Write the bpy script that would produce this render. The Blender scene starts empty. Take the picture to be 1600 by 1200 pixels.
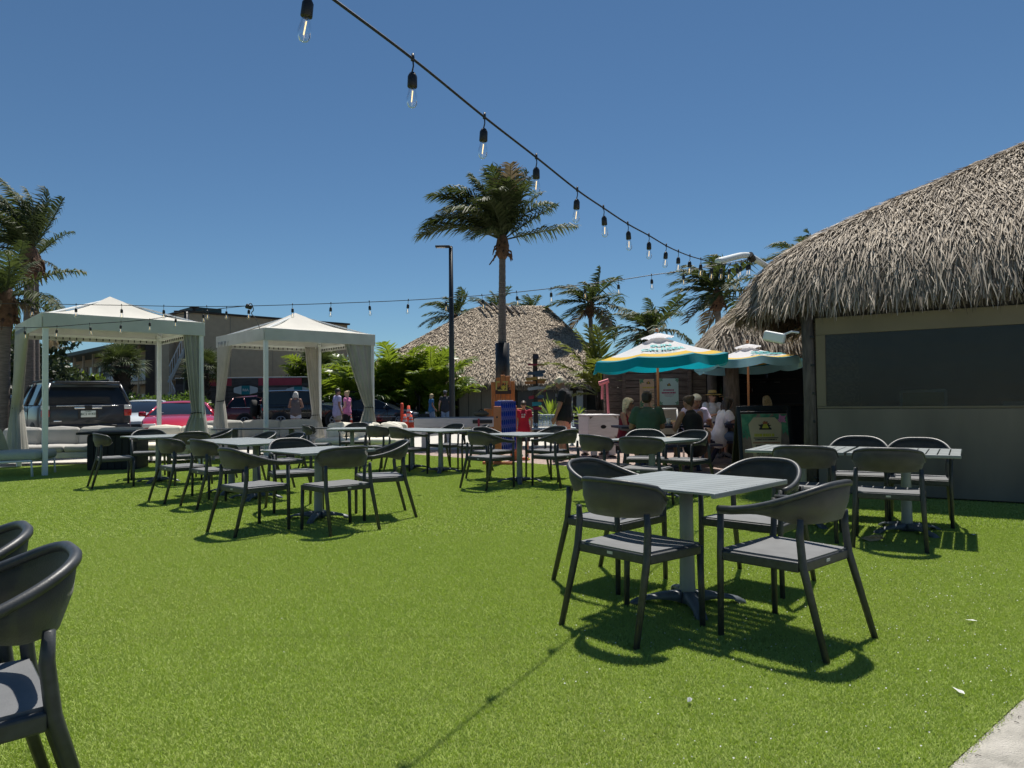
import bpy, bmesh, math, random
import numpy as np
from mathutils import Vector, Matrix
rnd = random.Random(7)
npr = np.random.RandomState(11)
scene = bpy.context.scene
COL = scene.collection
PI = math.pi

# ------------------------------------------------------------------ camera
FPX, HC = 1110.0, 1.22
PITCH, ROLL = math.atan(27 / FPX), -math.radians(0.62)
CAMROT = Matrix.Rotation(PI / 2 + PITCH, 3, 'X') @ Matrix.Rotation(ROLL, 3, 'Z')
cd = bpy.data.cameras.new('camera')
cam = bpy.data.objects.new('camera', cd)
COL.objects.link(cam)
cam.matrix_world = Matrix.Translation((0, 0, HC)) @ CAMROT.to_4x4()
cd.sensor_width = 36
cd.lens = 36 * FPX / 1600
cd.clip_start, cd.clip_end = 0.05, 2000
scene.camera = cam

# ------------------------------------------------------------------ sky and sun
SUN = Vector((0.10, 0.42, 1.0)).normalized()
SUN_EL = math.asin(SUN.z)
w = bpy.data.worlds.new('World')
scene.world = w
w.use_nodes = True
nt = w.node_tree
for n in list(nt.nodes): nt.nodes.remove(n)
sky = nt.nodes.new('ShaderNodeTexSky')
sky.sky_type = 'NISHITA'
sky.sun_disc = False
sky.sun_elevation = SUN_EL
sky.sun_rotation = math.atan2(SUN.x, SUN.y)
sky.altitude = 0
sky.air_density = 0.85
sky.dust_density = 0.0
sky.ozone_density = 2.6
bg = nt.nodes.new('ShaderNodeBackground')
bg.inputs['Strength'].default_value = 0.058
wo = nt.nodes.new('ShaderNodeOutputWorld')
tint = nt.nodes.new('ShaderNodeMix'); tint.data_type = 'RGBA'; tint.blend_type = 'MULTIPLY'
tint.inputs[0].default_value = 1.0; tint.inputs[7].default_value = (0.76, 0.98, 1.06, 1)      # clear sea air: a cyan blue
nt.links.new(sky.outputs[0], tint.inputs[6]); nt.links.new(tint.outputs[2], bg.inputs['Color'])
nt.links.new(bg.outputs[0], wo.inputs['Surface'])
sd = bpy.data.lights.new('sun', 'SUN')
sd.energy = 4.9
sd.angle = math.radians(0.5)
sd.color = (1.0, 0.95, 0.87)
sun = bpy.data.objects.new('sun', sd)
COL.objects.link(sun)
sun.rotation_euler = SUN.to_track_quat('Z', 'Y').to_euler()
vs = scene.view_settings
scene.display_settings.display_device = 'sRGB'
vs.view_transform = 'Standard'
vs.look = 'None'
vs.exposure = 0.35
vs.gamma = 1.0
vs.use_curve_mapping = False
scene.cycles.max_bounces = 8
scene.cycles.transparent_max_bounces = 16

# ------------------------------------------------------------------ measuring: photo pixel -> place
def ray(px, py):
    return CAMROT @ Vector(((px - 800) / FPX, -(py - 600) / FPX, -1.0))
def G(px, py, z=0.0):
    d = ray(px, py); t = (z - HC) / d.z
    return Vector((d.x * t, d.y * t, z))
def P(px, py, y):
    d = ray(px, py); t = y / d.y
    return Vector((d.x * t, y, HC + d.z * t))

# ------------------------------------------------------------------ materials
def setin(node, name, val):
    if name in node.inputs: node.inputs[name].default_value = val
MATS = {}
def mat(name, col, rough=0.6, var=0.12, scale=6.0, metal=0.0, spec=0.5, bump=0.0, bscale=60.0, trans=0.0,
        alpha=1.0, island=0.0, tcol=None, coat=0.0, stretch=None, world=False, col2=None, sheen=0.0, emit=None):
    if name in MATS: return MATS[name]
    m = bpy.data.materials.new(name); m.use_nodes = True
    t = m.node_tree; N = t.nodes; L = t.links
    b = N['Principled BSDF']; out = N['Material Output']
    setin(b, 'Roughness', rough); setin(b, 'Metallic', metal); setin(b, 'Specular IOR Level', spec)
    setin(b, 'Coat Weight', coat); setin(b, 'Coat Roughness', 0.05)
    if sheen: setin(b, 'Sheen Weight', sheen)
    c = list(col)
    lo = [max(0, x * (1 - var)) for x in c]; hi = [min(1, x * (1 + var)) for x in c]
    if col2: hi = list(col2)
    ramp = N.new('ShaderNodeValToRGB')
    ramp.color_ramp.elements[0].color = lo + [1]; ramp.color_ramp.elements[1].color = hi + [1]
    ramp.color_ramp.elements[0].position = 0.3; ramp.color_ramp.elements[1].position = 0.7
    if world:
        geo = N.new('ShaderNodeNewGeometry'); co = geo.outputs['Position']
    else:
        tc = N.new('ShaderNodeTexCoord'); co = tc.outputs['Object']
    if stretch:
        mp = N.new('ShaderNodeMapping'); mp.inputs['Scale'].default_value = stretch
        L.new(co, mp.inputs['Vector']); co = mp.outputs[0]
    no = N.new('ShaderNodeTexNoise'); no.inputs['Scale'].default_value = scale; no.inputs['Detail'].default_value = 6
    L.new(co, no.inputs['Vector'])
    fac = no.outputs['Fac']
    if island:
        g2 = N.new('ShaderNodeNewGeometry')
        mx = N.new('ShaderNodeMix'); mx.data_type = 'FLOAT'
        mx.inputs['Factor'].default_value = island
        L.new(fac, mx.inputs[2]); L.new(g2.outputs['Random Per Island'], mx.inputs[3])
        fac = mx.outputs[0]
        ramp.color_ramp.elements[0].position = 0.1; ramp.color_ramp.elements[1].position = 0.9
    L.new(fac, ramp.inputs['Fac'])
    L.new(ramp.outputs['Color'], b.inputs['Base Color'])
    if bump:
        nb = N.new('ShaderNodeTexNoise'); nb.inputs['Scale'].default_value = bscale; nb.inputs['Detail'].default_value = 4
        L.new(co, nb.inputs['Vector'])
        bp = N.new('ShaderNodeBump'); bp.inputs['Strength'].default_value = bump; bp.inputs['Distance'].default_value = 0.02
        L.new(nb.outputs['Fac'], bp.inputs['Height']); L.new(bp.outputs[0], b.inputs['Normal'])
    if emit:
        setin(b, 'Emission Color', list(emit[:3]) + [1]); setin(b, 'Emission Strength', emit[3])
    sh = b.outputs[0]
    if trans:
        tr = N.new('ShaderNodeBsdfTranslucent')
        if tcol: tr.inputs['Color'].default_value = list(tcol) + [1]
        else: L.new(ramp.outputs['Color'], tr.inputs['Color'])
        ms = N.new('ShaderNodeMixShader'); ms.inputs[0].default_value = trans
        L.new(sh, ms.inputs[1]); L.new(tr.outputs[0], ms.inputs[2]); sh = ms.outputs[0]
    if alpha < 1:
        tp = N.new('ShaderNodeBsdfTransparent')
        ms = N.new('ShaderNodeMixShader'); ms.inputs[0].default_value = alpha
        L.new(tp.outputs[0], ms.inputs[1]); L.new(sh, ms.inputs[2]); sh = ms.outputs[0]
    L.new(sh, out.inputs['Surface'])
    MATS[name] = m
    return m

def glass_mat(name, tint=(1, 1, 1), refl=0.12, rough=0.02, bump=0.0, bscale=(3, 3, 30), gcol=(1, 1, 1), fres=0.5):
    m = bpy.data.materials.new(name); m.use_nodes = True
    t = m.node_tree; N = t.nodes; L = t.links
    out = N['Material Output']; N.remove(N['Principled BSDF'])
    tp = N.new('ShaderNodeBsdfTransparent'); tp.inputs['Color'].default_value = list(tint) + [1]
    gl = N.new('ShaderNodeBsdfGlossy'); gl.inputs['Roughness'].default_value = rough; gl.inputs['Color'].default_value = list(gcol) + [1]
    fr = N.new('ShaderNodeLayerWeight'); fr.inputs['Blend'].default_value = 0.25
    mul = N.new('ShaderNodeMath'); mul.operation = 'ADD'; mul.inputs[1].default_value = refl
    mul.use_clamp = True
    mu2 = N.new('ShaderNodeMath'); mu2.operation = 'MULTIPLY'; mu2.inputs[1].default_value = fres
    L.new(fr.outputs['Fresnel'], mu2.inputs[0]); L.new(mu2.outputs[0], mul.inputs[0])
    ms = N.new('ShaderNodeMixShader')
    L.new(mul.outputs[0], ms.inputs[0]); L.new(tp.outputs[0], ms.inputs[1]); L.new(gl.outputs[0], ms.inputs[2])
    if bump:
        tc = N.new('ShaderNodeTexCoord'); mp = N.new('ShaderNodeMapping'); mp.inputs['Scale'].default_value = bscale
        no = N.new('ShaderNodeTexNoise'); no.inputs['Scale'].default_value = 1.0; no.inputs['Detail'].default_value = 3
        L.new(tc.outputs['Object'], mp.inputs[0]); L.new(mp.outputs[0], no.inputs['Vector'])
        bp = N.new('ShaderNodeBump'); bp.inputs['Strength'].default_value = bump; bp.inputs['Distance'].default_value = 0.05
        L.new(no.outputs['Fac'], bp.inputs['Height'])
        L.new(bp.outputs[0], gl.inputs['Normal'])
    L.new(ms.outputs[0], out.inputs['Surface'])
    MATS[name] = m
    return m

# ------------------------------------------------------------------ mesh builder
class MB:
    def __init__(s): s.v = []; s.f = []
    def add(s, vs, fs):
        o = len(s.v); s.v += [tuple(p) for p in vs]; s.f += [tuple(i + o for i in f) for f in fs]; return s
    def box(s, c, d, rot=None):
        x, y, z = d[0] / 2, d[1] / 2, d[2] / 2
        vs = [Vector(p) for p in ((-x,-y,-z),(x,-y,-z),(x,y,-z),(-x,y,-z),(-x,-y,z),(x,-y,z),(x,y,z),(-x,y,z))]
        if rot is not None: vs = [rot @ p for p in vs]
        c = Vector(c)
        return s.add([p + c for p in vs], [(0,3,2,1),(4,5,6,7),(0,1,5,4),(1,2,6,5),(2,3,7,6),(3,0,4,7)])
    def rbox(s, c, d, r=0.02, n=3, rot=None, puff=0.0):
        """box with rounded edges (optionally puffed like a cushion)"""
        hx, hy, hz = d[0] / 2, d[1] / 2, d[2] / 2
        r = min(r, hx * .99, hy * .99, hz * .99)
        def ticks(h):
            a = [-h + r * (1 - math.cos(PI / 2 * k / n)) for k in range(n + 1)]
            m = [0.0] if puff else []
            return a + m + [-x for x in reversed(a)]
        T = [ticks(hx), ticks(hy), ticks(hz)]
        h = (hx, hy, hz); c = Vector(c)
        for ax in range(3):
            for sg in (-1, 1):
                a, b = [(1, 2), (2, 0), (0, 1)][ax]
                ta, tb = T[a], T[b]; vs = []
                for u in ta:
                    for v in tb:
                        p = [0, 0, 0]; p[ax] = sg * h[ax]; p[a] = u; p[b] = v
                        q = [max(-(h[k] - r), min(h[k] - r, p[k])) for k in range(3)]
                        dv = Vector([p[k] - q[k] for k in range(3)])
                        if dv.length > 1e-9: dv = dv.normalized() * r
                        w_ = Vector(q) + dv
                        if puff:
                            k = puff * (1 - (u / h[a]) ** 2) * (1 - (v / h[b]) ** 2)
                            w_[ax] += sg * k
                        vs.append((rot @ w_ if rot is not None else w_) + c)
                nb = len(tb); fs = []
                for i in range(len(ta) - 1):
                    for j in range(nb - 1):
                        q = (i * nb + j, (i + 1) * nb + j, (i + 1) * nb + j + 1, i * nb + j + 1)
                        fs.append(q if sg > 0 else q[::-1])
                s.add(vs, fs)
        return s
    def tube(s, pts, r, sides=8, cap=True, flat=None):
        pts = [Vector(p) for p in pts]; n = len(pts)
        rs = r if isinstance(r, (list, tuple)) else [r] * n
        t0 = (pts[1] - pts[0]).normalized()
        up = Vector((0, 0, 1)) if abs(t0.z) < 0.9 else Vector((0, 1, 0))
        nx = t0.cross(up).normalized(); vs = []
        for i in range(n):
            t = (pts[min(i + 1, n - 1)] - pts[max(i - 1, 0)]).normalized()
            nx = (nx - t * nx.dot(t)).normalized(); ny = t.cross(nx)
            for k in range(sides):
                a = 2 * PI * k / sides
                vs.append(pts[i] + nx * (math.cos(a) * rs[i]) + ny * (math.sin(a) * rs[i] * (flat or 1)))
        fs = []
        for i in range(n - 1):
            for k in range(sides):
                a = i * sides + k; b = i * sides + (k + 1) % sides
                fs.append((a, b, b + sides, a + sides))
        if cap:
            fs.append(tuple(range(sides))[::-1]); fs.append(tuple(range((n - 1) * sides, n * sides)))
        return s.add(vs, fs)
    def loft(s, rings, close=True, cap=True):
        n = len(rings[0]); vs = [p for r in rings for p in r]; fs = []
        m = n if close else n - 1
        for i in range(len(rings) - 1):
            for k in range(m):
                a = i * n + k; b = i * n + (k + 1) % n
                fs.append((a, b, b + n, a + n))
        if cap and close:
            fs.append(tuple(range(n))[::-1]); fs.append(tuple(range((len(rings) - 1) * n, len(rings) * n)))
        return s.add(vs, fs)
    def lathe(s, prof, c=(0, 0, 0), sides=16, cap=True):
        c = Vector(c)
        rings = [[c + Vector((r * math.cos(2 * PI * k / sides), r * math.sin(2 * PI * k / sides), z)) for k in range(sides)] for r, z in prof]
        return s.loft(rings, cap=cap)
    def ball(s, c, r, sides=10, rings=6, sc=(1, 1, 1), rot=None):
        c = Vector(c); R = []
        for i in range(rings + 1):
            a = -PI / 2 + PI * i / rings
            a = max(-PI / 2 + 0.02, min(PI / 2 - 0.02, a))
            ring = []
            for k in range(sides):
                p = Vector((math.cos(a) * math.cos(2 * PI * k / sides) * r * sc[0], math.cos(a) * math.sin(2 * PI * k / sides) * r * sc[1], math.sin(a) * r * sc[2]))
                ring.append((rot @ p if rot is not None else p) + c)
            R.append(ring)
        return s.loft(R)
    def capsule(s, p0, p1, r0, r1, sides=10, sx=1.0, axis=None):
        p0 = Vector(p0); p1 = Vector(p1); t = p1 - p0
        ln = t.length; t = t.normalized() if ln > 1e-6 else Vector((0, 0, 1))
        ref = Vector(axis) if axis is not None else (Vector((1, 0, 0)) if abs(t.x) < 0.9 else Vector((0, 1, 0)))
        nx = (ref - t * ref.dot(t)).normalized(); ny = t.cross(nx); R = []
        for k in range(5):
            a = PI / 2 * (k / 4) - PI / 2; a = max(a, -PI / 2 + .05)
            R.append((p0 + t * (math.sin(a) * r0), r0 * math.cos(a)))
        for k in range(5):
            a = min(PI / 2 * k / 4, PI / 2 - .05)
            R.append((p1 + t * (math.sin(a) * r1), r1 * math.cos(a)))
        return s.loft([[c + nx * (math.cos(2 * PI * q / sides) * r * sx) + ny * (math.sin(2 * PI * q / sides) * r) for q in range(sides)] for c, r in R])
    def prism(s, poly, z0, z1):
        n = len(poly)
        return s.loft([[Vector((p[0], p[1], z0)) for p in poly], [Vector((p[0], p[1], z1)) for p in poly]])
    def mesh(s, name, m, smooth=False):
        me = bpy.data.meshes.new(name); me.from_pydata(s.v, [], s.f)
        if m is not None: me.materials.append(m)
        if smooth:
            me.polygons.foreach_set('use_smooth', [True] * len(me.polygons))
        me.update()
        return me
    def build(s, name, m, parent=None, smooth=False, loc=None, rotz=0.0):
        return link(name, s.mesh(name, m, smooth), parent, loc, rotz)

def link(name, me, parent=None, loc=None, rotz=0.0, rot=None, scale=None):
    o = bpy.data.objects.new(name, me); COL.objects.link(o)
    if parent is not None: o.parent = parent
    if loc is not None: o.location = loc
    if rot is not None: o.rotation_euler = rot
    elif rotz: o.rotation_euler = (0, 0, rotz)
    if scale is not None: o.scale = scale
    return o
def autosmooth(o, ang=40):
    """sharp edges above an angle, smooth below (no operators)"""
    me = o.data
    bm = bmesh.new(); bm.from_mesh(me)
    for f in bm.faces: f.smooth = True
    for e in bm.edges:
        if len(e.link_faces) == 2 and e.calc_face_angle(0) > math.radians(ang): e.smooth = False
    bm.to_mesh(me); bm.free()
    return o
def tag(o, label, cat, group=None, kind=None):
    if label: o['label'] = label
    if cat: o['category'] = cat
    if group: o['group'] = group
    if kind: o['kind'] = kind
    return o
def structure(o): o['kind'] = 'structure'; return o
def thing(name, label, cat, loc=(0, 0, 0), rotz=0.0, group=None):
    o = bpy.data.objects.new(name, None); COL.objects.link(o)
    o.empty_display_size = 0.2
    o.location = loc; o.rotation_euler = (0, 0, rotz)
    return tag(o, label, cat, group)
def dup(root, label, loc, rotz=0.0):
    r = root.copy(); COL.objects.link(r); r.location = loc; r.rotation_euler = (0, 0, rotz); r['label'] = label
    for ch in root.children:
        c = ch.copy(); COL.objects.link(c); c.parent = r
        for g in ch.children:
            d = g.copy(); COL.objects.link(d); d.parent = c
    return r
def yaw_of(dx, dy):            # yaw that turns +Y to (dx, dy)
    return math.atan2(-dx, dy)
def fast_mesh(name, V, Fq, m):
    me = bpy.data.meshes.new(name); n = len(Fq); k = Fq.shape[1]
    me.vertices.add(len(V)); me.vertices.foreach_set('co', np.ascontiguousarray(V, dtype=np.float32).ravel())
    me.loops.add(n * k); me.loops.foreach_set('vertex_index', np.ascontiguousarray(Fq, dtype=np.int32).ravel())
    me.polygons.add(n); me.polygons.foreach_set('loop_start', np.arange(0, n * k, k, dtype=np.int32))
    me.polygons.foreach_set('loop_total', np.full(n, k, dtype=np.int32))
    me.materials.append(m); me.update(calc_edges=True); me.validate()
    return me
PENDING = []
def organic(name, mb, voxel, m, parent, smooth=6):
    o = mb.build(name, m, parent)
    md = o.modifiers.new('r', 'REMESH'); md.mode = 'VOXEL'; md.voxel_size = voxel; md.use_smooth_shade = True
    ms = o.modifiers.new('s', 'SMOOTH'); ms.iterations = smooth; ms.factor = 0.5
    PENDING.append((o, m)); return o
def apply_pending():
    dg = bpy.context.evaluated_depsgraph_get(); dg.update(); res = []
    for o, m in PENDING: res.append(bpy.data.meshes.new_from_object(o.evaluated_get(dg)))
    for (o, m), me in zip(PENDING, res):
        o.modifiers.clear(); o.data = me; me.materials.clear(); me.materials.append(m)
        me.polygons.foreach_set('use_smooth', [True] * len(me.polygons))
    PENDING.clear()
TEXTS = []
def text(name, s, size, m, parent, loc, rot, extrude=0.002, bold=0.0, align='CENTER', sx=1.0):
    cu = bpy.data.curves.new(name, 'FONT'); cu.body = s; cu.size = size; cu.extrude = extrude; cu.offset = bold
    cu.align_x = align; cu.align_y = 'CENTER'; cu.resolution_u = 3
    o = bpy.data.objects.new(name, cu); COL.objects.link(o); o.parent = parent
    o.location = loc; o.rotation_euler = rot; o.scale = (sx, 1, 1)
    TEXTS.append((o, m)); return o
def apply_texts():
    dg = bpy.context.evaluated_depsgraph_get(); dg.update()
    for o, m in TEXTS:
        me = bpy.data.meshes.new_from_object(o.evaluated_get(dg)); me.materials.clear(); me.materials.append(m)
        n = bpy.data.objects.new('lettering', me); COL.objects.link(n); n.parent = o.parent
        n.location = o.location; n.rotation_euler = o.rotation_euler; n.scale = o.scale
    for o, m in TEXTS: bpy.data.objects.remove(o)
    TEXTS.clear()

# palette
M_METAL = mat('charcoal_metal', (.036, .040, .043), .45, .3, 30, spec=.5, bump=.05, bscale=200)
M_SLING = mat('woven_sling', (.048, .047, .041), .62, .3, 14, alpha=.87, bump=.25, bscale=260, sheen=.3, trans=.14, tcol=(.16, .16, .11))
M_SEAT = mat('seat_slats', (.14, .145, .15), .55, .12, 12, bump=.1, bscale=200)
M_TOP = mat('table_top_metal', (.24, .265, .265), .42, .14, 5, bump=.06, bscale=120)
M_BASE = mat('table_base_metal', (.085, .1, .115), .45, .15, 12)
M_TAGW = mat('tag_grey', (.5, .5, .48), .5, .05)
M_WHITE = mat('white_paint', (.74, .77, .76), .45, .05, 5)
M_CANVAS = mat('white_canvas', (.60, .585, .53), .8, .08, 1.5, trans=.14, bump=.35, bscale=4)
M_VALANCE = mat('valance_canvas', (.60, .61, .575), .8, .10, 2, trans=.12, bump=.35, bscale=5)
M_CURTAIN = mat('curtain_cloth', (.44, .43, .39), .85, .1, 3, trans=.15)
M_CUSH = mat('cushion_cloth', (.40, .39, .365), .9, .08, 4, bump=.1, bscale=25)
M_CUSH2 = mat('cream_cloth', (.74, .70, .60), .9, .08, 4, bump=.1, bscale=25)
M_BLACK = mat('black_plastic', (.012, .012, .013), .45, .2, 20)
M_BLACKW = mat('black_metal', (.014, .015, .016), .4, .2, 8)
M_WOODG = mat('weathered_wood', (.16, .125, .095), .85, .4, 3, stretch=(1, 1, 14), bump=.4, bscale=10, col2=(.25, .2, .155))
M_WOODD = mat('dark_wood', (.05, .04, .032), .85, .3, 4, stretch=(1, 1, 10))
M_POST = mat('round_post_wood', (.13, .105, .085), .9, .35, 5, stretch=(6, 6, 1), bump=.3, bscale=20)
M_ORANGE = mat('orange_stain', (.56, .20, .05), .6, .2, 4, stretch=(8, 8, 1))
M_ORANGE2 = mat('orange_red_wood', (.62, .19, .09), .5, .12, 5)
M_NAVY = mat('navy_paint', (.015, .02, .06), .45, .2, 8)
M_TEAL = mat('teal_cloth', (.0, .32, .42), .7, .06, 4, trans=.42)
M_UMBW = mat('umbrella_white', (.80, .80, .82), .75, .04, 4, trans=.4)
M_UMBY = mat('umbrella_yellow', (.85, .55, .03), .7, .05, 4, trans=.4)
M_TEALP = mat('teal_print', (.02, .34, .36), .6, .05)
M_POLEW = mat('umbrella_pole_wood', (.42, .17, .06), .5, .2, 6, stretch=(5, 5, 1))
M_BEIGE = mat('beige_stucco', (.46, .36, .245), .9, .07, 3, bump=.15, bscale=30)
M_TAN = mat('tan_panel', (.31, .275, .215), .85, .1, 3, stretch=(4, 4, .4))
M_CONC = mat('pale_concrete', (.50, .48, .43), .9, .12, 5, world=True, bump=.2, bscale=50)
M_LAWN = mat('turf_backing', (.15, .20, .035), .9, .3, 5, world=True)
M_LEAFD = mat('palm_leaf', (.034, .058, .018), .6, .4, 3, spec=.25, trans=.22, island=.7, tcol=(.11, .15, .03), col2=(.085, .11, .045))
M_LEAFDRY = mat('dry_palm_leaf', (.22, .17, .10), .7, .3, 3, trans=.25, island=.6)
M_LEAFB = mat('bright_leaf', (.06, .12, .012), .38, .4, 3, trans=.42, island=.7, tcol=(.24, .33, .025), col2=(.155, .22, .03))
M_LEAFH = mat('hedge_leaf', (.045, .10, .015), .45, .4, 3, trans=.35, island=.7, tcol=(.16, .26, .03), col2=(.10, .17, .03))
M_LEAFT = mat('dark_tree_leaf', (.03, .05, .018), .5, .4, 3, trans=.3, island=.7, col2=(.065, .09, .03))
M_TRUNK = mat('palm_trunk_bark', (.15, .125, .105), .9, .3, 6, stretch=(1, 1, 6), bump=.5, bscale=18)
M_TRUNKD = mat('dark_bark', (.06, .045, .035), .9, .3, 8, bump=.5, bscale=30)
M_FIBRE = mat('palm_fibre', (.11, .06, .035), .95, .4, 12, bump=.6, bscale=30)
M_THATCH = mat('thatch_leaf', (.165, .125, .088), .7, .3, .7, island=.68, trans=.08, col2=(.62, .53, .41), spec=.35)
M_THATCHD = mat('thatch_underlayer', (.085, .065, .05), .95, .4, 6)
M_THATCHF = mat('thatch_fringe', (.13, .10, .072), .8, .3, 2, island=.85, col2=(.36, .29, .215), spec=.2)
M_THATCH2 = mat('far_thatch_leaf', (.27, .205, .15), .8, .3, .5, island=.75, col2=(.66, .56, .43), spec=.2)
M_SKIN = mat('skin_light', (.52, .30, .22), .55, .08, 8)
M_SKINT = mat('skin_tanned', (.36, .19, .13), .55, .08, 8)
M_GLASSCAR = mat('car_glass', (.012, .016, .022), .06, .1, 2, spec=.35)
M_TYRE = mat('tyre_rubber', (.012, .012, .012), .85, .2, 20)
M_RIM = mat('alloy_rim', (.35, .35, .36), .35, .1, 10, metal=.8)
M_CHROME = mat('chrome', (.7, .7, .72), .15, .05, 5, metal=1.0)
M_TAIL = mat('tail_light_red', (.35, .012, .01), .2, .1, 10, coat=.5)
M_LAMPC = mat('clear_lamp_lens', (.55, .56, .58), .15, .1, 10, coat=.5)
M_PLASTG = mat('dark_trim', (.018, .018, .019), .6, .2, 10)
# ------------------------------------------------------------------ ground
def sheet(name, poly, z, m):
    mb = MB(); mb.add([(p[0], p[1], z) for p in poly], [tuple(range(len(poly)))])
    return structure(mb.build(name, m))
M_ASPH = mat('asphalt', (.060, .060, .060), .9, .25, 1.2, world=True, bump=.3, bscale=80)
M_ASPH2 = mat('far_ground', (.10, .095, .08), .95, .3, .2, world=True)
sheet('ground', [(-900, -900), (900, -900), (900, 1200), (-900, 1200)], -0.012, M_ASPH2)
sheet('parking_lot', [(-45, 14), (1.0, 14), (1.0, 33), (-2, 36.5), (-10, 43), (-30, 43), (-50, 62), (-70, 62)], -0.008, M_ASPH)
def brick_mat():
    m = bpy.data.materials.new('brick_paving'); m.use_nodes = True; N = m.node_tree.nodes; L = m.node_tree.links
    b = N['Principled BSDF']; b.inputs['Roughness'].default_value = .85
    geo = N.new('ShaderNodeNewGeometry'); mp = N.new('ShaderNodeMapping'); mp.inputs['Rotation'].default_value = (0, 0, .8)
    br = N.new('ShaderNodeTexBrick'); br.inputs['Scale'].default_value = 5.0
    br.inputs['Color1'].default_value = (.36, .25, .21, 1); br.inputs['Color2'].default_value = (.45, .34, .29, 1); br.inputs['Mortar'].default_value = (.24, .2, .18, 1)
    br.inputs['Mortar Size'].default_value = .02
    no = N.new('ShaderNodeTexNoise'); no.inputs['Scale'].default_value = 1.3
    mx = N.new('ShaderNodeMix'); mx.data_type = 'RGBA'; mx.blend_type = 'MULTIPLY'; mx.inputs[0].default_value = .35
    L.new(geo.outputs['Position'], mp.inputs[0]); L.new(mp.outputs[0], br.inputs['Vector']); L.new(geo.outputs['Position'], no.inputs['Vector'])
    L.new(br.outputs['Color'], mx.inputs[6]); L.new(no.outputs['Fac'], mx.inputs[7]); L.new(mx.outputs[2], b.inputs['Base Color'])
    return m
sheet('concrete_walk', [(-14, 11.8), (-3.15, 17.2), (4, 9.8), (13, 18), (9, 34), (1, 33.5), (-4.5, 22.5), (-22, 15.5), (-22, 10)], -0.004, M_CONC)
sheet('brick_paving', [(-3.0, 17.35), (0, 14.2), (4.2, 9.9), (11.5, 17.2), (8.5, 20.5), (-.5, 18.6), (-2.4, 18.0)], 0.0, brick_mat())
TURF = [(-3.15, 17.44), (0.98, 13.2), (3.72, 10.38), (4.3, 9.2), (9, 6.2), (6.6, 6.69), (2.01, 2.86), (1.44, 2.38), (-2.5, -.93), (-22, -.93), (-22, 9.0), (-9.78, 14.47)]
sheet('artificial_turf', TURF, 0.006, M_LAWN)
def sand_mat():
    return mat('sandy_concrete', (.42, .40, .35), .95, .2, 9, world=True, bump=.8, bscale=160, col2=(.56, .53, .47))
sheet('sandy_path', [(9, 6.2), (6.6, 6.69), (2.01, 2.86), (1.44, 2.38), (-2.5, -.93), (-2.5, -4), (20, -4), (20, 6.2)], 0.002, sand_mat())

# blades of the turf: one patch of blades scattered over the lawn (nobody could count them)
def turf_mat():
    m = bpy.data.materials.new('turf_blade'); m.use_nodes = True; N = m.node_tree.nodes; L = m.node_tree.links
    b = N['Principled BSDF']; b.inputs['Roughness'].default_value = .5; setin(b, 'Specular IOR Level', .25)
    geo = N.new('ShaderNodeNewGeometry')
    n1 = N.new('ShaderNodeTexNoise'); n1.inputs['Scale'].default_value = .55; n1.inputs['Detail'].default_value = 5
    n2 = N.new('ShaderNodeTexNoise'); n2.inputs['Scale'].default_value = 9; n2.inputs['Detail'].default_value = 4
    L.new(geo.outputs['Position'], n1.inputs['Vector']); L.new(geo.outputs['Position'], n2.inputs['Vector'])
    r = N.new('ShaderNodeValToRGB'); e = r.color_ramp.elements
    e[0].color = (.28, .37, .075, 1); e[1].color = (.58, .65, .28, 1)
    x = e.new(.5); x.color = (.455, .57, .15, 1)
    x = e.new(.97); x.color = (.46, .50, .16, 1)
    a = N.new('ShaderNodeMath'); a.operation = 'MULTIPLY_ADD'; a.inputs[1].default_value = .5
    L.new(geo.outputs['Random Per Island'], a.inputs[0])
    s = N.new('ShaderNodeMath'); s.operation = 'MULTIPLY_ADD'; s.inputs[1].default_value = .9; s.inputs[2].default_value = -.24
    L.new(n1.outputs['Fac'], s.inputs[0])
    s2 = N.new('ShaderNodeMath'); s2.operation = 'MULTIPLY_ADD'; s2.inputs[1].default_value = .22
    L.new(n2.outputs['Fac'], s2.inputs[0]); L.new(s.outputs[0], s2.inputs[2]); L.new(s2.outputs[0], a.inputs[2])
    L.new(a.outputs[0], r.inputs[0]); sx_ = N.new('ShaderNodeSeparateXYZ'); L.new(geo.outputs['Position'], sx_.inputs[0])      # seams between the rolls of turf
    ad = N.new('ShaderNodeMath'); ad.operation = 'MULTIPLY_ADD'; ad.inputs[1].default_value = .06; L.new(sx_.outputs['X'], ad.inputs[0]); L.new(sx_.outputs['Y'], ad.inputs[2])
    wv = N.new('ShaderNodeMath'); wv.operation = 'PINGPONG'; wv.inputs[1].default_value = 1.83; L.new(ad.outputs[0], wv.inputs[0])
    lt_ = N.new('ShaderNodeMapRange'); lt_.inputs['From Min'].default_value = .0; lt_.inputs['From Max'].default_value = .03; lt_.inputs['To Min'].default_value = .86; lt_.inputs['To Max'].default_value = 1.0; L.new(wv.outputs[0], lt_.inputs['Value'])
    mxs = N.new('ShaderNodeMix'); mxs.data_type = 'RGBA'; mxs.blend_type = 'MULTIPLY'; mxs.inputs[0].default_value = 1.0
    L.new(r.outputs[0], mxs.inputs[6]); L.new(lt_.outputs[0], mxs.inputs[7]); L.new(mxs.outputs[2], b.inputs['Base Color'])
    tr = N.new('ShaderNodeBsdfTranslucent'); tr.inputs['Color'].default_value = (.30, .42, .04, 1)
    ms = N.new('ShaderNodeMixShader'); ms.inputs[0].default_value = .3
    L.new(b.outputs[0], ms.inputs[1]); L.new(tr.outputs[0], ms.inputs[2]); L.new(ms.outputs[0], N['Material Output'].inputs['Surface'])
    return m
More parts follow.
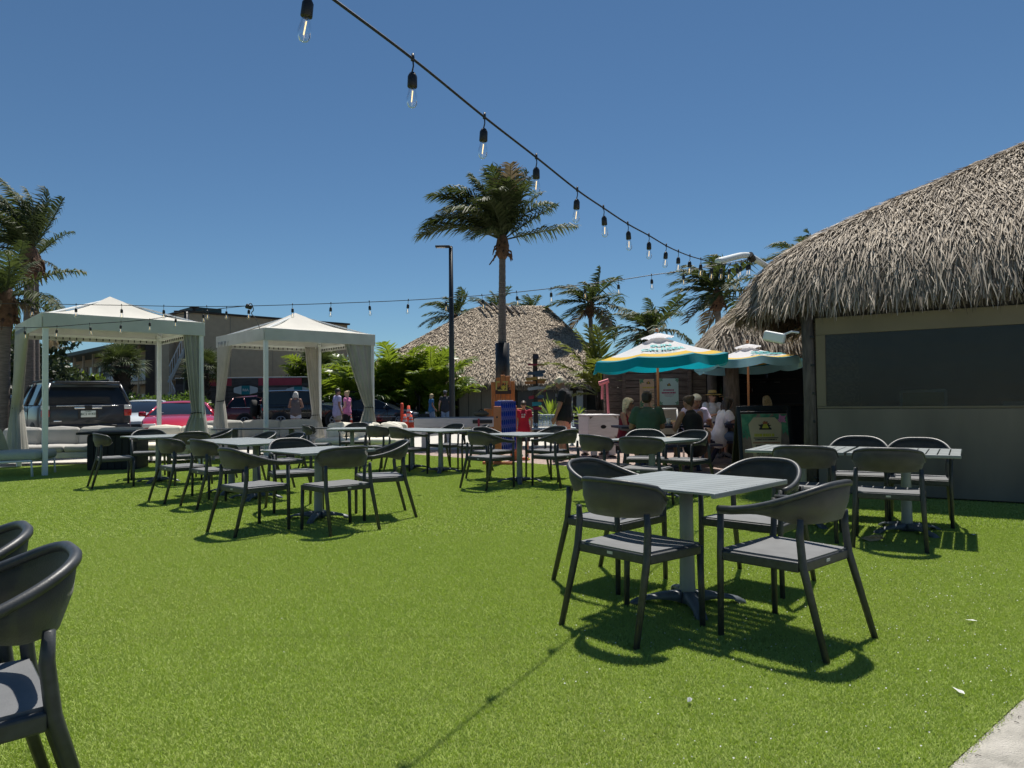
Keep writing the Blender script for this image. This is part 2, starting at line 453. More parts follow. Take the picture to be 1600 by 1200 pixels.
def in_poly(x, y, poly):
    c = False; j = len(poly) - 1
    for i in range(len(poly)):
        a, b = poly[i], poly[j]
        if (a[1] > y) != (b[1] > y) and x < (b[0] - a[0]) * (y - a[1]) / (b[1] - a[1]) + a[0]: c = not c
        j = i
    return c
def make_turf():
    m = turf_mat(); S = 0.36
    def blades(n, wd, ht):
        p = (npr.rand(n, 2) - .5) * S; a = npr.rand(n) * 2 * PI; h = ht * (.6 + .6 * npr.rand(n)); w_ = wd * (.7 + .6 * npr.rand(n))
        ln = h * (.3 + 1.0 * npr.rand(n)); b = npr.rand(n) * 2 * PI
        ca, sa = np.cos(a) * w_ / 2, np.sin(a) * w_ / 2
        V = np.zeros((n, 4, 3))
        V[:, 0, :2] = p - np.stack([ca, sa], 1); V[:, 1, :2] = p + np.stack([ca, sa], 1)
        t = p + np.stack([np.cos(b) * ln, np.sin(b) * ln], 1)
        V[:, 2, :2] = t + np.stack([ca, sa], 1) * .45; V[:, 3, :2] = t - np.stack([ca, sa], 1) * .45
        V[:, 2:, 2] = h[:, None]
        Fq = np.arange(n * 4).reshape(n, 4)
        return fast_mesh('turf_patch', V.reshape(-1, 3), Fq, m)
    near = blades(6500, .0032, .0115); far = blades(1700, .0070, .0115)
    def scatter(me, pts):
        src = bpy.data.objects.new('turf_patch', me)          # source only, not linked to the scene
        base = bpy.data.meshes.new('turf_grass'); base.from_pydata(pts, [], [])
        o = bpy.data.objects.new('turf_grass', base); COL.objects.link(o)
        ng = bpy.data.node_groups.new('turf_scatter', 'GeometryNodeTree')
        ng.interface.new_socket('Geometry', in_out='INPUT', socket_type='NodeSocketGeometry')
        ng.interface.new_socket('Geometry', in_out='OUTPUT', socket_type='NodeSocketGeometry')
        N = ng.nodes; L = ng.links
        gi = N.new('NodeGroupInput'); go = N.new('NodeGroupOutput')
        m2p = N.new('GeometryNodeMeshToPoints')
        iop = N.new('GeometryNodeInstanceOnPoints'); oi = N.new('GeometryNodeObjectInfo'); oi.inputs['Object'].default_value = src
        rv = N.new('FunctionNodeRandomValue'); rv.data_type = 'INT'
        ii = [s for s in rv.inputs if s.type == 'INT']; ii[0].default_value = 0; ii[1].default_value = 3
        mu = N.new('ShaderNodeMath'); mu.operation = 'MULTIPLY'; mu.inputs[1].default_value = PI / 2
        cx = N.new('ShaderNodeCombineXYZ')
        outv = [s for s in rv.outputs if s.type == 'INT'][0]
        L.new(outv, mu.inputs[0]); L.new(mu.outputs[0], cx.inputs['Z'])
        L.new(gi.outputs[0], m2p.inputs[0]); L.new(m2p.outputs[0], iop.inputs['Points'])
        L.new(oi.outputs['Geometry'], iop.inputs['Instance']); L.new(cx.outputs[0], iop.inputs['Rotation'])
        L.new(iop.outputs[0], go.inputs[0])
        md = o.modifiers.new('scatter', 'NODES'); md.node_group = ng
        return tag(o, 'short green artificial turf blades covering the lawn', None, None, 'stuff')
    pn, pf, edge = [], [], []
    y = 0.6
    while y < 17.6:
        x = -.80 * y - 1.2
        while x < .80 * y + 1.2:
            ins = [in_poly(x + a * S / 2, y + b * S / 2, TURF) for a in (-1, 1) for b in (-1, 1)]
            if all(ins): (pn if y < 6.5 else pf).append((x, y, .006))
            elif any(ins): edge.append((x, y))
            x += S
        y += S
    scatter(near, pn); scatter(far, pf)
    src = np.empty(len(near.vertices) * 3, np.float32); near.vertices.foreach_get('co', src); src = src.reshape(-1, 4, 3); VV = []
    for x, y in edge:
        q = src if y < 6.5 else src[::3]
        k = np.array([in_poly(p[0] + x + npr.randn() * .012, p[1] + y + npr.randn() * .012, TURF) for p in q[:, 0, :2]])
        VV.append(q[k] + np.array([x, y, .006]))
    VV = np.concatenate(VV); o = link('turf_grass', fast_mesh('turf_grass', VV.reshape(-1, 3), np.arange(len(VV) * 4).reshape(-1, 4), m))
    tag(o, 'short green artificial turf blades along the edge of the lawn', None, None, 'stuff')
make_turf()

# ------------------------------------------------------------------ dining tables
TZ = 0.73
def table_parts():
    P_ = {}
    n = 10; W = .86
    P_['slat'] = MB().rbox((0, 0, 0), (W / n - .009, W - .05, .014), .004, 2).mesh('slat', M_TOP)
    fr = MB()
    for s in (-1, 1): fr.rbox((0, s * (W / 2 - .0125), TZ - .014), (W, .025, .028), .006, 2)
    for s in (-1, 1): fr.rbox((s * .2, 0, TZ - .024), (.03, W - .051, .018), .004, 1)
    P_['frame'] = fr.mesh('top_frame', M_TOP)
    P_['column'] = MB().lathe([(.052, .06), (.046, .1), (.040, .5), (.040, TZ - .034)], sides=20).mesh('column', M_TOP, True)
    P_['plate'] = MB().box((0, 0, TZ - .0345), (.3, .3, .004)).mesh('mounting_plate', M_METAL)
    f = MB(); rings = []
    for k in range(9):
        u = k / 8; x = .03 + .31 * u; wd = .045 - .012 * u; zt = .085 - .055 * u ** 1.6; zb = .012 + .045 * (1 - (2 * u - 1) ** 2) * (1 if u < 1 else 0) * .6
        if k == 8: zt = .02; zb = .0
        if u > .85: zb = 0.0
        rings.append([Vector((x, -wd, zb)), Vector((x, wd, zb)), Vector((x, wd * .8, zt - .008)), Vector((x, wd * .35, zt)), Vector((x, -wd * .35, zt)), Vector((x, -wd * .8, zt - .008))])
    f.loft(rings); P_['foot'] = f.mesh('foot', M_BASE, True)
    return P_, n, W
TP, TN, TW = table_parts()
def dining_table(label, x, y, yaw, fyaw=PI / 4, group='slatted grey dining tables on the turf'):
    t = thing('dining_table', label, 'table', (x, y, .006), yaw, group)
    for i in range(TN):
        link('slat', TP['slat'], t, ((i - (TN - 1) / 2) * TW / TN, 0, TZ - .007))
    link('top_frame', TP['frame'], t); link('column', TP['column'], t); link('mounting_plate', TP['plate'], t)
    for k in range(4): link('foot', TP['foot'], t, (0, 0, 0), fyaw + k * PI / 2)
    return t
Q = PI / 4
tables = [
    ('grey slatted square table nearest the camera, right of centre, with four chairs round it', 1.03, 4.25, Q),
    ('grey square table with four chairs left of centre, in front of the second cabana', -2.05, 7.5, Q),
    ('grey square table in the middle between the orange game and the lawn', .1, 10.65, Q),
    ('grey square table behind the nearest one, before the group under the umbrella', 1.72, 8.8, .72),
    ('right half of the pair of grey tables pushed together beside the thatched hut', 3.54, 6.42, -.57),
    ('left half of the pair of grey tables pushed together beside the thatched hut', 2.80, 6.90, -.57),
    ('nearer of two grey tables pushed together behind the left centre table', -3.3, 9.15, Q),
    ('farther of two grey tables pushed together behind the left centre table', -3.86, 9.77, Q),
    ('grey square table near the black fire table, in front of the left cabana', -5.6, 11.25, Q),
    ('grey table with crowded chairs in front of the orange cones, nearer of its pair', -1.25, 12.35, Q),
    ('grey table with crowded chairs in front of the orange cones, farther of its pair', -1.83, 12.97, Q),
    ('small grey table in front of the cream sofa of the second cabana', -3.1, 13.75, .1),
]
for L_, x, y, a in tables: dining_table(L_, x, y, a)

# ------------------------------------------------------------------ chairs
def chair_parts():
    D = {}
    D['front_leg'] = MB().tube([(.268, .215, 0), (.262, .215, .40), (.268, .205, .655)], [.016, .018, .017], 8).mesh('leg', M_METAL, True)
    D['front_leg2'] = MB().tube([(-.268, .215, 0), (-.262, .215, .40), (-.268, .205, .655)], [.016, .018, .017], 8).mesh('leg', M_METAL, True)
    for s, k in ((1, 'rear_leg'), (-1, 'rear_leg2')):
        D[k] = MB().tube([(s * .258, -.33, 0), (s * .240, -.215, .42), (s * .236, -.200, .56), (s * .234, -.205, .64)], [.016, .020, .019, .015], 8).mesh('leg', M_METAL, True)
    a = MB()
    a.rbox((0, .215, .415), (.50, .03, .05), .008, 2); a.rbox((0, -.205, .415), (.45, .03, .05), .008, 2)
    for s in (-1, 1):
        a.rbox((s * .25, .0, .415), (.028, .40, .05), .008, 2, Matrix.Rotation(-s * .045, 3, 'Z'))
    D['apron'] = a.mesh('seat_frame', M_METAL, False)
    b = MB(); n = 8; g = []
    for i in range(n + 1):
        for j in range(n + 1):
            u, v = i / n * 2 - 1, j / n * 2 - 1
            g.append(((u) * (.245 - .012 * (1 - v)), v * .215 + .003, .447 - .012 * (1 - u * u) * (1 - v * v)))
    gl = [(p[0], p[1], p[2] - .012) for p in g]; fs = []
    m_ = n + 1; o = m_ * m_
    for i in range(n):
        for j in range(n):
            q = (i * m_ + j, (i + 1) * m_ + j, (i + 1) * m_ + j + 1, i * m_ + j + 1)
            fs.append(q); fs.append(tuple(x + o for x in q[::-1]))
    for k in range(n):
        for A, B in (((k, 0), (k + 1, 0)), ((k, n), (k + 1, n)), ((0, k), (0, k + 1)), ((n, k), (n, k + 1))):
            p, q = A[0] * m_ + A[1], B[0] * m_ + B[1]; fs.append((p, q, q + o, p + o))
    b.add(g + gl, fs); D['seat'] = b.mesh('seat', M_SEAT, False)
    N = 40; up, lo = [], []
    for i in range(N + 1):
        ph = (i / N * 2 - 1) * PI / 2; c, s = math.cos(ph), math.sin(ph); c = max(c, 0)
        x = .285 * math.copysign(abs(s) ** .62, s); y = .21 - .50 * c ** .72
        z = .655 + .143 * c ** 1.35
        q_ = min(1, max(0, (c - .12) / .6)); q_ = q_ * q_ * (3 - 2 * q_); h = z - ((z - .028) * (1 - q_) + .612 * q_)
        k = 1 - .10 * (h / .22)
        up.append(Vector((x, y, z))); lo.append(Vector((x * k, .21 - (.21 - y) * k, z - h)))
    R = []
    for i in range(N + 1):
        out = Vector((up[i].x * 1.0, up[i].y - .05, 0)); out = out.normalized() if out.length > 0 else Vector((0, -1, 0))
        mid = (up[i] + lo[i]) / 2 + out * .012 * ((up[i] - lo[i]).length / .22)
        t = out * .006
        R.append([up[i] + t, mid + t, lo[i] + t, lo[i] - t, mid - t, up[i] - t])
    D['back'] = MB().loft(R).mesh('backrest', M_SLING, True)
    D['rim'] = MB().tube(up, [.0165] * len(up), 8, flat=1.0).mesh('arm_rail', M_METAL, True)
    N = 28; up, lo = [], []                      # armless back: a curved band between the rear legs
    for i in range(N + 1):
        ph = (i / N * 2 - 1) * PI * .345; c, s = math.cos(ph), math.sin(ph); e_ = abs(i / N * 2 - 1)
        x = .285 * math.copysign(abs(s) ** .75, s); y = .16 - .44 * c ** .8; z = .800 - .05 * e_ ** 2.2; zl = .612 + .012 * e_ ** 2; k_ = max(0, (e_ - .86) / .14); z -= .05 * k_ ** 2; zl += .05 * k_ ** 2
        up.append(Vector((x, y, z))); lo.append(Vector((x * .94, .16 - (.16 - y) * .93, zl)))
    R = []
    for i in range(N + 1):
        out = Vector((up[i].x, up[i].y - .05, 0)).normalized(); mid = (up[i] + lo[i]) / 2 + out * .012; t = out * .007
        R.append([up[i] + t, mid + t, lo[i] + t, lo[i] - t, mid - t, up[i] - t])
    D['back2'] = MB().loft(R).mesh('backrest', M_SLING, True)
    D['rim2'] = MB().tube(up, [.014] * len(up), 8).mesh('top_rail', M_METAL, True)
    for s, k in ((1, 'fs1'), (-1, 'fs2')): D[k] = MB().tube([(s * .262, .215, 0), (s * .252, .215, .43)], [.016, .019], 8).mesh('leg', M_METAL, True)
    D['tag'] = MB().box((0, -.2215, .418), (.036, .003, .014)).mesh('maker_tag', M_TAGW)
    return D
CD = chair_parts()
chair0 = thing('armchair', 'x', 'chair', (0, 0, 0), 0, 'charcoal sling armchairs round the tables')
for k, nm in (('front_leg', 'leg'), ('front_leg2', 'leg'), ('rear_leg', 'leg'), ('rear_leg2', 'leg'), ('apron', 'seat_frame'), ('seat', 'seat'), ('back', 'backrest'), ('rim', 'arm_rail'), ('tag', 'maker_tag')):
    link(nm, CD[k], chair0)
side0 = thing('side_chair', 'x', 'chair', (0, 0, 0), 0, 'armless charcoal chairs round the tables')
for k, nm in (('fs1', 'leg'), ('fs2', 'leg'), ('rear_leg', 'leg'), ('rear_leg2', 'leg'), ('apron', 'seat_frame'), ('seat', 'seat'), ('back2', 'backrest'), ('rim2', 'top_rail'), ('tag', 'maker_tag')):
    link(nm, CD[k], side0)
SIDE = {0, 5, 8, 9, 16, 17, 20, 21, 24, 29, 32}
def place(i, label, x, y, dx, dy, first=[True, True]):
    a = yaw_of(dx, dy) + rnd.uniform(-.02, .02)
    if i in SIDE:
        label = label.replace('armchair', 'armless chair')
        if first[1]:
            first[1] = False; side0['label'] = label; side0.location = (x, y, .006); side0.rotation_euler = (0, 0, a); return side0
        return dup(side0, label, (x, y, .006), a)
    if first[0]:
        first[0] = False; chair0['label'] = label; chair0.location = (x, y, .006); chair0.rotation_euler = (0, 0, a); return chair0
    return dup(chair0, label, (x, y, .006), a)
chairs = [
    ('charcoal armchair with its back to the camera, left front of the nearest table', .67, 3.88, .38, .33),
    ('charcoal armchair front right of the nearest table, its sling back catching the light', 1.40, 3.68, -.31, .35),
    ('charcoal armchair at the back left of the nearest table, facing the camera', .68, 4.78, .7, -.7),
    ('charcoal armchair at the back right of the nearest table, facing the camera', 1.57, 4.66, -.42, -.47),
    ('charcoal armchair, back to us, left front of the left centre table', -2.50, 6.86, .65, .76),
    ('charcoal armchair, back to us, right front of the left centre table', -1.69, 6.86, -.69, .72),
    ('charcoal armchair behind the left centre table, showing a pale curved rim', -2.50, 8.15, .5, -.85),
    ('charcoal armchair at the right end of the left centre table', -1.42, 7.62, -.9, -.35),
    ('charcoal armchair, back to us, front right at the paired tables by the hut', 3.12, 5.92, .45, .85),
    ('charcoal armchair, back to us, front left at the paired tables by the hut', 2.60, 6.32, .45, .85),
    ('charcoal armchair facing the camera, rear right of the paired tables by the hut wall', 3.90, 6.85, -.5, -.85),
    ('charcoal armchair facing the camera, rear left of the paired tables by the hut wall', 3.52, 7.25, -.45, -.9),
    ('charcoal armchair front left of the middle table, left of its column', -.33, 10.05, .68, .73),
    ('charcoal armchair front right of the middle table, beside the woman in pink shorts', .62, 10.2, -.68, .73),
    ('charcoal armchair behind the middle table on the left, in front of the white long table', -.33, 11.2, .7, -.7),
    ('charcoal armchair behind the middle table on the right, its pale rim facing us', .55, 11.25, -.7, -.7),
    ('charcoal armchair at the left end of the table in front of the seated group', 1.10, 8.62, .8, .55),
    ('charcoal armchair with its back to the camera before the table of the seated group', 1.50, 8.12, .5, .87),
    ('charcoal armchair behind the table in front of the man in the green shirt', 1.78, 9.55, -.2, -1),
    ('charcoal armchair at the right end of the table, in front of the woman in black', 2.22, 9.22, -.7, -.6),
    ('charcoal armchair front left at the farther of the paired tables left of centre', -4.2, 9.08, .7, .7),
    ('charcoal armchair front left at the nearer of the paired tables left of centre', -3.57, 8.58, .7, .7),
    ('charcoal armchair rear left of the paired tables left of centre, pale rim', -3.75, 10.3, -.7, -.7),
    ('charcoal armchair rear right of the paired tables left of centre, pale rim', -3.2, 9.85, -.7, -.7),
    ('charcoal armchair farthest left on the lawn, beside the black fire table', -5.98, 10.7, .8, .6),
    ('charcoal armchair with a wide dark back, right of the table near the fire table', -4.98, 11.0, -.55, .83),
    ('charcoal armchair facing the camera behind the table near the fire table', -6.05, 11.85, .5, -.85),
    ('charcoal armchair behind the wide dark chair near the left cabana', -4.95, 11.75, -.8, -.5),
    ('charcoal armchair in front of the orange cones, turned towards the right', -1.78, 12.05, .72, .68),
    ('charcoal armchair, back to us, left of the two tables by the cones', -2.32, 12.72, .6, .8),
    ('charcoal armchair rear side of the pair of tables by the cones, facing us', -1.2, 13.1, -.6, -.75),
    ('charcoal armchair right of the pair of tables by the cones, turned left', -.72, 12.6, -.9, -.2),
    ('charcoal armchair left of the small table by the cream sofa', -3.72, 13.6, 1, .15),
    ('charcoal armchair facing us behind the small table by the cream sofa', -3.18, 14.4, 0, -1),
    ('charcoal armchair cut by the left edge of the photo, nearest the camera', -1.50, 1.88, -.75, -.66),
    ('charcoal armchair just behind the chair cut by the left edge', -1.90, 2.27, -.75, -.66),
]
for i, c in enumerate(chairs): place(i, *c)

# ------------------------------------------------------------------ string lights
M_BULB = glass_mat('bulb_glass', (.96, .97, .97), .07, .02)
M_FIL = mat('filament', (.9, .6, .25), .4, .05, emit=(1.0, .72, .36, 1.3))
M_CABLE = mat('black_cable', (.010, .010, .011), .5, .2, 30)
sock = MB().tube([(0, 0, .006), (.003, 0, -.03), (-.002, 0, -.058)], [.0035, .003, .0035], 6)
sock.tube([(0, 0, .022), (0, 0, -.008)], [.0055, .0085], 6)
sock.lathe([(.004, -.055), (.012, -.060), (.0195, -.074), (.0205, -.118), (.018, -.121)], sides=12)
ME_SOCK = sock.mesh('lamp_socket', M_BLACK, True)
ME_BULB = MB().lathe([(.0135, -.119), (.0165, -.135), (.0225, -.158), (.0245, -.175), (.0215, -.193), (.013, -.204), (.003, -.2075)], sides=14).mesh('bulb', M_BULB, True)
ME_FIL = MB().tube([(.002, 0, -.135), (-.002, 0, -.182)], [.0022, .0022], 6).mesh('filament', M_FIL)
def lamp(parent, loc, tilt=0.05, s=1.0, rot=None):
    o = link('lamp_socket', ME_SOCK, parent, loc, rot=rot or (rnd.uniform(-tilt, tilt), rnd.uniform(-tilt, tilt), rnd.uniform(0, 6)), scale=(s, s, s))
    link('bulb', ME_BULB, o); link('filament', ME_FIL, o)
def spline(pts, n=80):
    pts = [Vector(p) for p in pts]; out = []
    for i in range(len(pts) - 1):
        p0 = pts[max(i - 1, 0)]; p1 = pts[i]; p2 = pts[i + 1]; p3 = pts[min(i + 2, len(pts) - 1)]
        m = max(2, n // (len(pts) - 1))
        for k in range(m):
            t = k / m
            out.append(.5 * ((2 * p1) + (-p0 + p2) * t + (2 * p0 - 5 * p1 + 4 * p2 - p3) * t * t + (-p0 + 3 * p1 - 3 * p2 + p3) * t ** 3))
    out.append(pts[-1]); return out
HOOK = P(1172, 404, 9.55)
A_pts = []
for k, (px, py) in enumerate([(485, -28), (645, 92), (757, 183), (838, 246), (902, 297), (943, 325), (981, 350), (1014, 368), (1041, 384), (1060, 393), (1078, 400), (1095, 405)]):
    A_pts.append(P(px, py, 2.9 + .525 * (k - 1)))
A_ext = [A_pts[0] + (A_pts[0] - A_pts[1]) * 2.2] + A_pts + [P(1122, 412, 8.8), P(1150, 412, 9.2), HOOK]
sA = thing('string_light', 'near string of hanging bulbs running from overhead to the thatched roof', 'string lights', (0, 0, 0), 0, 'strings of bulb lights above the lawn')
MB().tube(spline(A_ext, 160), [.0058] * len(spline(A_ext, 160)), 6).build('cable', M_CABLE, sA, True)
for k, p in enumerate(A_pts): lamp(sA, p, .10, 1.0, (rnd.uniform(-.06, .06), .12 if k == 0 else rnd.uniform(-.08, .1), rnd.uniform(0, .3)))
for px, py, y in ((1112, 411, 8.5), (1128, 412, 8.8), (1141, 413, 9.0), (1150, 412, 9.2), (1158, 409, 9.35), (1168, 408, 9.5), (1171, 407, 9.52)): lamp(sA, P(px, py, y), .15)
Bp = [(-40, 474), (60, 475), (190, 477), (300, 479), (390, 478), (520, 474), (640, 469), (760, 461), (840, 453), (900, 446), (965, 438), (1017, 430), (1068, 423), (1120, 414), (1170, 405)]
def dB(px): return 11.6 + (9.55 - 11.6) * (px + 40) / 1210
sB = thing('string_light', 'far string of bulbs crossing in front of both cabanas to the hut roof arm', 'string lights', (0, 0, 0), 0, 'strings of bulb lights above the lawn')
cB = spline([P(x, y, dB(x)) for x, y in Bp], 140)
MB().tube(cB, [.0055] * len(cB), 6).build('cable', M_CABLE, sB, True)
def yB(px):
    for (x0, y0), (x1, y1) in zip(Bp, Bp[1:]):
        if x0 <= px <= x1: return y0 + (y1 - y0) * (px - x0) / (x1 - x0)
    return Bp[-1][1]
for px in (52, 119, 190, 256, 323, 389, 457, 517, 577, 638, 697, 753, 807, 861, 914, 966, 1018, 1068): lamp(sB, P(px, yB(px), dB(px)), .12)
Cp = [(-30, 511), (40, 512), (90, 510), (140, 506), (189, 503), (233, 499), (280, 492), (330, 484), (375, 479), (390, 478)]
sC = thing('string_light', 'short low string of bulbs in front of the left cabana valance', 'string lights', (0, 0, 0), 0, 'strings of bulb lights above the lawn')
cC = spline([P(x, y, 12.0 - .8 * (x + 30) / 420) for x, y in Cp], 80)
MB().tube(cC, [.0055] * len(cC), 6).build('cable', M_CABLE, sC, True)
for px, py in ((38, 512), (89, 510), (140, 506), (189, 503), (234, 499), (275, 493), (317, 486), (354, 481)): lamp(sC, P(px, py, 12.0 - .8 * (px + 30) / 420), .12, .9)
tie = [P(386, 480, 11.1), P(392, 474, 11.1), P(396, 484, 11.2), P(393, 490, 11.4), P(400, 498, 12.5), P(404, 508, 14.0), P(406, 514, 14.9)]
MB().tube(spline(tie, 40), [.007] * len(spline(tie, 40)), 6).tube([P(385, 478, 11.15), P(393, 481, 11.15)], [.04, .03], 8).build('cable_tie', M_CABLE, sC, True)
# ------------------------------------------------------------------ thatched roofs
WD = Vector((.84, -.543, 0)).normalized()      # along the hut front, to the right
ND = Vector((.543, .84, 0)).normalized()       # into the hut
def thatch(name, parent, m, n, fn, L0=.42, W0=.035, lift=.12, seed=1):
    """n dry palm-leaf strips: fn(k) gives centre points, downslope directions and normals as arrays"""
    C, D, U = fn(n)
    r = np.random.RandomState(seed)
    ln = L0 * (.55 + .8 * r.rand(n)); wd = W0 * (.55 + .9 * r.rand(n))
    S = np.cross(U, D); tw = (r.rand(n) - .5) * .5 + (r.rand(n) - .5) ** 3 * 3
    D2 = D + S * tw[:, None]; D2 /= np.linalg.norm(D2, axis=1)[:, None]
    S = np.cross(U, D2); roll = (r.rand(n) - .5) * 1.1
    S2 = S * np.cos(roll)[:, None] + U * np.sin(roll)[:, None]
    lf = lift * (r.rand(n) ** 1.5); V = np.zeros((n, 6, 3))
    drop = np.array([0, 0, -1.0])
    for k, (t, wf, up) in enumerate(((-.5, .7, .15), (.1, 1.0, .7), (.5, .25, 1.0))):
        c = C + D2 * (ln * t)[:, None] + U * (.02 + lf * up)[:, None]
        if k == 2: c = c + drop * (ln * .10 * r.rand(n))[:, None]
        V[:, 2 * k] = c - S2 * (wd * wf / 2)[:, None]; V[:, 2 * k + 1] = c + S2 * (wd * wf / 2)[:, None]
    b = np.arange(n)[:, None] * 6
    Fq = np.concatenate([b + np.array([0, 1, 3, 2]), b + np.array([2, 3, 5, 4])])
    o = link(name, fast_mesh(name, V.reshape(-1, 3), Fq, m), parent)
    o['kind'] = 'stuff'
    return o
class Roof:
    """hip roof over a rounded rectangle: origin E, axes a/b, size A x B, runs and height"""
    def __init__(s, E, a, b, A, B, runs, H, z0, r=.9, droop=.35, bulge=0.0):
        s.E, s.a, s.b, s.A, s.B, s.runs, s.H, s.z0, s.r, s.droop, s.bulge = np.array(E), np.array(a), np.array(b), A, B, runs, H, z0, r, droop, bulge
    def t(s, u, v):
        q = np.stack([u / s.runs[0], (s.A - u) / s.runs[1], v / s.runs[2], (s.B - v) / s.runs[3]])
        k = 24.0
        return np.clip(-np.log(np.exp(-k * q).sum(0)) / k, -.3, 1)
    def z(s, u, v):
        t = s.t(u, v); d = t * min(s.runs)
        return s.z0 + s.H * t - s.droop * np.exp(-np.maximum(d, -.05) / .30) + s.bulge * np.sin(np.clip(t, 0, 1) * PI)
    def p(s, u, v, dz=0.0):
        xy = s.E[None, :2] + u[:, None] * s.a[None, :2] + v[:, None] * s.b[None, :2]
        return np.concatenate([xy, (s.z(u, v) + dz)[:, None]], 1)
    def frame(s, u, v):
        e = .03
        du = (s.p(u + e, v) - s.p(u - e, v)) / (2 * e); dv = (s.p(u, v + e) - s.p(u, v - e)) / (2 * e)
        N = np.cross(du, dv); N /= np.linalg.norm(N, axis=1)[:, None]; N[N[:, 2] < 0] *= -1
        g = np.array([0, 0, -1.0])[None]; D = g - N * (N @ np.array([0, 0, -1.0]))[:, None]
        D /= (np.linalg.norm(D, axis=1)[:, None] + 1e-9)
        return N, D
    def surface(s, name, parent, m, n=48):
        U = np.linspace(.02, s.A - .02, n); Vv = np.linspace(.02, s.B - .02, n)
        uu, vv = np.meshgrid(U, Vv, indexing='ij'); pts = s.p(uu.ravel(), vv.ravel(), -.05)
        mb = MB(); fs = []
        for i in range(n - 1):
            for j in range(n - 1): fs.append((i * n + j, (i + 1) * n + j, (i + 1) * n + j + 1, i * n + j + 1))
        mb.add(pts, fs); return mb.build(name, m, parent, True)
    def scatter(s, u0, u1, v0, v1, seed=3, tmin=-.02, tmax=.995):
        r = np.random.RandomState(seed)
        def fn(n):
            us, vs_ = [], []
            tot = 0
            while tot < n:
                u = u0 + (u1 - u0) * r.rand(n); v = v0 + (v1 - v0) * r.rand(n); t = s.t(u, v)
                k = (t > tmin) & (t < tmax); us.append(u[k]); vs_.append(v[k]); tot += k.sum()
            u = np.concatenate(us)[:n]; v = np.concatenate(vs_)[:n]
            N, D = s.frame(u, v); return s.p(u, v), D, N
        return fn

# the thatched hut on the right
hut = thing('thatched_hut', 'thatched beach hut on the right with clear vinyl window above an olive canvas wall', 'hut', (0, 0, 0))
HE = Vector((2.62, 9.75, 0)) + WD * .42
roof = Roof(HE, WD, ND, 15.0, 11.0, (5.2, 5.2, 5.2, 5.2), 3.08, 2.98, droop=.48)
roof.surface('roof', hut, M_THATCHD, 60)
thatch('thatch_layer', hut, M_THATCH, 85000, roof.scatter(-.1, 9.0, -.05, 4.8, 3), .40, .0125, .11, 5)
thatch('thatch_layer', hut, M_THATCH, 5000, roof.scatter(-.1, 3, 3.0, 10, 4), .42, .045, .12, 6)
def fringe(R, segs, n, seed, z_lo, ln, wd, out=0.08):
    r = np.random.RandomState(seed)
    def fn(n_):
        P0, D0, N0 = [], [], []
        tot = sum(np.linalg.norm(np.array(b) - np.array(a)) for a, b in segs)
        for a, b in segs:
            a = np.array(a); b = np.array(b); k = int(n_ * np.linalg.norm(b - a) / tot) + 1
            t = r.rand(k); uv = a[None] + (b - a)[None] * t[:, None]; uv = uv + r.rand(k, 2) * .22 * (np.array([1, 1]) if True else 0) * np.sign(np.array([R.A / 2, R.B / 2]) - uv) * np.array([1, 1])
            p = R.p(uv[:, 0], uv[:, 1], 0.0); p[:, 2] -= .05 + z_lo * r.rand(k)
            dxy = np.array([b[1] - a[1], -(b[0] - a[0])]); dxy = dxy / np.linalg.norm(dxy)
            o3 = R.a * dxy[0] + R.b * dxy[1]
            D = np.array([0, 0, -1.0])[None] + o3[None] * (out + .12 * (r.rand(k) - .3))[:, None]; D /= np.linalg.norm(D, axis=1)[:, None]
            Nn = np.repeat(o3[None], k, 0); Nn = Nn - D * (Nn * D).sum(1)[:, None]; Nn /= np.linalg.norm(Nn, axis=1)[:, None]
            P0.append(p); D0.append(D); N0.append(Nn)
        return np.concatenate(P0)[:n_], np.concatenate(D0)[:n_], np.concatenate(N0)[:n_]
    return fn
thatch('thatch_fringe', hut, M_THATCHF, 9500, fringe(roof, [((.15, .0), (9.5, .0)), ((0.0, 3.5), (0.0, .15))], 9500, 9, .10, .5, .03), .34, .014, .06, 7)
WC = Vector((3.80, 9.12, 0))                     # front-left corner of the hut wall
FL_, FD_ = 8.5, 4.5                              # front length, depth
M_CANV = mat('olive_canvas', (.175, .150, .113), .75, .25, 1.1, stretch=(1.6, 1.6, .5), bump=.5, bscale=2.2)
M_CANV2 = mat('olive_canvas_band', (.20, .165, .105), .75, .12, 2)
M_VINYL = glass_mat('clear_vinyl', (.62, .63, .61), .03, .22, .05, (1.5, 2, 9), (.95, .90, .82), .16)
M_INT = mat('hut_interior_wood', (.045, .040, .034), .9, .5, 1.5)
RWALL = Matrix(((WD.x, ND.x, 0), (WD.y, ND.y, 0), (0, 0, 1)))
wyaw = math.atan2(WD.y, WD.x)
hw = thing('x', 'x', 'x'); bpy.data.objects.remove(hw)
def hutp(a, b, z): return WC + WD * a + ND * b + Vector((0, 0, z))
def hbox(name, m, a0, a1, b0, b1, z0, z1, r=.01, parent=None):
    return MB().rbox(hutp((a0 + a1) / 2, (b0 + b1) / 2, (z0 + z1) / 2), (a1 - a0, b1 - b0, z1 - z0), r, 2, RWALL).build(name, m, parent or hut)
hbox('canvas_wall', M_CANV, .10, FL_, .02, .05, .03, 1.085)
hbox('canvas_border', M_CANV2, .10, FL_, .012, .058, 1.088, 1.112, .004)
hbox('canvas_border', M_CANV2, .10, .21, .012, .058, 1.115, 2.02, .004)
hbox('canvas_header', M_CANV2, .10, FL_, .012, .058, 2.023, 2.24, .004)
hbox('beam', M_WOODD, -.1, FL_, .07, .2, 2.2, 2.36)
wv = hbox('vinyl_window', M_VINYL, .212, FL_, .033, .037, 1.113, 2.022, .001)
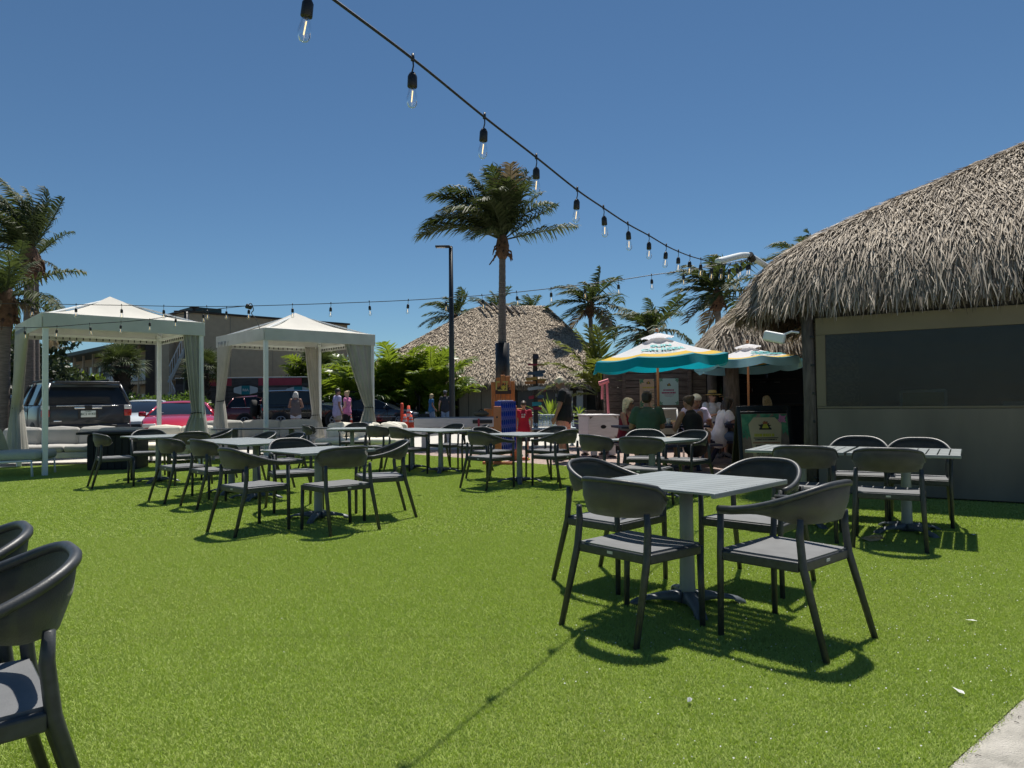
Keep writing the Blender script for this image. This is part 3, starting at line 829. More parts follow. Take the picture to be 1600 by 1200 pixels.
MB().tube([hutp(.0, .06, 0), hutp(.015, .05, 1.2), hutp(-.01, .07, 2.4)], [.085, .078, .074], 12).build('corner_post', M_POST, hut, True)
for a in (2.6, 5.2): MB().tube([hutp(a, .9, 0), hutp(a, .9, 3.0)], [.09, .08], 12).build('inner_post', M_POST, hut, True)
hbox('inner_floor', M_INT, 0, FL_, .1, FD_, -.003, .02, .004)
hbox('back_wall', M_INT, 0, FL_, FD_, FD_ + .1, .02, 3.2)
hbox('side_wall', M_WOODG, -.02, .06, .25, FD_, .02, 2.5)
for k in range(6):                                # tie straps at the wall edge
    MB().rbox(hutp(.06, -.005, .2 + k * .36), (.05, .02, .03), .006, 2, RWALL).build('strap', M_BLACK, hut)
fl = thing('flood_light', 'white flood light under the thatch at the left corner of the hut', 'flood light', tuple(P(1210, 527, 8.95)), wyaw)
MB().rbox((0, 0, 0), (.26, .12, .13), .03, 3, Matrix.Rotation(.25, 3, 'Y')).build('housing', M_WHITE, fl)
MB().tube([(.12, 0, .03), (.2, .02, .06), (.27, .1, .05)], [.015] * 3, 6).build('bracket', M_WHITE, fl)
# white roof arm that carries the strings
arm = thing('roof_arm', 'bent white pipe arm reaching out of the thatch and carrying the bulb strings', 'pipe arm', (0, 0, 0))
arm_pts = [P(1236, 440, 10.1), P(1205, 421, 9.9), P(1178, 403.5, 9.7), P(1170, 399.5, 9.6), P(1160, 399, 9.5), P(1150, 401, 9.4), P(1121, 408.5, 9.1)]
MB().tube(spline(arm_pts, 40), [.042] * len(spline(arm_pts, 40)), 10).build('pipe', M_WHITE, arm, True)
MB().tube([P(1171, 398, 9.55), P(1176, 406, 9.62)], [.05, .05], 10).build('clamp', M_BLACK, arm)
# furniture seen through the vinyl
def inner_chair(label, a, b, yaw):
    t = thing('patio_chair', label, 'chair', tuple(hutp(a, b, .02)), wyaw + yaw)
    M_PG = mat('pale_green_metal', (.36, .43, .38), .5, .05); M_YM = mat('olive_mesh', (.30, .28, .10), .7, .1, 60)
    for s in (-1, 1):
        MB().tube([(s * .27, -.25, 0), (s * .27, -.22, .45), (s * .27, -.30, 1.28)], [.022] * 3, 8).build('rear_leg', M_PG, t, True)
        MB().tube([(s * .27, .25, 0), (s * .27, .25, .62)], [.02] * 2, 8).build('front_leg', M_PG, t, True)
        MB().tube([(s * .27, .27, .62), (s * .27, -.25, .66)], [.02] * 2, 8).build('arm_rest', M_PG, t, True)
    MB().tube([(-.27, -.3, 1.28), (.27, -.3, 1.28)], [.022] * 2, 8).build('top_rail', M_PG, t, True)
    MB().add([(-.25, -.24, .5), (.25, -.24, .5), (.25, -.296, 1.26), (-.25, -.296, 1.26)], [(0, 1, 2, 3)]).build('backrest', M_YM, t)
    MB().rbox((0, 0, .45), (.5, .48, .03), .01, 2).build('seat', M_YM, t)
    return t
inner_chair('pale green framed patio chair with olive mesh back inside the hut behind the vinyl window', 1.15, 1.1, 2.95)
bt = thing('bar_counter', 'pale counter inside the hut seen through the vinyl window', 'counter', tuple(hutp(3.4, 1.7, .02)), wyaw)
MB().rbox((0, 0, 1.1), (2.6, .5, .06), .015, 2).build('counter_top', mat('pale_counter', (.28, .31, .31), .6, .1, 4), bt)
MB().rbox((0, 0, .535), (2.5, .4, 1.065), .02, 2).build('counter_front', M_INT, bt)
nb = thing('napkin_box', 'pale box standing on the counter inside the hut', 'box', tuple(hutp(3.5, 1.62, 1.152)), wyaw)
MB().rbox((0, 0, .09), (.34, .2, .18), .02, 2).build('box_body', mat('pale_counter', (.3, .3, .3)), nb); MB().rbox((0, 0, .19), (.30, .16, .02), .006, 2).build('lid', M_TAGW, nb)

# second thatched roof over the bar, behind the umbrellas
bar = thing('bar_hut', 'smaller thatched bar with dark serving opening behind the umbrellas', 'bar', (0, 0, 0))
BE = Vector((4.05, 14.4, 0))
broof = Roof(BE, Vector((1, -.12, 0)).normalized(), Vector((.12, 1, 0)).normalized(), 9.0, 6.0, (3.0, 3.0, 3.0, 3.0), 2.2, 2.55, droop=.3)
broof.surface('roof', bar, M_THATCHD, 30)
thatch('thatch_layer', bar, M_THATCH, 11000, broof.scatter(-.05, 4.2, -.05, 2.9, 8), .42, .026, .11, 9)
thatch('thatch_fringe', bar, M_THATCHF, 1500, fringe(broof, [((.1, .0), (4, .0)), ((0.0, 3), (0.0, .1))], 1500, 11, .1, .5, .03), .35, .04, .06, 12)
BY = 17.4
def P2(px, py, y=BY): return P(px, py, y)
xl, xr = P(1104, 640, BY).x, P(1300, 640, BY).x
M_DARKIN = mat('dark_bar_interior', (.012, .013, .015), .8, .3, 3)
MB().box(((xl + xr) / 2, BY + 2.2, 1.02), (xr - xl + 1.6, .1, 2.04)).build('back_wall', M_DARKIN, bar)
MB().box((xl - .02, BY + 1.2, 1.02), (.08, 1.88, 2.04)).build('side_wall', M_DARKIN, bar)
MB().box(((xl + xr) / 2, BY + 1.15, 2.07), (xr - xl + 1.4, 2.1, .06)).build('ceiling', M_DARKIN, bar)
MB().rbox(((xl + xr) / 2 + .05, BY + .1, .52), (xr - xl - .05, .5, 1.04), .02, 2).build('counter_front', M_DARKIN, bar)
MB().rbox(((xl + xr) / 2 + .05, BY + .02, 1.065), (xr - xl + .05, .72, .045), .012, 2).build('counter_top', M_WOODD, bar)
for px in (1150, 1168, 1192, 1214):
    MB().rbox(P(px, 597, BY + 1.9), (.16, .04, .02), .006, 2).build('shelf_bracket', mat('dull_grey', (.12, .12, .12)), bar)
for z in (1.35, 1.75): MB().box(((xl + xr) / 2, BY + 1.95, z), (xr - xl - .2, .22, .03)).build('shelf', M_WOODD, bar)
bcol = [(.25, .12, .03), (.05, .16, .06), (.32, .30, .26), (.10, .04, .03), (.06, .09, .18)]
for k, (cn, a_) in enumerate((('amber', 'upper'), ('green', 'lower'), ('pale', 'upper'), ('brown', 'lower'), ('blue', 'upper'))):
    x = xl + .5 + k * .42; c = bcol[k]
    t = thing('bottle', '%s bottle on the %s dark shelf at the back of the bar' % (cn, a_), 'bottle', (x, BY + 1.93, 1.366 if k % 2 else 1.766), 0, 'bottles on the bar shelves')
    MB().lathe([(.03, 0), (.035, .01), (.035, .16), (.013, .21), (.012, .27)], sides=10).build('bottle_body', mat('bottle_%d_glass' % k, c, .15, .1), t, True)
    MB().lathe([(.014, .271), (.014, .295)], sides=8).build('cap', M_BLACK, t)
for px, yy, r_ in ((1143, 15.0, .17), (1113, 15.9, .11)):
    x = P(px, 620, yy).x; MB().tube([(x + .02, yy, 0), (x, yy, 1.3), (x - .01, yy, 2.5)], [r_, r_ * .97, r_ * .9], 16).build('round_post', M_POST, bar, True)

# plank wall with posters
pw = thing('plank_wall', 'weathered grey brown plank wall behind the picnic tables with two posters', 'wall', (0, 0, 0))
x0, x1 = P(974, 640, BY).x, P(1104, 640, BY).x; xs = P(944, 640, BY - 1.2).x
ztop = P(1000, 562, BY).z
nrow = 13; ph = ztop / nrow
for r_ in range(nrow):
    segs = [(x0 + .06, x0 + (x1 - x0) * (.42 + .2 * rnd.random())),]; segs.append((segs[0][1] + .008, x1))
    for a, b in segs:
        MB().rbox(((a + b) / 2, BY + rnd.uniform(-.006, .006), ph * (r_ + .5)), (b - a, .035, ph - .012), .006, 2).build('plank', M_WOODG, pw)
    n = Vector((x0 - xs, 1.2, 0)); ln = n.length; an = math.atan2(n.y, n.x)
    if ph * (r_ + 1) < ztop - .1:
        MB().rbox(((x0 + xs) / 2, BY - .6, ph * (r_ + .5)), (ln - .03, .035, ph - .012), .006, 2, Matrix.Rotation(an, 3, 'Z')).build('plank', M_WOODG, pw)
for px in (975, 1026, 1078): MB().rbox((P(px, 640, BY - .06).x, BY - .065, ztop / 2), (.09, .09, ztop + .05), .01, 2).build('wall_post', M_WOODG, pw)
MB().rbox(((x0 + x1) / 2, BY, ztop + .08), (x1 - x0 + .1, .14, .06), .01, 2).build('cap_rail', M_WOODG, pw)
MB().box(((x0 + x1) / 2, BY + .06, ztop / 2), (x1 - x0, .03, ztop)).build('backing', M_WOODD, pw)
uw = thing('upper_wall', 'dark grey boarded wall rising behind the plank wall and the potted palm', 'wall', (0, 0, 0))
ux0, ux1, uz = P(941, 600, BY + 1.3).x, P(990, 600, BY + 1.3).x, P(960, 569, BY + 1.3).z
for k in range(4):
    b_ = (ux1 - ux0) / 4; MB().rbox((ux0 + b_ * (k + .5), BY + 1.3, uz / 2), (b_ - .014, .04, uz), .006, 2).build('board', M_WOODD, uw)
MB().box(((ux0 + ux1) / 2, BY + 1.35, uz / 2 - .01), (ux1 - ux0, .03, uz - .02)).build('backing', M_WOODD, uw)

M_PAPER_TAN = mat('tan_paper', (.66, .48, .29), .7, .1, 3); M_PAPER_MINT = mat('mint_paper', (.55, .74, .63), .7, .06, 3)
M_PRINT_G = mat('green_print', (.05, .30, .16), .7, .4, 8, col2=(.18, .42, .22)); M_PRINT_B = mat('dark_print', (.05, .035, .03), .7, .1)
M_PRINT_Y = mat('yellow_print', (.60, .50, .05), .7, .15, 20); M_PRINT_M = mat('maroon_print', (.38, .03, .10), .7, .1); M_PRINT_P = mat('pink_print', (.70, .25, .42), .7, .2, 20)
M_PRINT_R = mat('rust_print', (.45, .13, .05), .7, .1); M_PRINT_BR = mat('brown_print', (.30, .20, .15), .8, .4, 8)
def bars(mb, x0, x1, z, h, y=-.004, seed=0, gap=.35, wmin=.3):
    r = random.Random(seed); x = x0
    while x < x1:
        w_ = h * r.uniform(wmin, 1.0)
        if x + w_ > x1: break
        mb.box((x + w_ / 2, y, z), (w_, .002, h)); x += w_ + h * (gap if r.random() < .8 else gap * 2.6)
def leaf_print(mb, x, z, r, n, y=-.0035, seed=0, a0=0, a1=2 * PI):
    q = random.Random(seed)
    for k in range(n):
        a = a0 + (a1 - a0) * (k + .5) / n; L_ = r * q.uniform(.7, 1.1); d = Vector((math.cos(a), 0, math.sin(a))); s = Vector((-d.z, 0, d.x)) * L_ * .22
        c = Vector((x, y - .0004 * k, z)); mb.add([c, c + d * L_ * .5 + s, c + d * L_, c + d * L_ * .5 - s], [(0, 1, 2, 3)])
def emblem(parent, x, z, s, y=-.005):
    a = MB(); leaf_print(a, x, z - s * .05, s * .62, 9, y, 3, -.25, PI + .25); a.build('emblem_palms', M_PRINT_B, parent)
    b = MB(); b.box((x, y - .006, z - s * .18), (s * 1.05, .002, s * .14)); b.build('emblem_band', M_PRINT_B, parent)
    c = MB(); c.add([(x - s * .3, y - .009, z - s * .12), (x + s * .3, y - .009, z - s * .12), (x + s * .08, y - .009, z + s * .35), (x - s * .08, y - .009, z + s * .35)], [(0, 1, 2, 3)]); c.build('emblem_shape', M_PRINT_Y, parent)
    d = MB(); leaf_print(d, x, z + s * .22, s * .3, 5, y - .011, 5, .1, PI - .1); d.build('emblem_crown', M_PRINT_R, parent)
def poster(label, pxs, pys, ground, kind):
    p0 = P(pxs[0], pys[1], BY - .05); p1 = P(pxs[1], pys[0], BY - .05); W_, H_ = p1.x - p0.x, p1.z - p0.z
    t = thing('poster', label, 'poster', ((p0.x + p1.x) / 2, BY - .035, (p0.z + p1.z) / 2))
    MB().box((0, 0, 0), (W_, .006, H_)).build('sheet', ground, t)
    if kind == 0:
        m = MB()
        for k, (a, b) in enumerate(((-.46, .44), (.46, .44), (-.46, -.4), (.46, -.42), (.46, .2))): leaf_print(m, a * W_, b * H_, .16 * H_, 7, -.0035, k)
        m.v = [(max(-W_ / 2 + .004, min(W_ / 2 - .004, a_)), b_, max(-H_ / 2 + .004, min(H_ / 2 - .004, c_))) for a_, b_, c_ in m.v]; m.build('leaf_print', M_PRINT_G, t)['kind'] = 'stuff'; emblem(t, 0, .36 * H_, .13 * H_)
        y_ = MB(); bars(y_, -.34 * W_, .34 * W_, .2 * H_, .05 * H_, seed=4, gap=.12); y_.build('headline', M_PRINT_Y, t)
        b_ = MB()
        for k in range(8): bars(b_, -.33 * W_, (.33 - .2 * (k % 3 == 2)) * W_, (.08 - .055 * k) * H_, .022 * H_, seed=k, gap=.25)
        b_.build('text_lines', M_PRINT_B, t)
    else:
        m = MB()
        for k, (a, b) in enumerate(((-.44, .45), (.44, .45), (-.45, -.45), (.45, -.45))): leaf_print(m, a * W_, b * H_, .12 * H_, 6, -.0035, k + 9)
        m.v = [(max(-W_ / 2 + .004, min(W_ / 2 - .004, a_)), b_, max(-H_ / 2 + .004, min(H_ / 2 - .004, c_))) for a_, b_, c_ in m.v]; m.build('leaf_print', M_PRINT_G, t)['kind'] = 'stuff'; emblem(t, 0, .25 * H_, .14 * H_)
        y_ = MB(); bars(y_, -.3 * W_, .26 * W_, .06 * H_, .05 * H_, seed=14, gap=.2, wmin=.6); bars(y_, -.38 * W_, .38 * W_, -.04 * H_, .06 * H_, seed=21, gap=.2, wmin=.6); y_.build('headline', M_PRINT_M, t)
        b_ = MB(); bars(b_, -.26 * W_, .26 * W_, -.12 * H_, .018 * H_, seed=3, gap=.25); bars(b_, -.2 * W_, .2 * W_, -.17 * H_, .014 * H_, seed=5, gap=.25); b_.build('text_lines', M_PRINT_M, t)
    return t
poster('tan menu poster with green leaf corners on the plank wall, left of the umbrella pole', (1000, 1027), (592, 637), M_PAPER_TAN, 0)
poster('pale mint poster with maroon lettering on the plank wall', (1031, 1060), (591, 633), M_PAPER_MINT, 1)

# A-frame sign
sg = thing('sandwich_board', 'black A-frame sign with tan menu, green leaves and a pink flower, left of the hut', 'sign', tuple(G(1201, 757)), .05)
SW, SH = .78, 1.12
tilt = Matrix.Rotation(-.13, 3, 'X')
def sgo(o): o.rotation_euler = (-.13, 0, 0); o.location = (0, .0, 0); return o
sgo(MB().rbox((-SW / 2 + .02, 0, SH / 2), (.05, .035, SH), .006, 2).rbox((SW / 2 - .02, 0, SH / 2), (.05, .035, SH), .006, 2).rbox((0, 0, SH - .03), (SW - .092, .034, .07), .006, 2).rbox((0, 0, .05), (SW - .092, .034, .05), .006, 2).build('front_frame', M_BLACKW, sg))
bk = MB().rbox((-SW / 2 + .02, 0, SH / 2), (.05, .03, SH), .006, 2).rbox((SW / 2 - .02, 0, SH / 2), (.05, .03, SH), .006, 2).rbox((0, .0, SH * .5), (SW - .092, .02, SH - .1), .004, 1).build('back_frame', M_BLACKW, sg); bk.rotation_euler = (.26, 0, 0); bk.location = (0, .44, -.0)
sh = sgo(MB().box((0, -.006, .545), (SW - .10, .012, .93)).build('menu_sheet', M_PRINT_BR, sg))
def sgm(mb, name, m): return mb.build(name, m, sh)
q = MB(); W_ = SW - .1
for k, (a, b, r_, n) in enumerate(((-.44, .96, .2, 9), (-.30, .98, .16, 7), (-.46, .86, .17, 8), (.42, .93, .14, 7), (.46, .82, .14, 8), (.3, .99, .12, 7), (0, .99, .12, 7), (.42, .16, .2, 9), (.3, .10, .15, 8), (-.4, .72, .12, 6), (-.42, .14, .15, 8))):
    leaf_print(q, max(-.30, min(.30, a * W_)), min(.95, b) , r_, n, -.0145, k)
q.v = [(max(-.335, min(.335, a_)), b_, max(.085, min(1.005, c_))) for a_, b_, c_ in q.v]
sgm(q, 'leaf_print', M_PRINT_G)['kind'] = 'stuff'
pp = MB(); poly = [(-.2, .10), (.22, .10), (.215, .55), (.245, .86), (.15, .955), (-.16, .955), (-.24, .86), (-.2, .5)]
pp.add([(x, -.0200, z) for x, z in poly], [tuple(range(len(poly)))]); sgm(pp, 'paper_print', M_PAPER_TAN)
fl_ = MB(); leaf_print(fl_, .245, .925, .085, 5, -.024, 2); leaf_print(fl_, .245, .925, .07, 5, -.0265, 7, .6, .6 + 2 * PI); fl_.v = [(min(.336, a_), b_, min(1.006, c_)) for a_, b_, c_ in fl_.v]; sgm(fl_, 'flower_print', M_PRINT_P)
emblem(sh, 0, .82, .17, -.022)
yb = MB(); bars(yb, -.165, .175, .70, .042, -.022, 4, .12); sgm(yb, 'headline', M_PRINT_Y)
tb = MB(); tb.box((0, -.022, .660), (.36, .002, .01)); bars(tb, -.16, .17, .635, .018, -.022, 8, .2)
for k in range(11): bars(tb, -.15 + .01 * (k % 3), .17 - .06 * (k % 4 == 3), .55 - .038 * k, .021, -.022, 30 + k, .22)
sgm(tb, 'text_lines', M_PRINT_B)
rb = MB(); bars(rb, -.19, .2, .592, .016, -.022, 17, .15); sgm(rb, 'red_line', M_PRINT_R)

# ------------------------------------------------------------------ umbrellas
def umbrella(label, base, top_z, R, edge_z, val, yaw, tilt, txt_panel, seed, vm=None):
    t = thing('patio_umbrella', label, 'umbrella', base, 0, 'white and teal umbrellas over the picnic tables')
    head = bpy.data.objects.new('canopy_hub', MB().lathe([(.03, -.16), (.055, -.15), (.055, -.06), (.03, -.05)], sides=12).mesh('canopy_hub', M_POLEW, True)); COL.objects.link(head); head.parent = t
    head.location = (0, 0, top_z); head.rotation_euler = (Matrix.Rotation(tilt[1], 3, 'Y') @ Matrix.Rotation(tilt[0], 3, 'X') @ Matrix.Rotation(yaw, 3, 'Z')).to_euler()
    MB().tube([(0, 0, 0), (0, 0, top_z - .1)], [.024, .022], 10).build('pole', M_POLEW, t, True)
    n = 8; r = random.Random(seed); dz = edge_z - top_z
    def pt(k, f, q=0.0):        # f 0..1 from the top to the edge; k panel coordinate
        a = 2 * PI * k / n; i0 = math.floor(k); c0, c1 = 2 * PI * i0 / n, 2 * PI * (i0 + 1) / n; w_ = k - i0
        p = Vector((math.cos(c0), math.sin(c0), 0)) * (1 - w_) + Vector((math.cos(c1), math.sin(c1), 0)) * w_
        sag = -.05 * math.sin(w_ * PI) * f * (1 - .3 * f) - .04 * math.sin(f * PI)
        return Vector((p.x * R * f, p.y * R * f, dz * f + sag))
    def band(f0, f1, nf, m, name):
        b = MB(); S = 48; rows = [f0 + (f1 - f0) * i / nf for i in range(nf + 1)]
        vs = [pt(k * n / S, f) for f in rows for k in range(S)]; fs = []
        for i in range(nf):
            for k in range(S): fs.append((i * S + k, i * S + (k + 1) % S, (i + 1) * S + (k + 1) % S, (i + 1) * S + k))
        b.add(vs, fs); return b.build(name, m, head, True)
    band(.09, .77, 6, M_UMBW, 'canopy_top'); band(.77, .93, 2, M_UMBY, 'canopy_stripe'); band(.93, 1.0, 2, M_TEAL, 'canopy_edge')
    b = MB(); S = 48; vs = []
    for i in range(4):
        for k in range(S):
            kk = k * n / S; p = pt(kk, 1.0); w_ = kk - math.floor(kk); o = Vector((p.x, p.y, 0)).normalized(); f = i / 3
            fl_ = seed_fl[int(kk) % 8] if False else 0
            wob = math.sin(kk * 5.1 + seed) * .03 + math.sin(kk * 2.3 + seed * 2) * .04
            ln = val * (1 - .18 * math.sin(w_ * PI) ** 2 * 0 - .12 * abs(math.cos(w_ * PI)) ** 10)
            vs.append(p + o * ((.03 + wob) * f + .05 * f * math.sin(kk * 1.7 + seed)) + Vector((0, 0, -ln * f)))
    fs = [(i * S + k, i * S + (k + 1) % S, (i + 1) * S + (k + 1) % S, (i + 1) * S + k) for i in range(3) for k in range(S)]
    b.add(vs, fs).build('valance', vm or M_TEAL, head, True)
    v = MB(); S = 24
    vs = [Vector((math.cos(2 * PI * k / S) * R * f, math.sin(2 * PI * k / S) * R * f, dz * f * .85 + .05 - (.02 if f > .2 else 0) * (k % 3 == 0))) for f in (.01, .12, .24) for k in range(S)]
    v.add(vs, [(i * S + k, i * S + (k + 1) % S, (i + 1) * S + (k + 1) % S, (i + 1) * S + k) for i in range(2) for k in range(S)]).build('vent_cap', M_UMBW, head, True)
    MB().lathe([(.02, .06), (.03, .075), (.025, .11), (.008, .125)], sides=10).build('finial', M_POLEW, head, True)
    for k in range(n):
        MB().tube([pt(k, .02) + Vector((0, 0, -.04)), pt(k, .5) + Vector((0, 0, -.025)), pt(k, .99) + Vector((0, 0, -.02))], [.008] * 3, 6).build('rib', M_POLEW, head)
    if txt_panel is not None:
        k = txt_panel + .5; a, b_ = pt(k, .50), pt(k, .72); mid = (a + b_) / 2
        down = (b_ - a).normalized(); rad = Vector((a.x, a.y, 0)).normalized(); side = Vector((0, 0, 1)).cross(rad)
        nrm = side.cross(-down).normalized()
        M3 = Matrix((side, -down, nrm)).transposed()
        e = M3.to_euler()
        for i, (s_, f) in enumerate((('SUN', .41), ('CRUISER', .61))):
            p = pt(k, f) + nrm * (.016 if s_ == 'SUN' else .031)
            text('lettering', s_, .165, M_TEALP, head, p, e, .003, .006, sx=1.15)
        bb = MB()
        bb2 = pt(k, .74) + nrm * .012
        o = MB(); bars(o, -.22, .22, 0, .016, 0, 5, .3); o2 = o.build('small_print', M_TEALP, head); o2.location = bb2; o2.rotation_euler = (M3 @ Matrix.Rotation(-PI / 2, 3, 'X')).to_euler()
    return t
seed_fl = [0] * 8
uy1 = 12.7
b1 = Vector((P(1029, 660, uy1).x, uy1, 0)); 
umbrella('larger white and teal umbrella with a yellow stripe over the first picnic table', b1, P(1025, 524, uy1).z, 1.22, P(1025, 556, uy1 - .9).z, .17, PI / 8 + PI / 4 * 1.0 - .10, (.0, -.055), 4 + 0, 1)
uy2 = 14.0
b2 = Vector((P(1170, 640, uy2).x, uy2, 0))
umbrella('smaller tilted white and teal umbrella beside the thatched hut, underside showing', b2, P(1172, 541, uy2).z, 1.05, P(1172, 541, uy2).z - .30, .16, PI / 8 + PI / 4 + .30, (-.05, -.03), 4, 2, mat('pale_teal_cloth', (.30, .58, .66), .7, .08, 4, trans=.45))

# ------------------------------------------------------------------ picnic tables
def picnic(label, x, y, yaw, L_=1.7):
    t = thing('picnic_table', label, 'picnic table', (x, y, .004), yaw, 'navy picnic tables')
    for i in range(5): MB().rbox((0, (i - 2) * .145, .74), (L_, .135, .04), .008, 2).build('top_plank', M_NAVY, t)
    for s in (-1, 1):
        for i in (0, 1): MB().rbox((0, s * (.66 + i * .145), .44), (L_, .135, .04), .008, 2).build('bench_plank', M_NAVY, t)
        MB().rbox((s * L_ * .38, 0, .40), (.07, 1.55, .05), .006, 2).build('cross_beam', M_NAVY, t)
        MB().rbox((s * L_ * .38, 0, .695), (.07, .7, .05), .006, 2).build('top_beam', M_NAVY, t)
        for e in (-1, 1):
            MB().tube([(s * L_ * .30, e * .62, 0), (s * L_ * .30, e * .25, .67)], [.045, .045], 4).build('leg', M_NAVY, t)
    return t
picnic('navy picnic table under the larger umbrella with four people round it', b1.x + .02, uy1, .12, 1.6)
picnic('navy picnic table under the smaller umbrella with a woman on its bench', P(1160, 660, 13.6).x, 13.9, PI / 2 - .1, 1.3)

# ------------------------------------------------------------------ cabanas
CU = Vector((math.cos(.748), math.sin(.748), 0)); CV = Vector((-CU.y, CU.x, 0))
def cabana(label, fx, fy, s, zb, curtains, bow=.0):
    t = thing('cabana', label, 'cabana', (fx, fy, 0), .748, 'white cabanas at the edge of the lawn')
    vh = .27; zt = zb + vh; ap = zt + .56
    for a, b in ((0, 0), (1, 0), (0, 1), (1, 1)):
        MB().rbox((.05 + a * (s - .1), .05 + b * (s - .1), zb / 2 + .1), (.085, .085, zb + .2), .008, 2).build('post', M_WHITE, t)
    r = MB(); n = 14; ci = Vector((s / 2, s / 2, ap))
    cs = [Vector((0, 0, zt)), Vector((s, 0, zt)), Vector((s, s, zt)), Vector((0, s, zt))]
    for i in range(4):
        A, B = cs[i], cs[(i + 1) % 4]; vs = []
        for k in range(n + 1):
            f = k / n
            for j in range(9):
                p = A.lerp(B, j / 8).lerp(ci, f); p.z -= .10 * math.sin(f * PI) * (1 - .25 * f) + .03 * math.sin(j / 8 * PI) * (1 - f) * f
                vs.append(p)
        r.add(vs, [(k * 9 + j, k * 9 + j + 1, (k + 1) * 9 + j + 1, (k + 1) * 9 + j) for k in range(n) for j in range(8)])
    r.build('canopy', M_CANVAS, t, True)
    v = [((s / 2, -.012, 0), (s, .012, vh)), ((s / 2, s + .012, 0), (s, .012, vh)), ((-.012, s / 2, 0), (.012, s, vh)), ((s + .012, s / 2, 0), (.012, s, vh))]
    for c, d in v:
        MB().rbox((c[0], c[1], zb + vh / 2), d, .004, 1).build('valance', M_VALANCE, t)
    for c, d in v:      # beams with lacing inside
        k = .06; x = c[0] + (k if c[0] < 0 else -k if c[0] > s else 0); y = c[1] + (k if c[1] < 0 else -k if c[1] > s else 0)
        MB().rbox((x, y, zb + .10), (max(d[0] - .2, .05), max(d[1] - .2, .05), .05), .006, 2).build('beam', M_WHITE, t)
    for sgn in (0, 1):   # rafters
        MB().tube([(sgn * s, 0, zt - .04), (s / 2, s / 2, ap - .06)], [.02, .02], 6).build('rafter', M_WHITE, t); MB().tube([(sgn * s, s, zt - .04), (s / 2, s / 2, ap - .06)], [.02, .02], 6).build('rafter', M_WHITE, t)
    lc = MB()
    for k in range(22):
        for (x, y) in ((s * (k + .5) / 22, s - .03), (s - .03, s * (k + .5) / 22)):
            lc.box((x, y, zb + .05), (.02 if y > s - .1 else .012, .02 if x > s - .1 else .012, .05))
    lc.build('lacing', M_BLACK, t)
    for (cx, cy, dirx, diry, spread, ztie, bot, op) in curtains:
        D = Vector((dirx, diry, 0)).normalized(); Nn = Vector((-D.y, D.x, 0)); R = []; NP = 72
        for i in range(26):
            f = i / 25; z = zb + .12 - (zb + .12 - bot) * f
            ft = (zb + .12 - ztie) / (zb + .12 - bot)
            if f < ft:
                q = (1 - f / ft); wdt = .085 + (spread / 2 - .085) * (q ** .9); cen = .085 + (spread / 2 - .085) * q ** .9; th = .035 + .03 * (1 - q)
            else:
                q = (f - ft) / (1 - ft); wdt = .085 + .21 * q ** .75; cen = .09 + .04 * q; th = .07 + .10 * q
            ring = []
            for k in range(NP):
                a = 2 * PI * k / NP; pl = 1 + .0; am = .024 + .014 * (1 - abs(f - ft))
                x = math.cos(a) * wdt; y = math.sin(a) * th + am * math.sin(k * 2 * PI / 6.6 + f * .8 + math.sin(k * .9) * .8) 
                c = Vector((cx, cy, z)) + D * (cen + x) + Nn * y
                ring.append(c)
            R.append(ring)
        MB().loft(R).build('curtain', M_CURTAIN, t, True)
        z = ztie; c = Vector((cx, cy, z)) + D * .09
        MB().tube([c + Vector((math.cos(a) * .10 * 1, 0, 0)) * 0 + D * math.cos(a) * .105 + Nn * math.sin(a) * .085 + Vector((0, 0, .01 * math.sin(a))) for a in [2 * PI * k / 16 for k in range(17)]], [.012] * 17, 6).build('tie_band', M_BLACK, t, True)
    return t
S1 = 2.75
cabana('left white cabana with tied grey curtains in front of the dark SUV', -8.2, 12.4, S1, 2.6,
       [(.0, S1 - .06, 0, -1, 1.25, 1.2, .28, 1), (S1 - .04, .04, 0, 1, .95, 1.05, .25, 1), (S1-.04, .06, -1, 0, .35, 1.05, .3, 1)])
S2 = 2.75
cabana('second white cabana, centre left, in front of the beige wall and the maroon SUV', -5.33, 15.3, S2, 2.6,
       [(.02, S2 - .08, 0, -1, .8, 1.3, .2, 1), (S2 - .08, S2 - .06, -1, -.1, .4, .9, .3, 1), (S2 - .06, .03, -1, .05, .75, 1.1, .25, 1)])

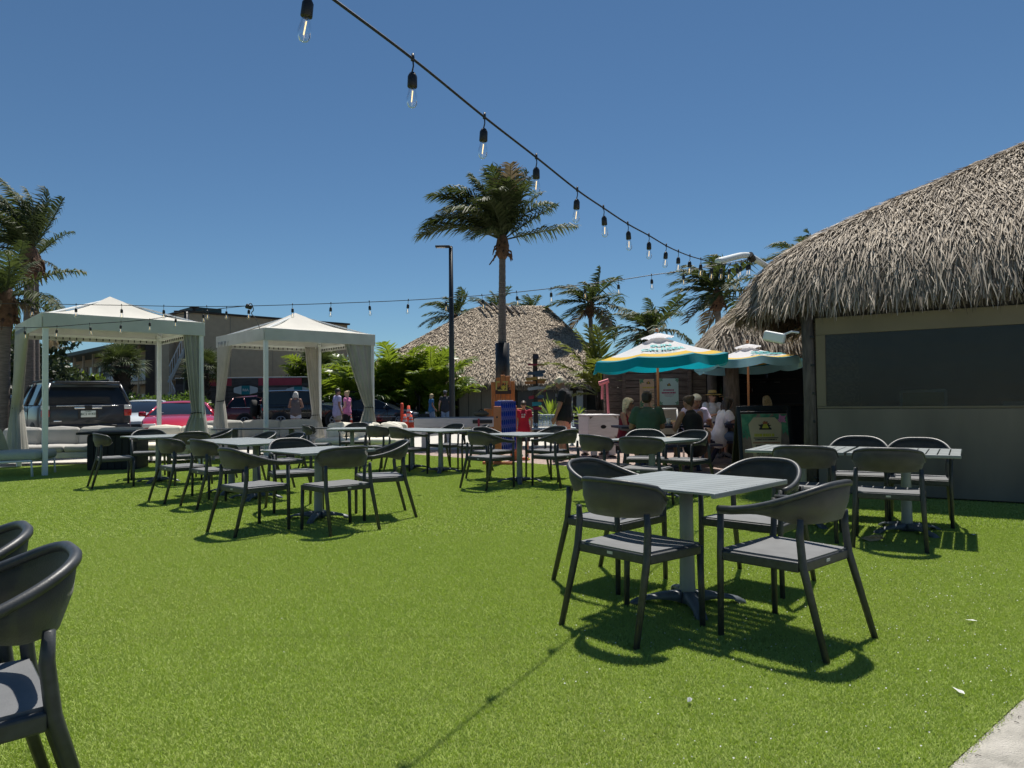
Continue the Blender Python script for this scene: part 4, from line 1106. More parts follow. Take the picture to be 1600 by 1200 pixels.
# ------------------------------------------------------------------ sofas and lounge furniture
def at_c(fx, fy, a, b): v = Vector((fx, fy, 0)) + CU * a + CV * b; return v
def sofa(label, pos, yaw, L_, m, n, pillows=0, pm=None, legs=True, back=.36, group='cushioned cabana sofas'):
    t = thing('outdoor_sofa', label, 'sofa', (pos[0], pos[1], 0), yaw, group)
    MB().rbox((0, .0, .20), (L_, .78, .12), .02, 2).build('base_frame', M_TAGW if legs else m, t)
    for s in (-1, 1):
        for e in (-1, 1): MB().rbox((s * (L_ / 2 - .05), e * .34, .07), (.05, .05, .14), .006, 2).build('leg', M_TAGW, t)
    w_ = L_ / n
    for i in range(n):
        MB().rbox((-L_ / 2 + w_ * (i + .5), -.02, .33), (w_ - .015, .76, .14), .05, 3, puff=.02).build('seat_cushion', m, t, True)
        MB().rbox((-L_ / 2 + w_ * (i + .5), .33, .38 + back / 2), (w_ - .02, .17, back + .02), .06, 3, Matrix.Rotation(-.16 + rnd.uniform(-.04, .04), 3, 'X'), .04).build('back_cushion', m, t, True)
    MB().rbox((0, .43, .34), (L_, .05, .34), .015, 2).build('back_frame', M_TAGW, t)
    for k in range(pillows):
        MB().rbox((-L_ / 2 + .3 + k * (L_ - .6) / max(1, pillows - 1), .16, .55), (.45, .14, .36), .07, 3, Matrix.Rotation(rnd.uniform(-.3, .3), 3, 'Y') @ Matrix.Rotation(-.4, 3, 'X'), .05).build('pillow', pm or m, t, True)
    return t
sofa('grey cushioned sofa along the back of the left cabana, cushions slumped', (-9.75, 15.1), .12, 2.3, M_CUSH, 3, 0)
sofa('pale cushioned sofa at the right end of the left cabana, behind the black fire table', (-7.35, 15.3), -.25, 1.7, M_CUSH2, 2, 0)
sofa('long grey cushioned sofa in the second cabana, seen in its shade', (-6.15, 17.2), .10, 2.7, M_CUSH, 3, 0, back=.42)
sofa('cream sofa with loose cushions in the sun at the right of the second cabana', (-3.55, 16.7), -.2, 2.0, M_CUSH2, 3, 3, M_CUSH2, back=.34)
lc_ = thing('lounge_chair', 'grey green cushioned lounge chair cut by the left edge under the cabana', 'lounge chair', (-8.85, 12.55, .0), -PI / 2 + .12)
M_GRN = mat('sage_cushion', (.42, .45, .40), .9, .08, 4, bump=.1, bscale=25)
MB().rbox((0, .12, .37), (.74, .95, .15), .05, 3, puff=.02).build('seat_cushion', M_GRN, lc_, True)
MB().rbox((0, -.34, .60), (.72, .16, .46), .06, 3, Matrix.Rotation(.32, 3, 'X'), .04).build('back_cushion', mat('olive_cushion', (.33, .36, .22), .9, .1, 4), lc_, True)
for s in (-1, 1):
    MB().tube([(s * .38, .55, 0), (s * .38, .53, .28), (s * .38, -.30, .26), (s * .38, -.56, .78)], [.022] * 4, 8).build('side_frame', M_WHITE, lc_, True)
    MB().tube([(s * .38, -.30, .27), (s * .38, -.62, 0)], [.022] * 2, 8).build('rear_leg', M_WHITE, lc_, True)
MB().rbox((0, .1, .275), (.74, .85, .03), .008, 2).build('seat_base', M_WHITE, lc_)
ft = thing('fire_table', 'black boxy fire table with an overhanging top in front of the left cabana sofa', 'fire table', (-7.62, 13.65, .006), .15)
M_FT = mat('black_slats', (.008, .008, .009), .7, .2, 10)
MB().rbox((0, 0, .70), (1.05, .85, .045), .008, 2).build('table_top', M_FT, ft)
MB().rbox((.06, 0, .335), (.86, .64, .67), .01, 2).build('cabinet', M_FT, ft)
for k in range(7): MB().rbox((.06 - .37 + k * .123, -.332, .34), (.112, .02, .6), .004, 1).build('slat', M_FT, ft)
ct = thing('coffee_table', 'thin black table top on grey legs behind the chairs of the second cabana', 'table', tuple(Vector((-5.05, 14.9, 0))), .03)
MB().rbox((0, 0, .70), (2.3, .5, .02), .006, 2).build('table_top', M_BLACKW, ct)
for s in (-.75, .42): MB().rbox((s, 0, .345), (.1, .1, .69), .008, 2).build('leg', M_METAL, ct)
gl = thing('ottoman', 'plain grey upholstered ottoman standing behind the fire table', 'ottoman', (-8.1, 14.75, 0), .05)
MB().rbox((0, 0, .45), (.82, .4, .62), .07, 3, puff=.02).build('cushion', M_CUSH, gl, True)
MB().rbox((0, 0, .12), (.72, .34, .10), .01, 2).build('base', M_METAL, gl); 
for s in (-1, 1): MB().rbox((s * .3, 0, .035), (.05, .3, .07), .006, 2).build('leg', M_METAL, gl)
# ------------------------------------------------------------------ palms
WIND = Vector((-1, -.1, 0))
def frond_mesh(L_, leaf, m, droop=1.0, elev=.9, wind=(0, 0, 0), seed=0, n=34, lw=.032, hang=.5, name='frond', sparse=0):
    """pinnate palm leaf in its own frame: grows along +X and upwards, bends with gravity and wind"""
    r = random.Random(seed); b = MB(); p = Vector((0, 0, 0)); d = Vector((math.cos(elev), 0, math.sin(elev))); pts = [p.copy()]; S = 14; W_ = Vector(wind)
    for i in range(S):
        d = (d + Vector((0, 0, -1)) * droop * .085 * (.4 + i / S * 1.3) + W_ * .075 * (.3 + i / S)).normalized(); p = p + d * (L_ / S); pts.append(p.copy())
    b.tube(pts, [.022 * (1 - .8 * i / S) * (L_ / 2.2) + .004 for i in range(S + 1)], 5)
    for i in range(n):
        f = .14 + .86 * (i + .5) / n
        if sparse and r.random() < sparse: continue
        x = f * S; k = min(int(x), S - 1); q = pts[k].lerp(pts[k + 1], x - k); t = (pts[k + 1] - pts[k]).normalized()
        side = t.cross(Vector((0, 0, 1)));
        if side.length < .15: side = Vector((0, 1, 0))
        side = side.normalized(); up = side.cross(t)
        ln = leaf * (math.sin(PI * min(1, .12 + .83 * f)) ** .6) * r.uniform(.8, 1.1)
        for s in (-1, 1):
            d0 = (t * r.uniform(.45, .8) + side * s * .9 + up * r.uniform(.0, .35) + W_ * .35).normalized()
            d1 = (d0 * .8 + Vector((0, 0, -1)) * hang * r.uniform(.5, 1.3) + W_ * .5 + t * .25).normalized()
            wv_ = (d0.cross(up + Vector((r.uniform(-.3, .3), r.uniform(-.3, .3), 0)))).normalized() * lw * (L_ / 2.2)
            a0 = q; a1 = q + d0 * ln * .45; a2 = a1 + d1 * ln * .55
            b.add([a0 - wv_ * .5, a0 + wv_ * .5, a1 + wv_ * .8, a1 - wv_ * .8, a2 + wv_ * .08, a2 - wv_ * .08], [(0, 1, 2, 3), (3, 2, 4, 5)])
    return b.mesh(name, m)
def trunk(mb, pts, r0, r1, rings=.16, sides=10):
    c = spline(pts, 30); n = len(c); L_ = 0; R = []; H = []
    tot = sum((c[i + 1] - c[i]).length for i in range(n - 1))
    m = max(30, int(tot / rings * 2)); cc = []; rr = []
    for i in range(m + 1):
        x = i / m * (n - 1); k = min(int(x), n - 2); cc.append(c[k].lerp(c[k + 1], x - k)); f = i / m
        rr.append((r0 + (r1 - r0) * min(1, f * 1.15)) * (1.03 if i % 2 else .97) * (1 + .35 * max(0, .06 - f) / .06))
    mb.tube(cc, rr, sides)
def local_wind(az): # wind in the frond's frame
    c, s = math.cos(-az), math.sin(-az); return (WIND.x * c - WIND.y * s, WIND.x * s + WIND.y * c, 0)
def coconut(label, base, crown, r0, r1, fronds, seed, bend=None, L0=2.2, leaf=.62, mat_=None, wind=.75, n=34, dry=2, lw=.034, group='coconut palms in the wind'):
    t = thing('coconut_palm', label, 'palm tree', base, 0, group); r = random.Random(seed)
    c = Vector(crown) - Vector(base); mid = c * .5 + (Vector(bend) if bend else Vector((0, 0, 0)))
    b = MB(); trunk(b, [(0, 0, 0), mid, c], r0, r1); b.build('trunk', M_TRUNK, t, True)
    s = r1 / .1
    f = MB().lathe([(r1 * 1.0, -.55 * s), (r1 * 1.9, -.4 * s), (r1 * 2.1, -.12 * s), (r1 * 1.5, .16 * s), (r1 * .5, .3 * s)], sides=12)
    for k in range(14):
        a = k * 2.4; z = -.45 * s + .4 * s * r.random(); d = Vector((math.cos(a), math.sin(a), 0)); q = d * r1 * 1.7 + Vector((0, 0, z)); f.tube([q, q + d * .10 * s + Vector((0, 0, -.06 * s)), q + d * .14 * s + Vector((0, 0, -.22 * s))], [.035 * s, .03 * s, .01], 5)
    f.build('crown_fibre', M_FIBRE, t, True, tuple(c))
    if fronds is None:
        N = 17; fronds = []
        for k in range(N):
            az = k * 2.399 + r.uniform(-.2, .2); e = 1.25 - 1.45 * (k / N) ** 1.1 + r.uniform(-.1, .1); fronds.append((az, e, L0 * r.uniform(.85, 1.1) * (1 if k > 3 else .8), r.uniform(.7, 1.2), 0))
        for k in range(dry): fronds.append((r.uniform(0, 6.28), -.3, L0 * .9, 1.1, 1))
    for i, (az, e, L_, dr, dryf) in enumerate(fronds):
        wv_ = Vector(local_wind(az)) * wind
        me = frond_mesh(L_, leaf * L_ / 2.2, M_LEAFDRY if dryf else (mat_ or M_LEAFD), dr, e, wv_, seed * 50 + i, n, lw, .75)
        link('frond', me, t, tuple(c + Vector((0, 0, .05))), az)
    return t
D = PI / 180
# the tall palm in the middle: fronds set one by one from the photo (azimuth 0 = right, 180 = left)
yP = 21.5
mainf = [(178*D, .55, 2.75, 1.0, 0), (186*D, .95, 2.7, .85, 0), (172*D, .50, 2.6, .8, 0), (172*D, 1.15, 2.3, .8, 0), (200*D, 1.3, 2.2, .4, 0), (150*D, 1.30, 2.3, .35, 0), (120*D, 1.42, 2.35, .25, 0), (60*D, 1.40, 2.4, .25, 0), (30*D, 1.30, 2.3, .5, 0), (10*D, 1.05, 2.0, .9, 0),
         (0*D, .62, 2.0, .3, 0), (5*D, .24, 2.35, .14, 0), (230*D, .7, 2.4, 1.0, 0), (260*D, .9, 2.2, 1.2, 0), (290*D, 1.1, 2.1, 1.0, 0), (90*D, .8, 2.3, 1, 0), (215*D, .75, 2.3, .9, 0), (165*D, .8, 2.6, 1.1, 0), (320*D, 1.1, 2.0, 1.0, 0), (195*D, 1.0, 2.4, .9, 0), (245*D, .3, 1.9, 1.0, 0), (270*D, 1.3, 2.2, .5, 0), (20*D, 1.2, 2.3, .9, 0), (342*D, .9, 2.0, 1.1, 0), (356*D, 1.2, 2.2, .6, 0), (278*D, 1.05, 2.2, 1.3, 0), (305*D, 1.25, 2.3, .9, 1), (183*D, .75, 2.7, 1.25, 0), (205*D, 1.15, 2.5, 1.2, 0)]
mb_ = Vector((P(786, 640, yP).x, yP, 0)); mc_ = P(785, 378, yP)
mp = coconut('tall coconut palm in the middle, its trunk rising behind the giant orange chair', mb_, mc_, .155, .098, mainf, 3, (-.02, 0, 0), n=52, leaf=.74, lw=.027, wind=.36)
wr = MB(); wr.tube([(0, 0, P(786, 612, yP).z), (-.0, 0, P(785, 536, yP).z)], [.225, .21], 12); wr.build('trunk_wrap', M_BLACK, mp, True)
bs = MB(); bs.tube([mc_ - mb_ + Vector((-.1, -.1, -.3)), mc_ - mb_ + Vector((-.4, -.12, -.72))], [.03, .02], 6); bs.build('dead_stalk', M_FIBRE, mp)
yL = 20.5
lf = [(2*D, .98, 1.9, .75, 0), (6*D, 1.15, 2.0, .65, 0), (350*D, 1.28, 1.9, .5, 0), (100*D, 1.35, 2.2, .3, 0), (170*D, 1.1, 2.3, .9, 0), (190*D, .7, 2.4, 1.0, 0), (180*D, .4, 2.3, 1.0, 0), (210*D, 1.2, 2.2, .6, 0), (260*D, 1.2, 2.1, .8, 0), (280*D, .9, 2.0, 1.1, 0), (140*D, .8, 2.3, 1.0, 0), (240*D, .5, 2.2, 1.1, 0), (150*D, 1.3, 2.2, .5, 0), (200*D, 1.4, 2.3, .4, 0), (60*D, 1.2, 2.0, .8, 0), (300*D, 1.35, 2.2, .4, 0)]
coconut('tall coconut palm at the left edge, its fronds blown back to the left', Vector((P(45, 640, yL).x, yL, 0)), P(46, 400, yL), .17, .13, lf, 5, n=50, leaf=.72, wind=.85, lw=.028)
coconut('paler coconut palm close behind the tall left palm, one frond drooping right', Vector((P(56, 640, 24).x, 24, 0)), P(54, 408, 24), .15, .12, [(2*D, -.02, 1.25, 1.2, 0), (10*D, .9, 1.6, 1, 0), (180*D, .9, 2.2, 1, 0), (200*D, .4, 2.2, 1, 0), (150*D, 1.2, 2.2, .7, 0), (90*D, .9, 2, .9, 0), (270*D, .8, 2, 1.0, 0)], 6, n=34, wind=.7)
coconut('shorter coconut palm at the far left edge under the taller one', Vector((P(4, 640, 17).x, 17, 0)), P(8, 468, 17), .15, .12, None, 7, n=36, L0=1.8, wind=.6, dry=3)
for lab, px, py, pb, y, L_, sd, nn in [
    ('coconut palm right of the big thatched roof with a dry frond', 922, 478, 928, 46, 3.0, 11, 26),
    ('bushy coconut palm right behind the top of the larger umbrella', 1016, 522, 1016, 40, 3.0, 12, 26),
    ('slim coconut palm behind the roof arm and the end of the strings', 1121, 462, 1126, 34, 2.9, 13, 28),
    ('coconut palm top showing above the ridge of the right hut', 1258, 412, 1262, 38, 2.6, 14, 22),
    ('coconut palm crown behind the left shoulder of the big thatched roof', 712, 497, 712, 60, 3.1, 15, 22),
    ('coconut palm crown behind the ridge of the big roof, left of the tall trunk', 772, 490, 772, 60, 2.7, 16, 22),
    ('small coconut palm crown behind the ridge sticks, right of the tall trunk', 828, 490, 828, 62, 2.3, 17, 20)]:
    cr = P(px, py, y); coconut(lab, Vector((P(pb, 630, y).x, y, 0)), cr, .19, .14, None, sd, n=nn, L0=L_, leaf=.8, wind=1.0, lw=.05)

# fan palms
def fan_leaf(seed):
    r = random.Random(seed); b = MB(); b.tube([(0, 0, 0), (.35, 0, .05), (.7, 0, 0)], [.018, .014, .01], 5)
    for k in range(22):
        a = (k / 21 - .5) * 4.2; d = Vector((math.cos(a), math.sin(a), .12)); s = Vector((-d.y, d.x, 0)) * .03; L_ = .75 * (1 - .15 * abs(k / 21 - .5)) * r.uniform(.9, 1.05)
        o = Vector((.7, 0, 0)); b.add([o, o + d * L_ * .55 + s, o + d * L_ * .55 - s, o + d * L_ + Vector((0, 0, -.28 * r.random() - .05))], [(0, 2, 3, 1)])
    return b.mesh('fan_leaf', M_LEAFD)
FANS = [fan_leaf(k) for k in range(3)]
def fan_palm(label, px, py, y, r_, sc, n=34, seed=1, group='fan palms by the hotel'):
    c = P(px, py, y); t = thing('fan_palm', label, 'palm tree', (c.x, y, 0), 0, group); q = random.Random(seed)
    b = MB(); trunk(b, [(0, 0, 0), (0.03, 0, c.z * .5), (0, 0, c.z)], r_, r_ * .9, .2)
    for k in range(40):
        z = c.z * (.3 + .7 * q.random()); a = q.uniform(0, 6.28); d = Vector((math.cos(a), math.sin(a), 0)); b.tube([d * r_ * .9 + Vector((0, 0, z)), d * r_ * 1.45 + Vector((0, 0, z + .22))], [.05, .03], 4)
    b.build('trunk', M_TRUNKD, t, True)
    for k in range(n):
        az = k * 2.399; e = 1.3 - 2.0 * (k / n); o = link('fan_leaf', FANS[k % 3], t, (0, 0, c.z), rot=(q.uniform(-.4, .4), -e, az), scale=(sc,) * 3)
    return t
fan_palm('fan palm standing in front of the hotel walkway, above the dark SUV', 191, 572, 34, .38, .98, 30, 1)
fan_palm('fan palm partly hidden behind the right curtain of the left cabana', 318, 578, 39, .3, 1.0, 30, 2)
fan_palm('dark fan palm beside the corner of the beige wall, behind the second cabana', 496, 585, 44, .3, 1.5, 36, 3)
fan_palm('fan palm at the far left between the coconut trunks', 20, 560, 40, .3, 1.4, 34, 4)

# leafy shrubs
def leaf_cloud(name, m, parent, blobs, n, size, seed, kind=None):
    r = np.random.RandomState(seed); vol = np.array([b[3] ** 2 for b in blobs]); vol = vol / vol.sum(); idx = r.choice(len(blobs), n, p=vol)
    B = np.array(blobs); d = r.randn(n, 3); d /= np.linalg.norm(d, axis=1)[:, None]; rad = (.55 + .5 * r.rand(n) ** .6)
    c = B[idx, :3] + d * (B[idx, 3] * rad)[:, None] * np.array([1, 1, .9]); c[:, 2] = np.maximum(c[:, 2], .03)
    a = r.randn(n, 3) + d * .6; a /= np.linalg.norm(a, axis=1)[:, None]; s = np.cross(a, r.randn(n, 3)); s /= np.linalg.norm(s, axis=1)[:, None]
    L_ = size * (.6 + .8 * r.rand(n)); V = np.zeros((n, 4, 3))
    V[:, 0] = c; V[:, 1] = c + a * (L_ * .5)[:, None] + s * (L_ * .24)[:, None]; V[:, 2] = c + a * L_[:, None]; V[:, 3] = c + a * (L_ * .5)[:, None] - s * (L_ * .24)[:, None]
    o = link(name, fast_mesh(name, V.reshape(-1, 3), np.arange(n * 4).reshape(n, 4), m), parent)
    if kind: o['kind'] = kind
    return o
def hedge(label, p0, p1, h, dpt, m, n, size, seed):
    t = thing('hedge', label, 'hedge', (0, 0, 0)); p0 = Vector(p0); p1 = Vector(p1); L_ = (p1 - p0).length; r = random.Random(seed); bl = []
    k = int(L_ / (h * .35))
    for i in range(k + 1):
        q = p0.lerp(p1, i / k); bl.append((q.x, q.y + r.uniform(-.2, .2), h * .55 + r.uniform(-.12, .12), h * .48)); bl.append((q.x + r.uniform(-.3, .3), q.y, h * .3, h * .4))
    leaf_cloud('foliage', m, t, bl, n, size, seed, 'stuff')
    b = MB()
    for i in range(int(L_ / .8)): q = p0.lerp(p1, (i + .5) / int(L_ / .8)); b.tube([q, q + Vector((.05, 0, h * .6))], [.03, .02], 5)
    b.build('stems', M_TRUNKD, t); return t
hedge('clipped bright green hedge behind the white and red cars', P(186, 655, 36) * 1, P(306, 655, 37), 1.75, 1.2, M_LEAFH, 9000, .16, 2) if False else None
def gp(px, y): v = P(px, 640, y); return Vector((v.x, y, 0))
hedge('clipped bright green hedge behind the white and red cars', gp(184, 33), gp(308, 36), 1.72, 1.2, M_LEAFH, 9000, .17, 2)
hedge('low green hedge behind the far left curtain and the dark SUV', gp(-20, 30), gp(78, 33), 1.55, 1.2, M_LEAFH, 6000, .16, 3)
def broad_tree(label, px, py, y, r_, n, size, m, seed, ht=None, group=None):
    c = P(px, py, y); t = thing('leafy_tree', label, 'tree', (c.x, y, 0), 0, group); q = random.Random(seed)
    bl = [(q.gauss(0, r_ * .45), q.gauss(0, r_ * .4), c.z - r_ * .5 + q.gauss(0, r_ * .4), r_ * q.uniform(.3, .5)) for _ in range(14)]
    leaf_cloud('crown', m, t, bl, n, size, seed, 'stuff')
    b = MB(); b.tube([(0, 0, 0), (.1, 0, c.z * .4), (0, 0, c.z * .8)], [.22, .17, .06], 8)
    for k in range(5): e = bl[k]; b.tube([(.08, 0, c.z * .35), (e[0] * .5, e[1] * .5, (c.z * .35 + e[2]) / 2), e[:3]], [.11, .07, .03], 6)
    b.build('trunk', M_TRUNKD, t, True)
broad_tree('dark leafy tree left of the SUV, seen inside the left cabana', 92, 575, 33, 1.9, 5200, .26, M_LEAFT, 4, group='dark trees at the far left')
broad_tree('dark leafy tree at the left edge behind the curtain', 18, 590, 30, 1.6, 4200, .24, M_LEAFT, 5, group='dark trees at the far left')
broad_tree('pale green shrub below the hotel balcony, above the SUV roof', 132, 592, 38, 1.1, 2200, .22, M_LEAFB, 6)
ARECA = [frond_mesh(1.9, .62, M_LEAFB, 1.25, 1.2, (0, 0, 0), 900 + k, 24, .055, .5) for k in range(4)]
def areca(label, px, y, h, rad, n, seed, group='areca palms between the parking lot and the big hut'):
    t = thing('areca_palm', label, 'palm shrub', gp(px, y), 0, group); r = random.Random(seed); b = MB()
    for k in range(9):
        a = r.uniform(0, 6.28); q = Vector((math.cos(a), math.sin(a), 0)) * rad * r.random(); b.tube([q * .6, q + Vector((0, 0, h * r.uniform(.45, .7)))], [.045, .035], 6)
    b.build('stems', M_TRUNKD, t, True)
    for k in range(n):
        a = r.uniform(0, 6.28); f = r.random(); q = Vector((math.cos(a), math.sin(a), 0)) * rad * f ** .5
        z = h * (.08 + .62 * r.random()) * (1.05 - .3 * f)
        link('frond', ARECA[k % 4], t, (q.x, q.y, z), rot=(r.uniform(-.35, .35), r.uniform(-.35, .5), a + r.uniform(-.6, .6)), scale=(r.uniform(.75, 1.25) * h / 3.6,) * 3)
    return t
for a in [('areca palm clump behind the second cabana, left of its back curtain', 487, 44, 3.8, 1.3, 70, 1), ('areca palm clump seen through the middle of the second cabana', 535, 43, 3.5, 1.4, 66, 2), ('areca palm clump just right of the second cabana post', 592, 39.6, 4.0, 1.6, 64, 3),
          ('tall areca palm clump behind the front of the dark coupe', 632, 39.4, 4.1, 1.5, 64, 4), ('areca palm clump beside the black lamp post', 672, 38.6, 4.0, 1.3, 60, 5), ('lower areca palm clump behind the couple by the lamp post', 652, 38.2, 2.7, 1.2, 60, 6)]:
    areca(*a)
# potted areca by the plank wall, spiky plant and small plants by the big hut
yq = 19.0
pl = thing('planter', 'weathered wooden planter box under the leaning palm, left of the plank wall', 'planter', tuple(gp(937, yq)), 0)
for i in range(4):
    for s in (-1, 1):
        MB().rbox((0, s * .33, .155 + i * .23), (.74, .035, .215), .006, 2).build('plank', M_WOODG, pl); MB().rbox((s * .36, 0, .155 + i * .23), (.035, .62, .215), .006, 2).build('plank', M_WOODG, pl)
MB().box((0, 0, .88), (.68, .62, .04)).build('soil', M_TRUNKD, pl)
pa = thing('potted_palm', 'yellow green palm leaning out of the wooden planter', 'palm', tuple(gp(937, yq) + Vector((0, 0, .9))), 0); r = random.Random(4)
bb = MB()
for k in range(5): bb.tube([(r.uniform(-.1, .1), r.uniform(-.1, .1), 0), (r.uniform(-.15, .15), r.uniform(-.1, .1), .55)], [.035, .03], 6)
bb.build('stems', M_TRUNKD, pa, True)
M_LEAFY = mat('yellow_palm_leaf', (.10, .14, .025), .5, .4, 3, trans=.35, island=.6, tcol=(.22, .26, .03), col2=(.20, .20, .05))
for az, e, L_, dr in [(180*D, .95, 1.9, 1.0), (170*D, .6, 1.8, 1.2), (185*D, 1.2, 1.9, .7), (95*D, 1.42, 2.0, .3), (0, 1.5, 1.9, .2), (60*D, 1.35, 1.9, .4), (200*D, .25, 1.5, 1.2), (270*D, 1.1, 1.5, 1.1), (300*D, .7, 1.2, 1.1), (175*D, 1.4, 1.9, .3), (240*D, .9, 1.5, 1.1)]:
    link('frond', frond_mesh(L_, .5, M_LEAFY, dr, e, Vector(local_wind(az)) * .35, int(az * 100) + 7, 30, .04, .5), pa, (0, 0, .45), az)
def spiky(label, px, y, h, n, m, seed, z=0.0):
    t = thing('spiky_plant', label, 'plant', tuple(gp(px, y) + Vector((0, 0, z))), 0); r = random.Random(seed)
    MB().tube([(0, 0, 0), (0, 0, h * .3)], [.06, .05], 8).build('stem', M_TRUNKD, t, True)
    for k in range(n):
        a = k * 2.4; e = 1.45 - 1.5 * k / n; L_ = h * r.uniform(.6, .8); b = MB(); R = []
        for i in range(6):
            f = i / 5; p = Vector((math.cos(e) * L_ * f, 0, h * .28 + math.sin(e) * L_ * f - .25 * L_ * f * f)); w_ = .035 * math.sin(PI * (.12 + .86 * f)) * h / 1.2
            R.append([p + Vector((0, -w_, .01)), p, p + Vector((0, w_, .01))])
        b.loft(R, close=False); link('leaf', b.mesh('leaf', m), t, None, a)
    return t
spiky('bright spiky yucca left of the woman in the black shirt', 862, 22.5, 1.75, 40, M_LEAFB, 2)
spiky('small spiky plant in the dark trough under the big hut eave', 905, 27, .75, 22, M_LEAFB, 3, .45)
tr = thing('trough_planter', 'dark trough planter below the eave of the big hut', 'planter', tuple(gp(905, 27)), 0)
MB().rbox((0, 0, .23), (1.3, .45, .46), .02, 2).build('trough', M_NAVY, tr); MB().box((0, 0, .455), (1.2, .36, .03)).build('soil', M_TRUNKD, tr)
sp2 = spiky('low leafy plant behind the boy in the red shirt', 826, 24, .7, 26, M_LEAFH, 5, .3)
tr2 = thing('planter_box', 'small timber planter behind the boy in the red shirt', 'planter', tuple(gp(826, 24)), 0)
MB().rbox((0, 0, .15), (.9, .4, .30), .02, 2).build('box', M_WOODG, tr2); MB().box((0, 0, .305), (.8, .3, .02)).build('soil', M_TRUNKD, tr2)

# ------------------------------------------------------------------ big thatched pavilion
pv = thing('thatched_pavilion', 'large pavilion with a broad thatched hip roof and tan wall panels in the middle distance', 'pavilion', (0, 0, 0))
PVY = 40.5
xl_, xr_ = P(536, 600, PVY).x, P(972, 600, PVY).x
proof = Roof(Vector((xl_, PVY, 0)), Vector((1, 0, 0)), Vector((0, 1, 0)), xr_ - xl_, 15.0, (7.3, 3.9, 7.2, 7.2), 5.0, 2.6, droop=.35)
proof.surface('roof', pv, M_THATCHD, 60)
thatch('thatch_layer', pv, M_THATCH2, 60000, proof.scatter(-.1, xr_ - xl_ + .1, -.05, 7.4, 21), .34, .055, .14, 22)
thatch('thatch_fringe', pv, M_THATCHF, 4500, fringe(proof, [((.2, 0), (xr_ - xl_ - .1, 0)), ((0, 5), (0, .2))], 4500, 23, .22, .5, .03), .38, .06, .1, 24)
for k in range(11):
    px = 752 + k * 10.2; p0 = P(px - 2, 473 + k * 1.2, PVY + 7.0); p1 = P(px + 8, 482 + k * 1.4, PVY + 6.1)
    u = Vector((p1.x - p0.x, p1.y - p0.y, p1.z - p0.z)); MB().tube([p0 - u * .2, p1 + u * .1], [.07, .07], 6).build('ridge_stick', M_WOODD, pv)
WY = PVY + 1.1
wx = lambda px: P(px, 640, WY).x
pan = [716, 732, 752, 771, 792, 806]
for a, b in zip(pan, pan[1:]): MB().rbox(((wx(a) + wx(b)) / 2, WY, 1.3), (wx(b) - wx(a) - .03, .06, 2.6), .008, 2).build('wall_panel', M_TAN, pv)
MB().rbox(((wx(806) + wx(880)) / 2, WY + .02, .4), (wx(880) - wx(806), .1, .8), .01, 2).build('low_wall', M_TAN, pv)
MB().rbox(((wx(806) + wx(880)) / 2, WY + .02, 2.2), (wx(880) - wx(806), .1, .7), .01, 2).build('wall_header', M_TAN, pv)
MB().box(((wx(806) + wx(880)) / 2, WY + .09, 1.33), (wx(880) - wx(806) - .02, .02, 1.06)).build('dark_screen', mat('dark_screen', (.03, .032, .036), .3, .2, 3), pv)
MB().box(((wx(700) + wx(960)) / 2, WY + 3.5, 1.3), (wx(960) - wx(700), .1, 2.6)).build('rear_wall', M_INT, pv)
for px in (700, 716, 806, 880, 898, 914, 940):
    MB().tube([(wx(px), WY + .05, 0), (wx(px) + .02, WY + .05, 2.7)], [.11, .10], 8).build('post', M_WOODD, pv, True)
for a, b in ((882, 897), (900, 913)):
    MB().rbox(((wx(a) + wx(b)) / 2, WY + .1, 1.05), (wx(b) - wx(a) - .05, .03, 1.5), .01, 2).build('pale_panel', mat('pale_panel', (.48, .5, .5), .6, .1, 2), pv)
MB().tube([(wx(898), WY, 2.0), (wx(889), WY, 2.5)], [.09, .09], 6).tube([(wx(898), WY, 2.0), (wx(907), WY, 2.5)], [.09, .09], 6).build('brace', M_WOODD, pv)

# ------------------------------------------------------------------ lamp posts
def lamp_post(label, px, pt, y, r0, r1, head):
    t = thing('lamp_post', label, 'lamp post', tuple(gp(px, y)), 0); z = P(px, pt, y).z
    MB().lathe([(r0, 0.03), (r0 * .95, .4), ((r0 + r1) / 2, z * .5), (r1, z)], sides=14).build('pole', M_BLACKW, t, True)
    MB().lathe([(r0 * 1.7, 0), (r0 * 1.7, .025)], sides=14).build('base_plate', M_BLACKW, t)
    if head:
        MB().rbox((-.34, 0, z + .02), (.62, .28, .075), .02, 2).build('lamp_head', M_PLASTG, t)
        MB().box((-.42, 0, z - .0205), (.36, .2, .006)).build('lens', M_LAMPC, t); MB().rbox((.0, 0, z - .04), (.14, .12, .16), .02, 2).build('bracket', M_BLACKW, t)
    return t
lamp_post('tall black parking lot lamp post with a flat head pointing left', 706.5, 386, 30, .135, .085, True)
lamp_post('black lamp post by the stairs behind the left cabana', 291, 487, 40, .14, .11, True)

# ------------------------------------------------------------------ hotel, beige wall, fence
M_RAIL = mat('white_rail_panel', (.40, .43, .43), .7, .08, 2); M_TRIMG = mat('green_grey_trim', (.09, .12, .10), .8, .2, 2); M_ROOFG = mat('grey_roof', (.12, .115, .11), .9, .2, 3); M_DOOR = mat('brown_door', (.20, .11, .05), .6, .2, 3); M_WINF = mat('window_frame_white', (.6, .6, .58), .5, .05)
ht = thing('hotel_building', 'two storey beige motel wing with open walkways and white balcony panels at the left', 'hotel', (-21.5, 46.5, 0), 3 * PI / 4)
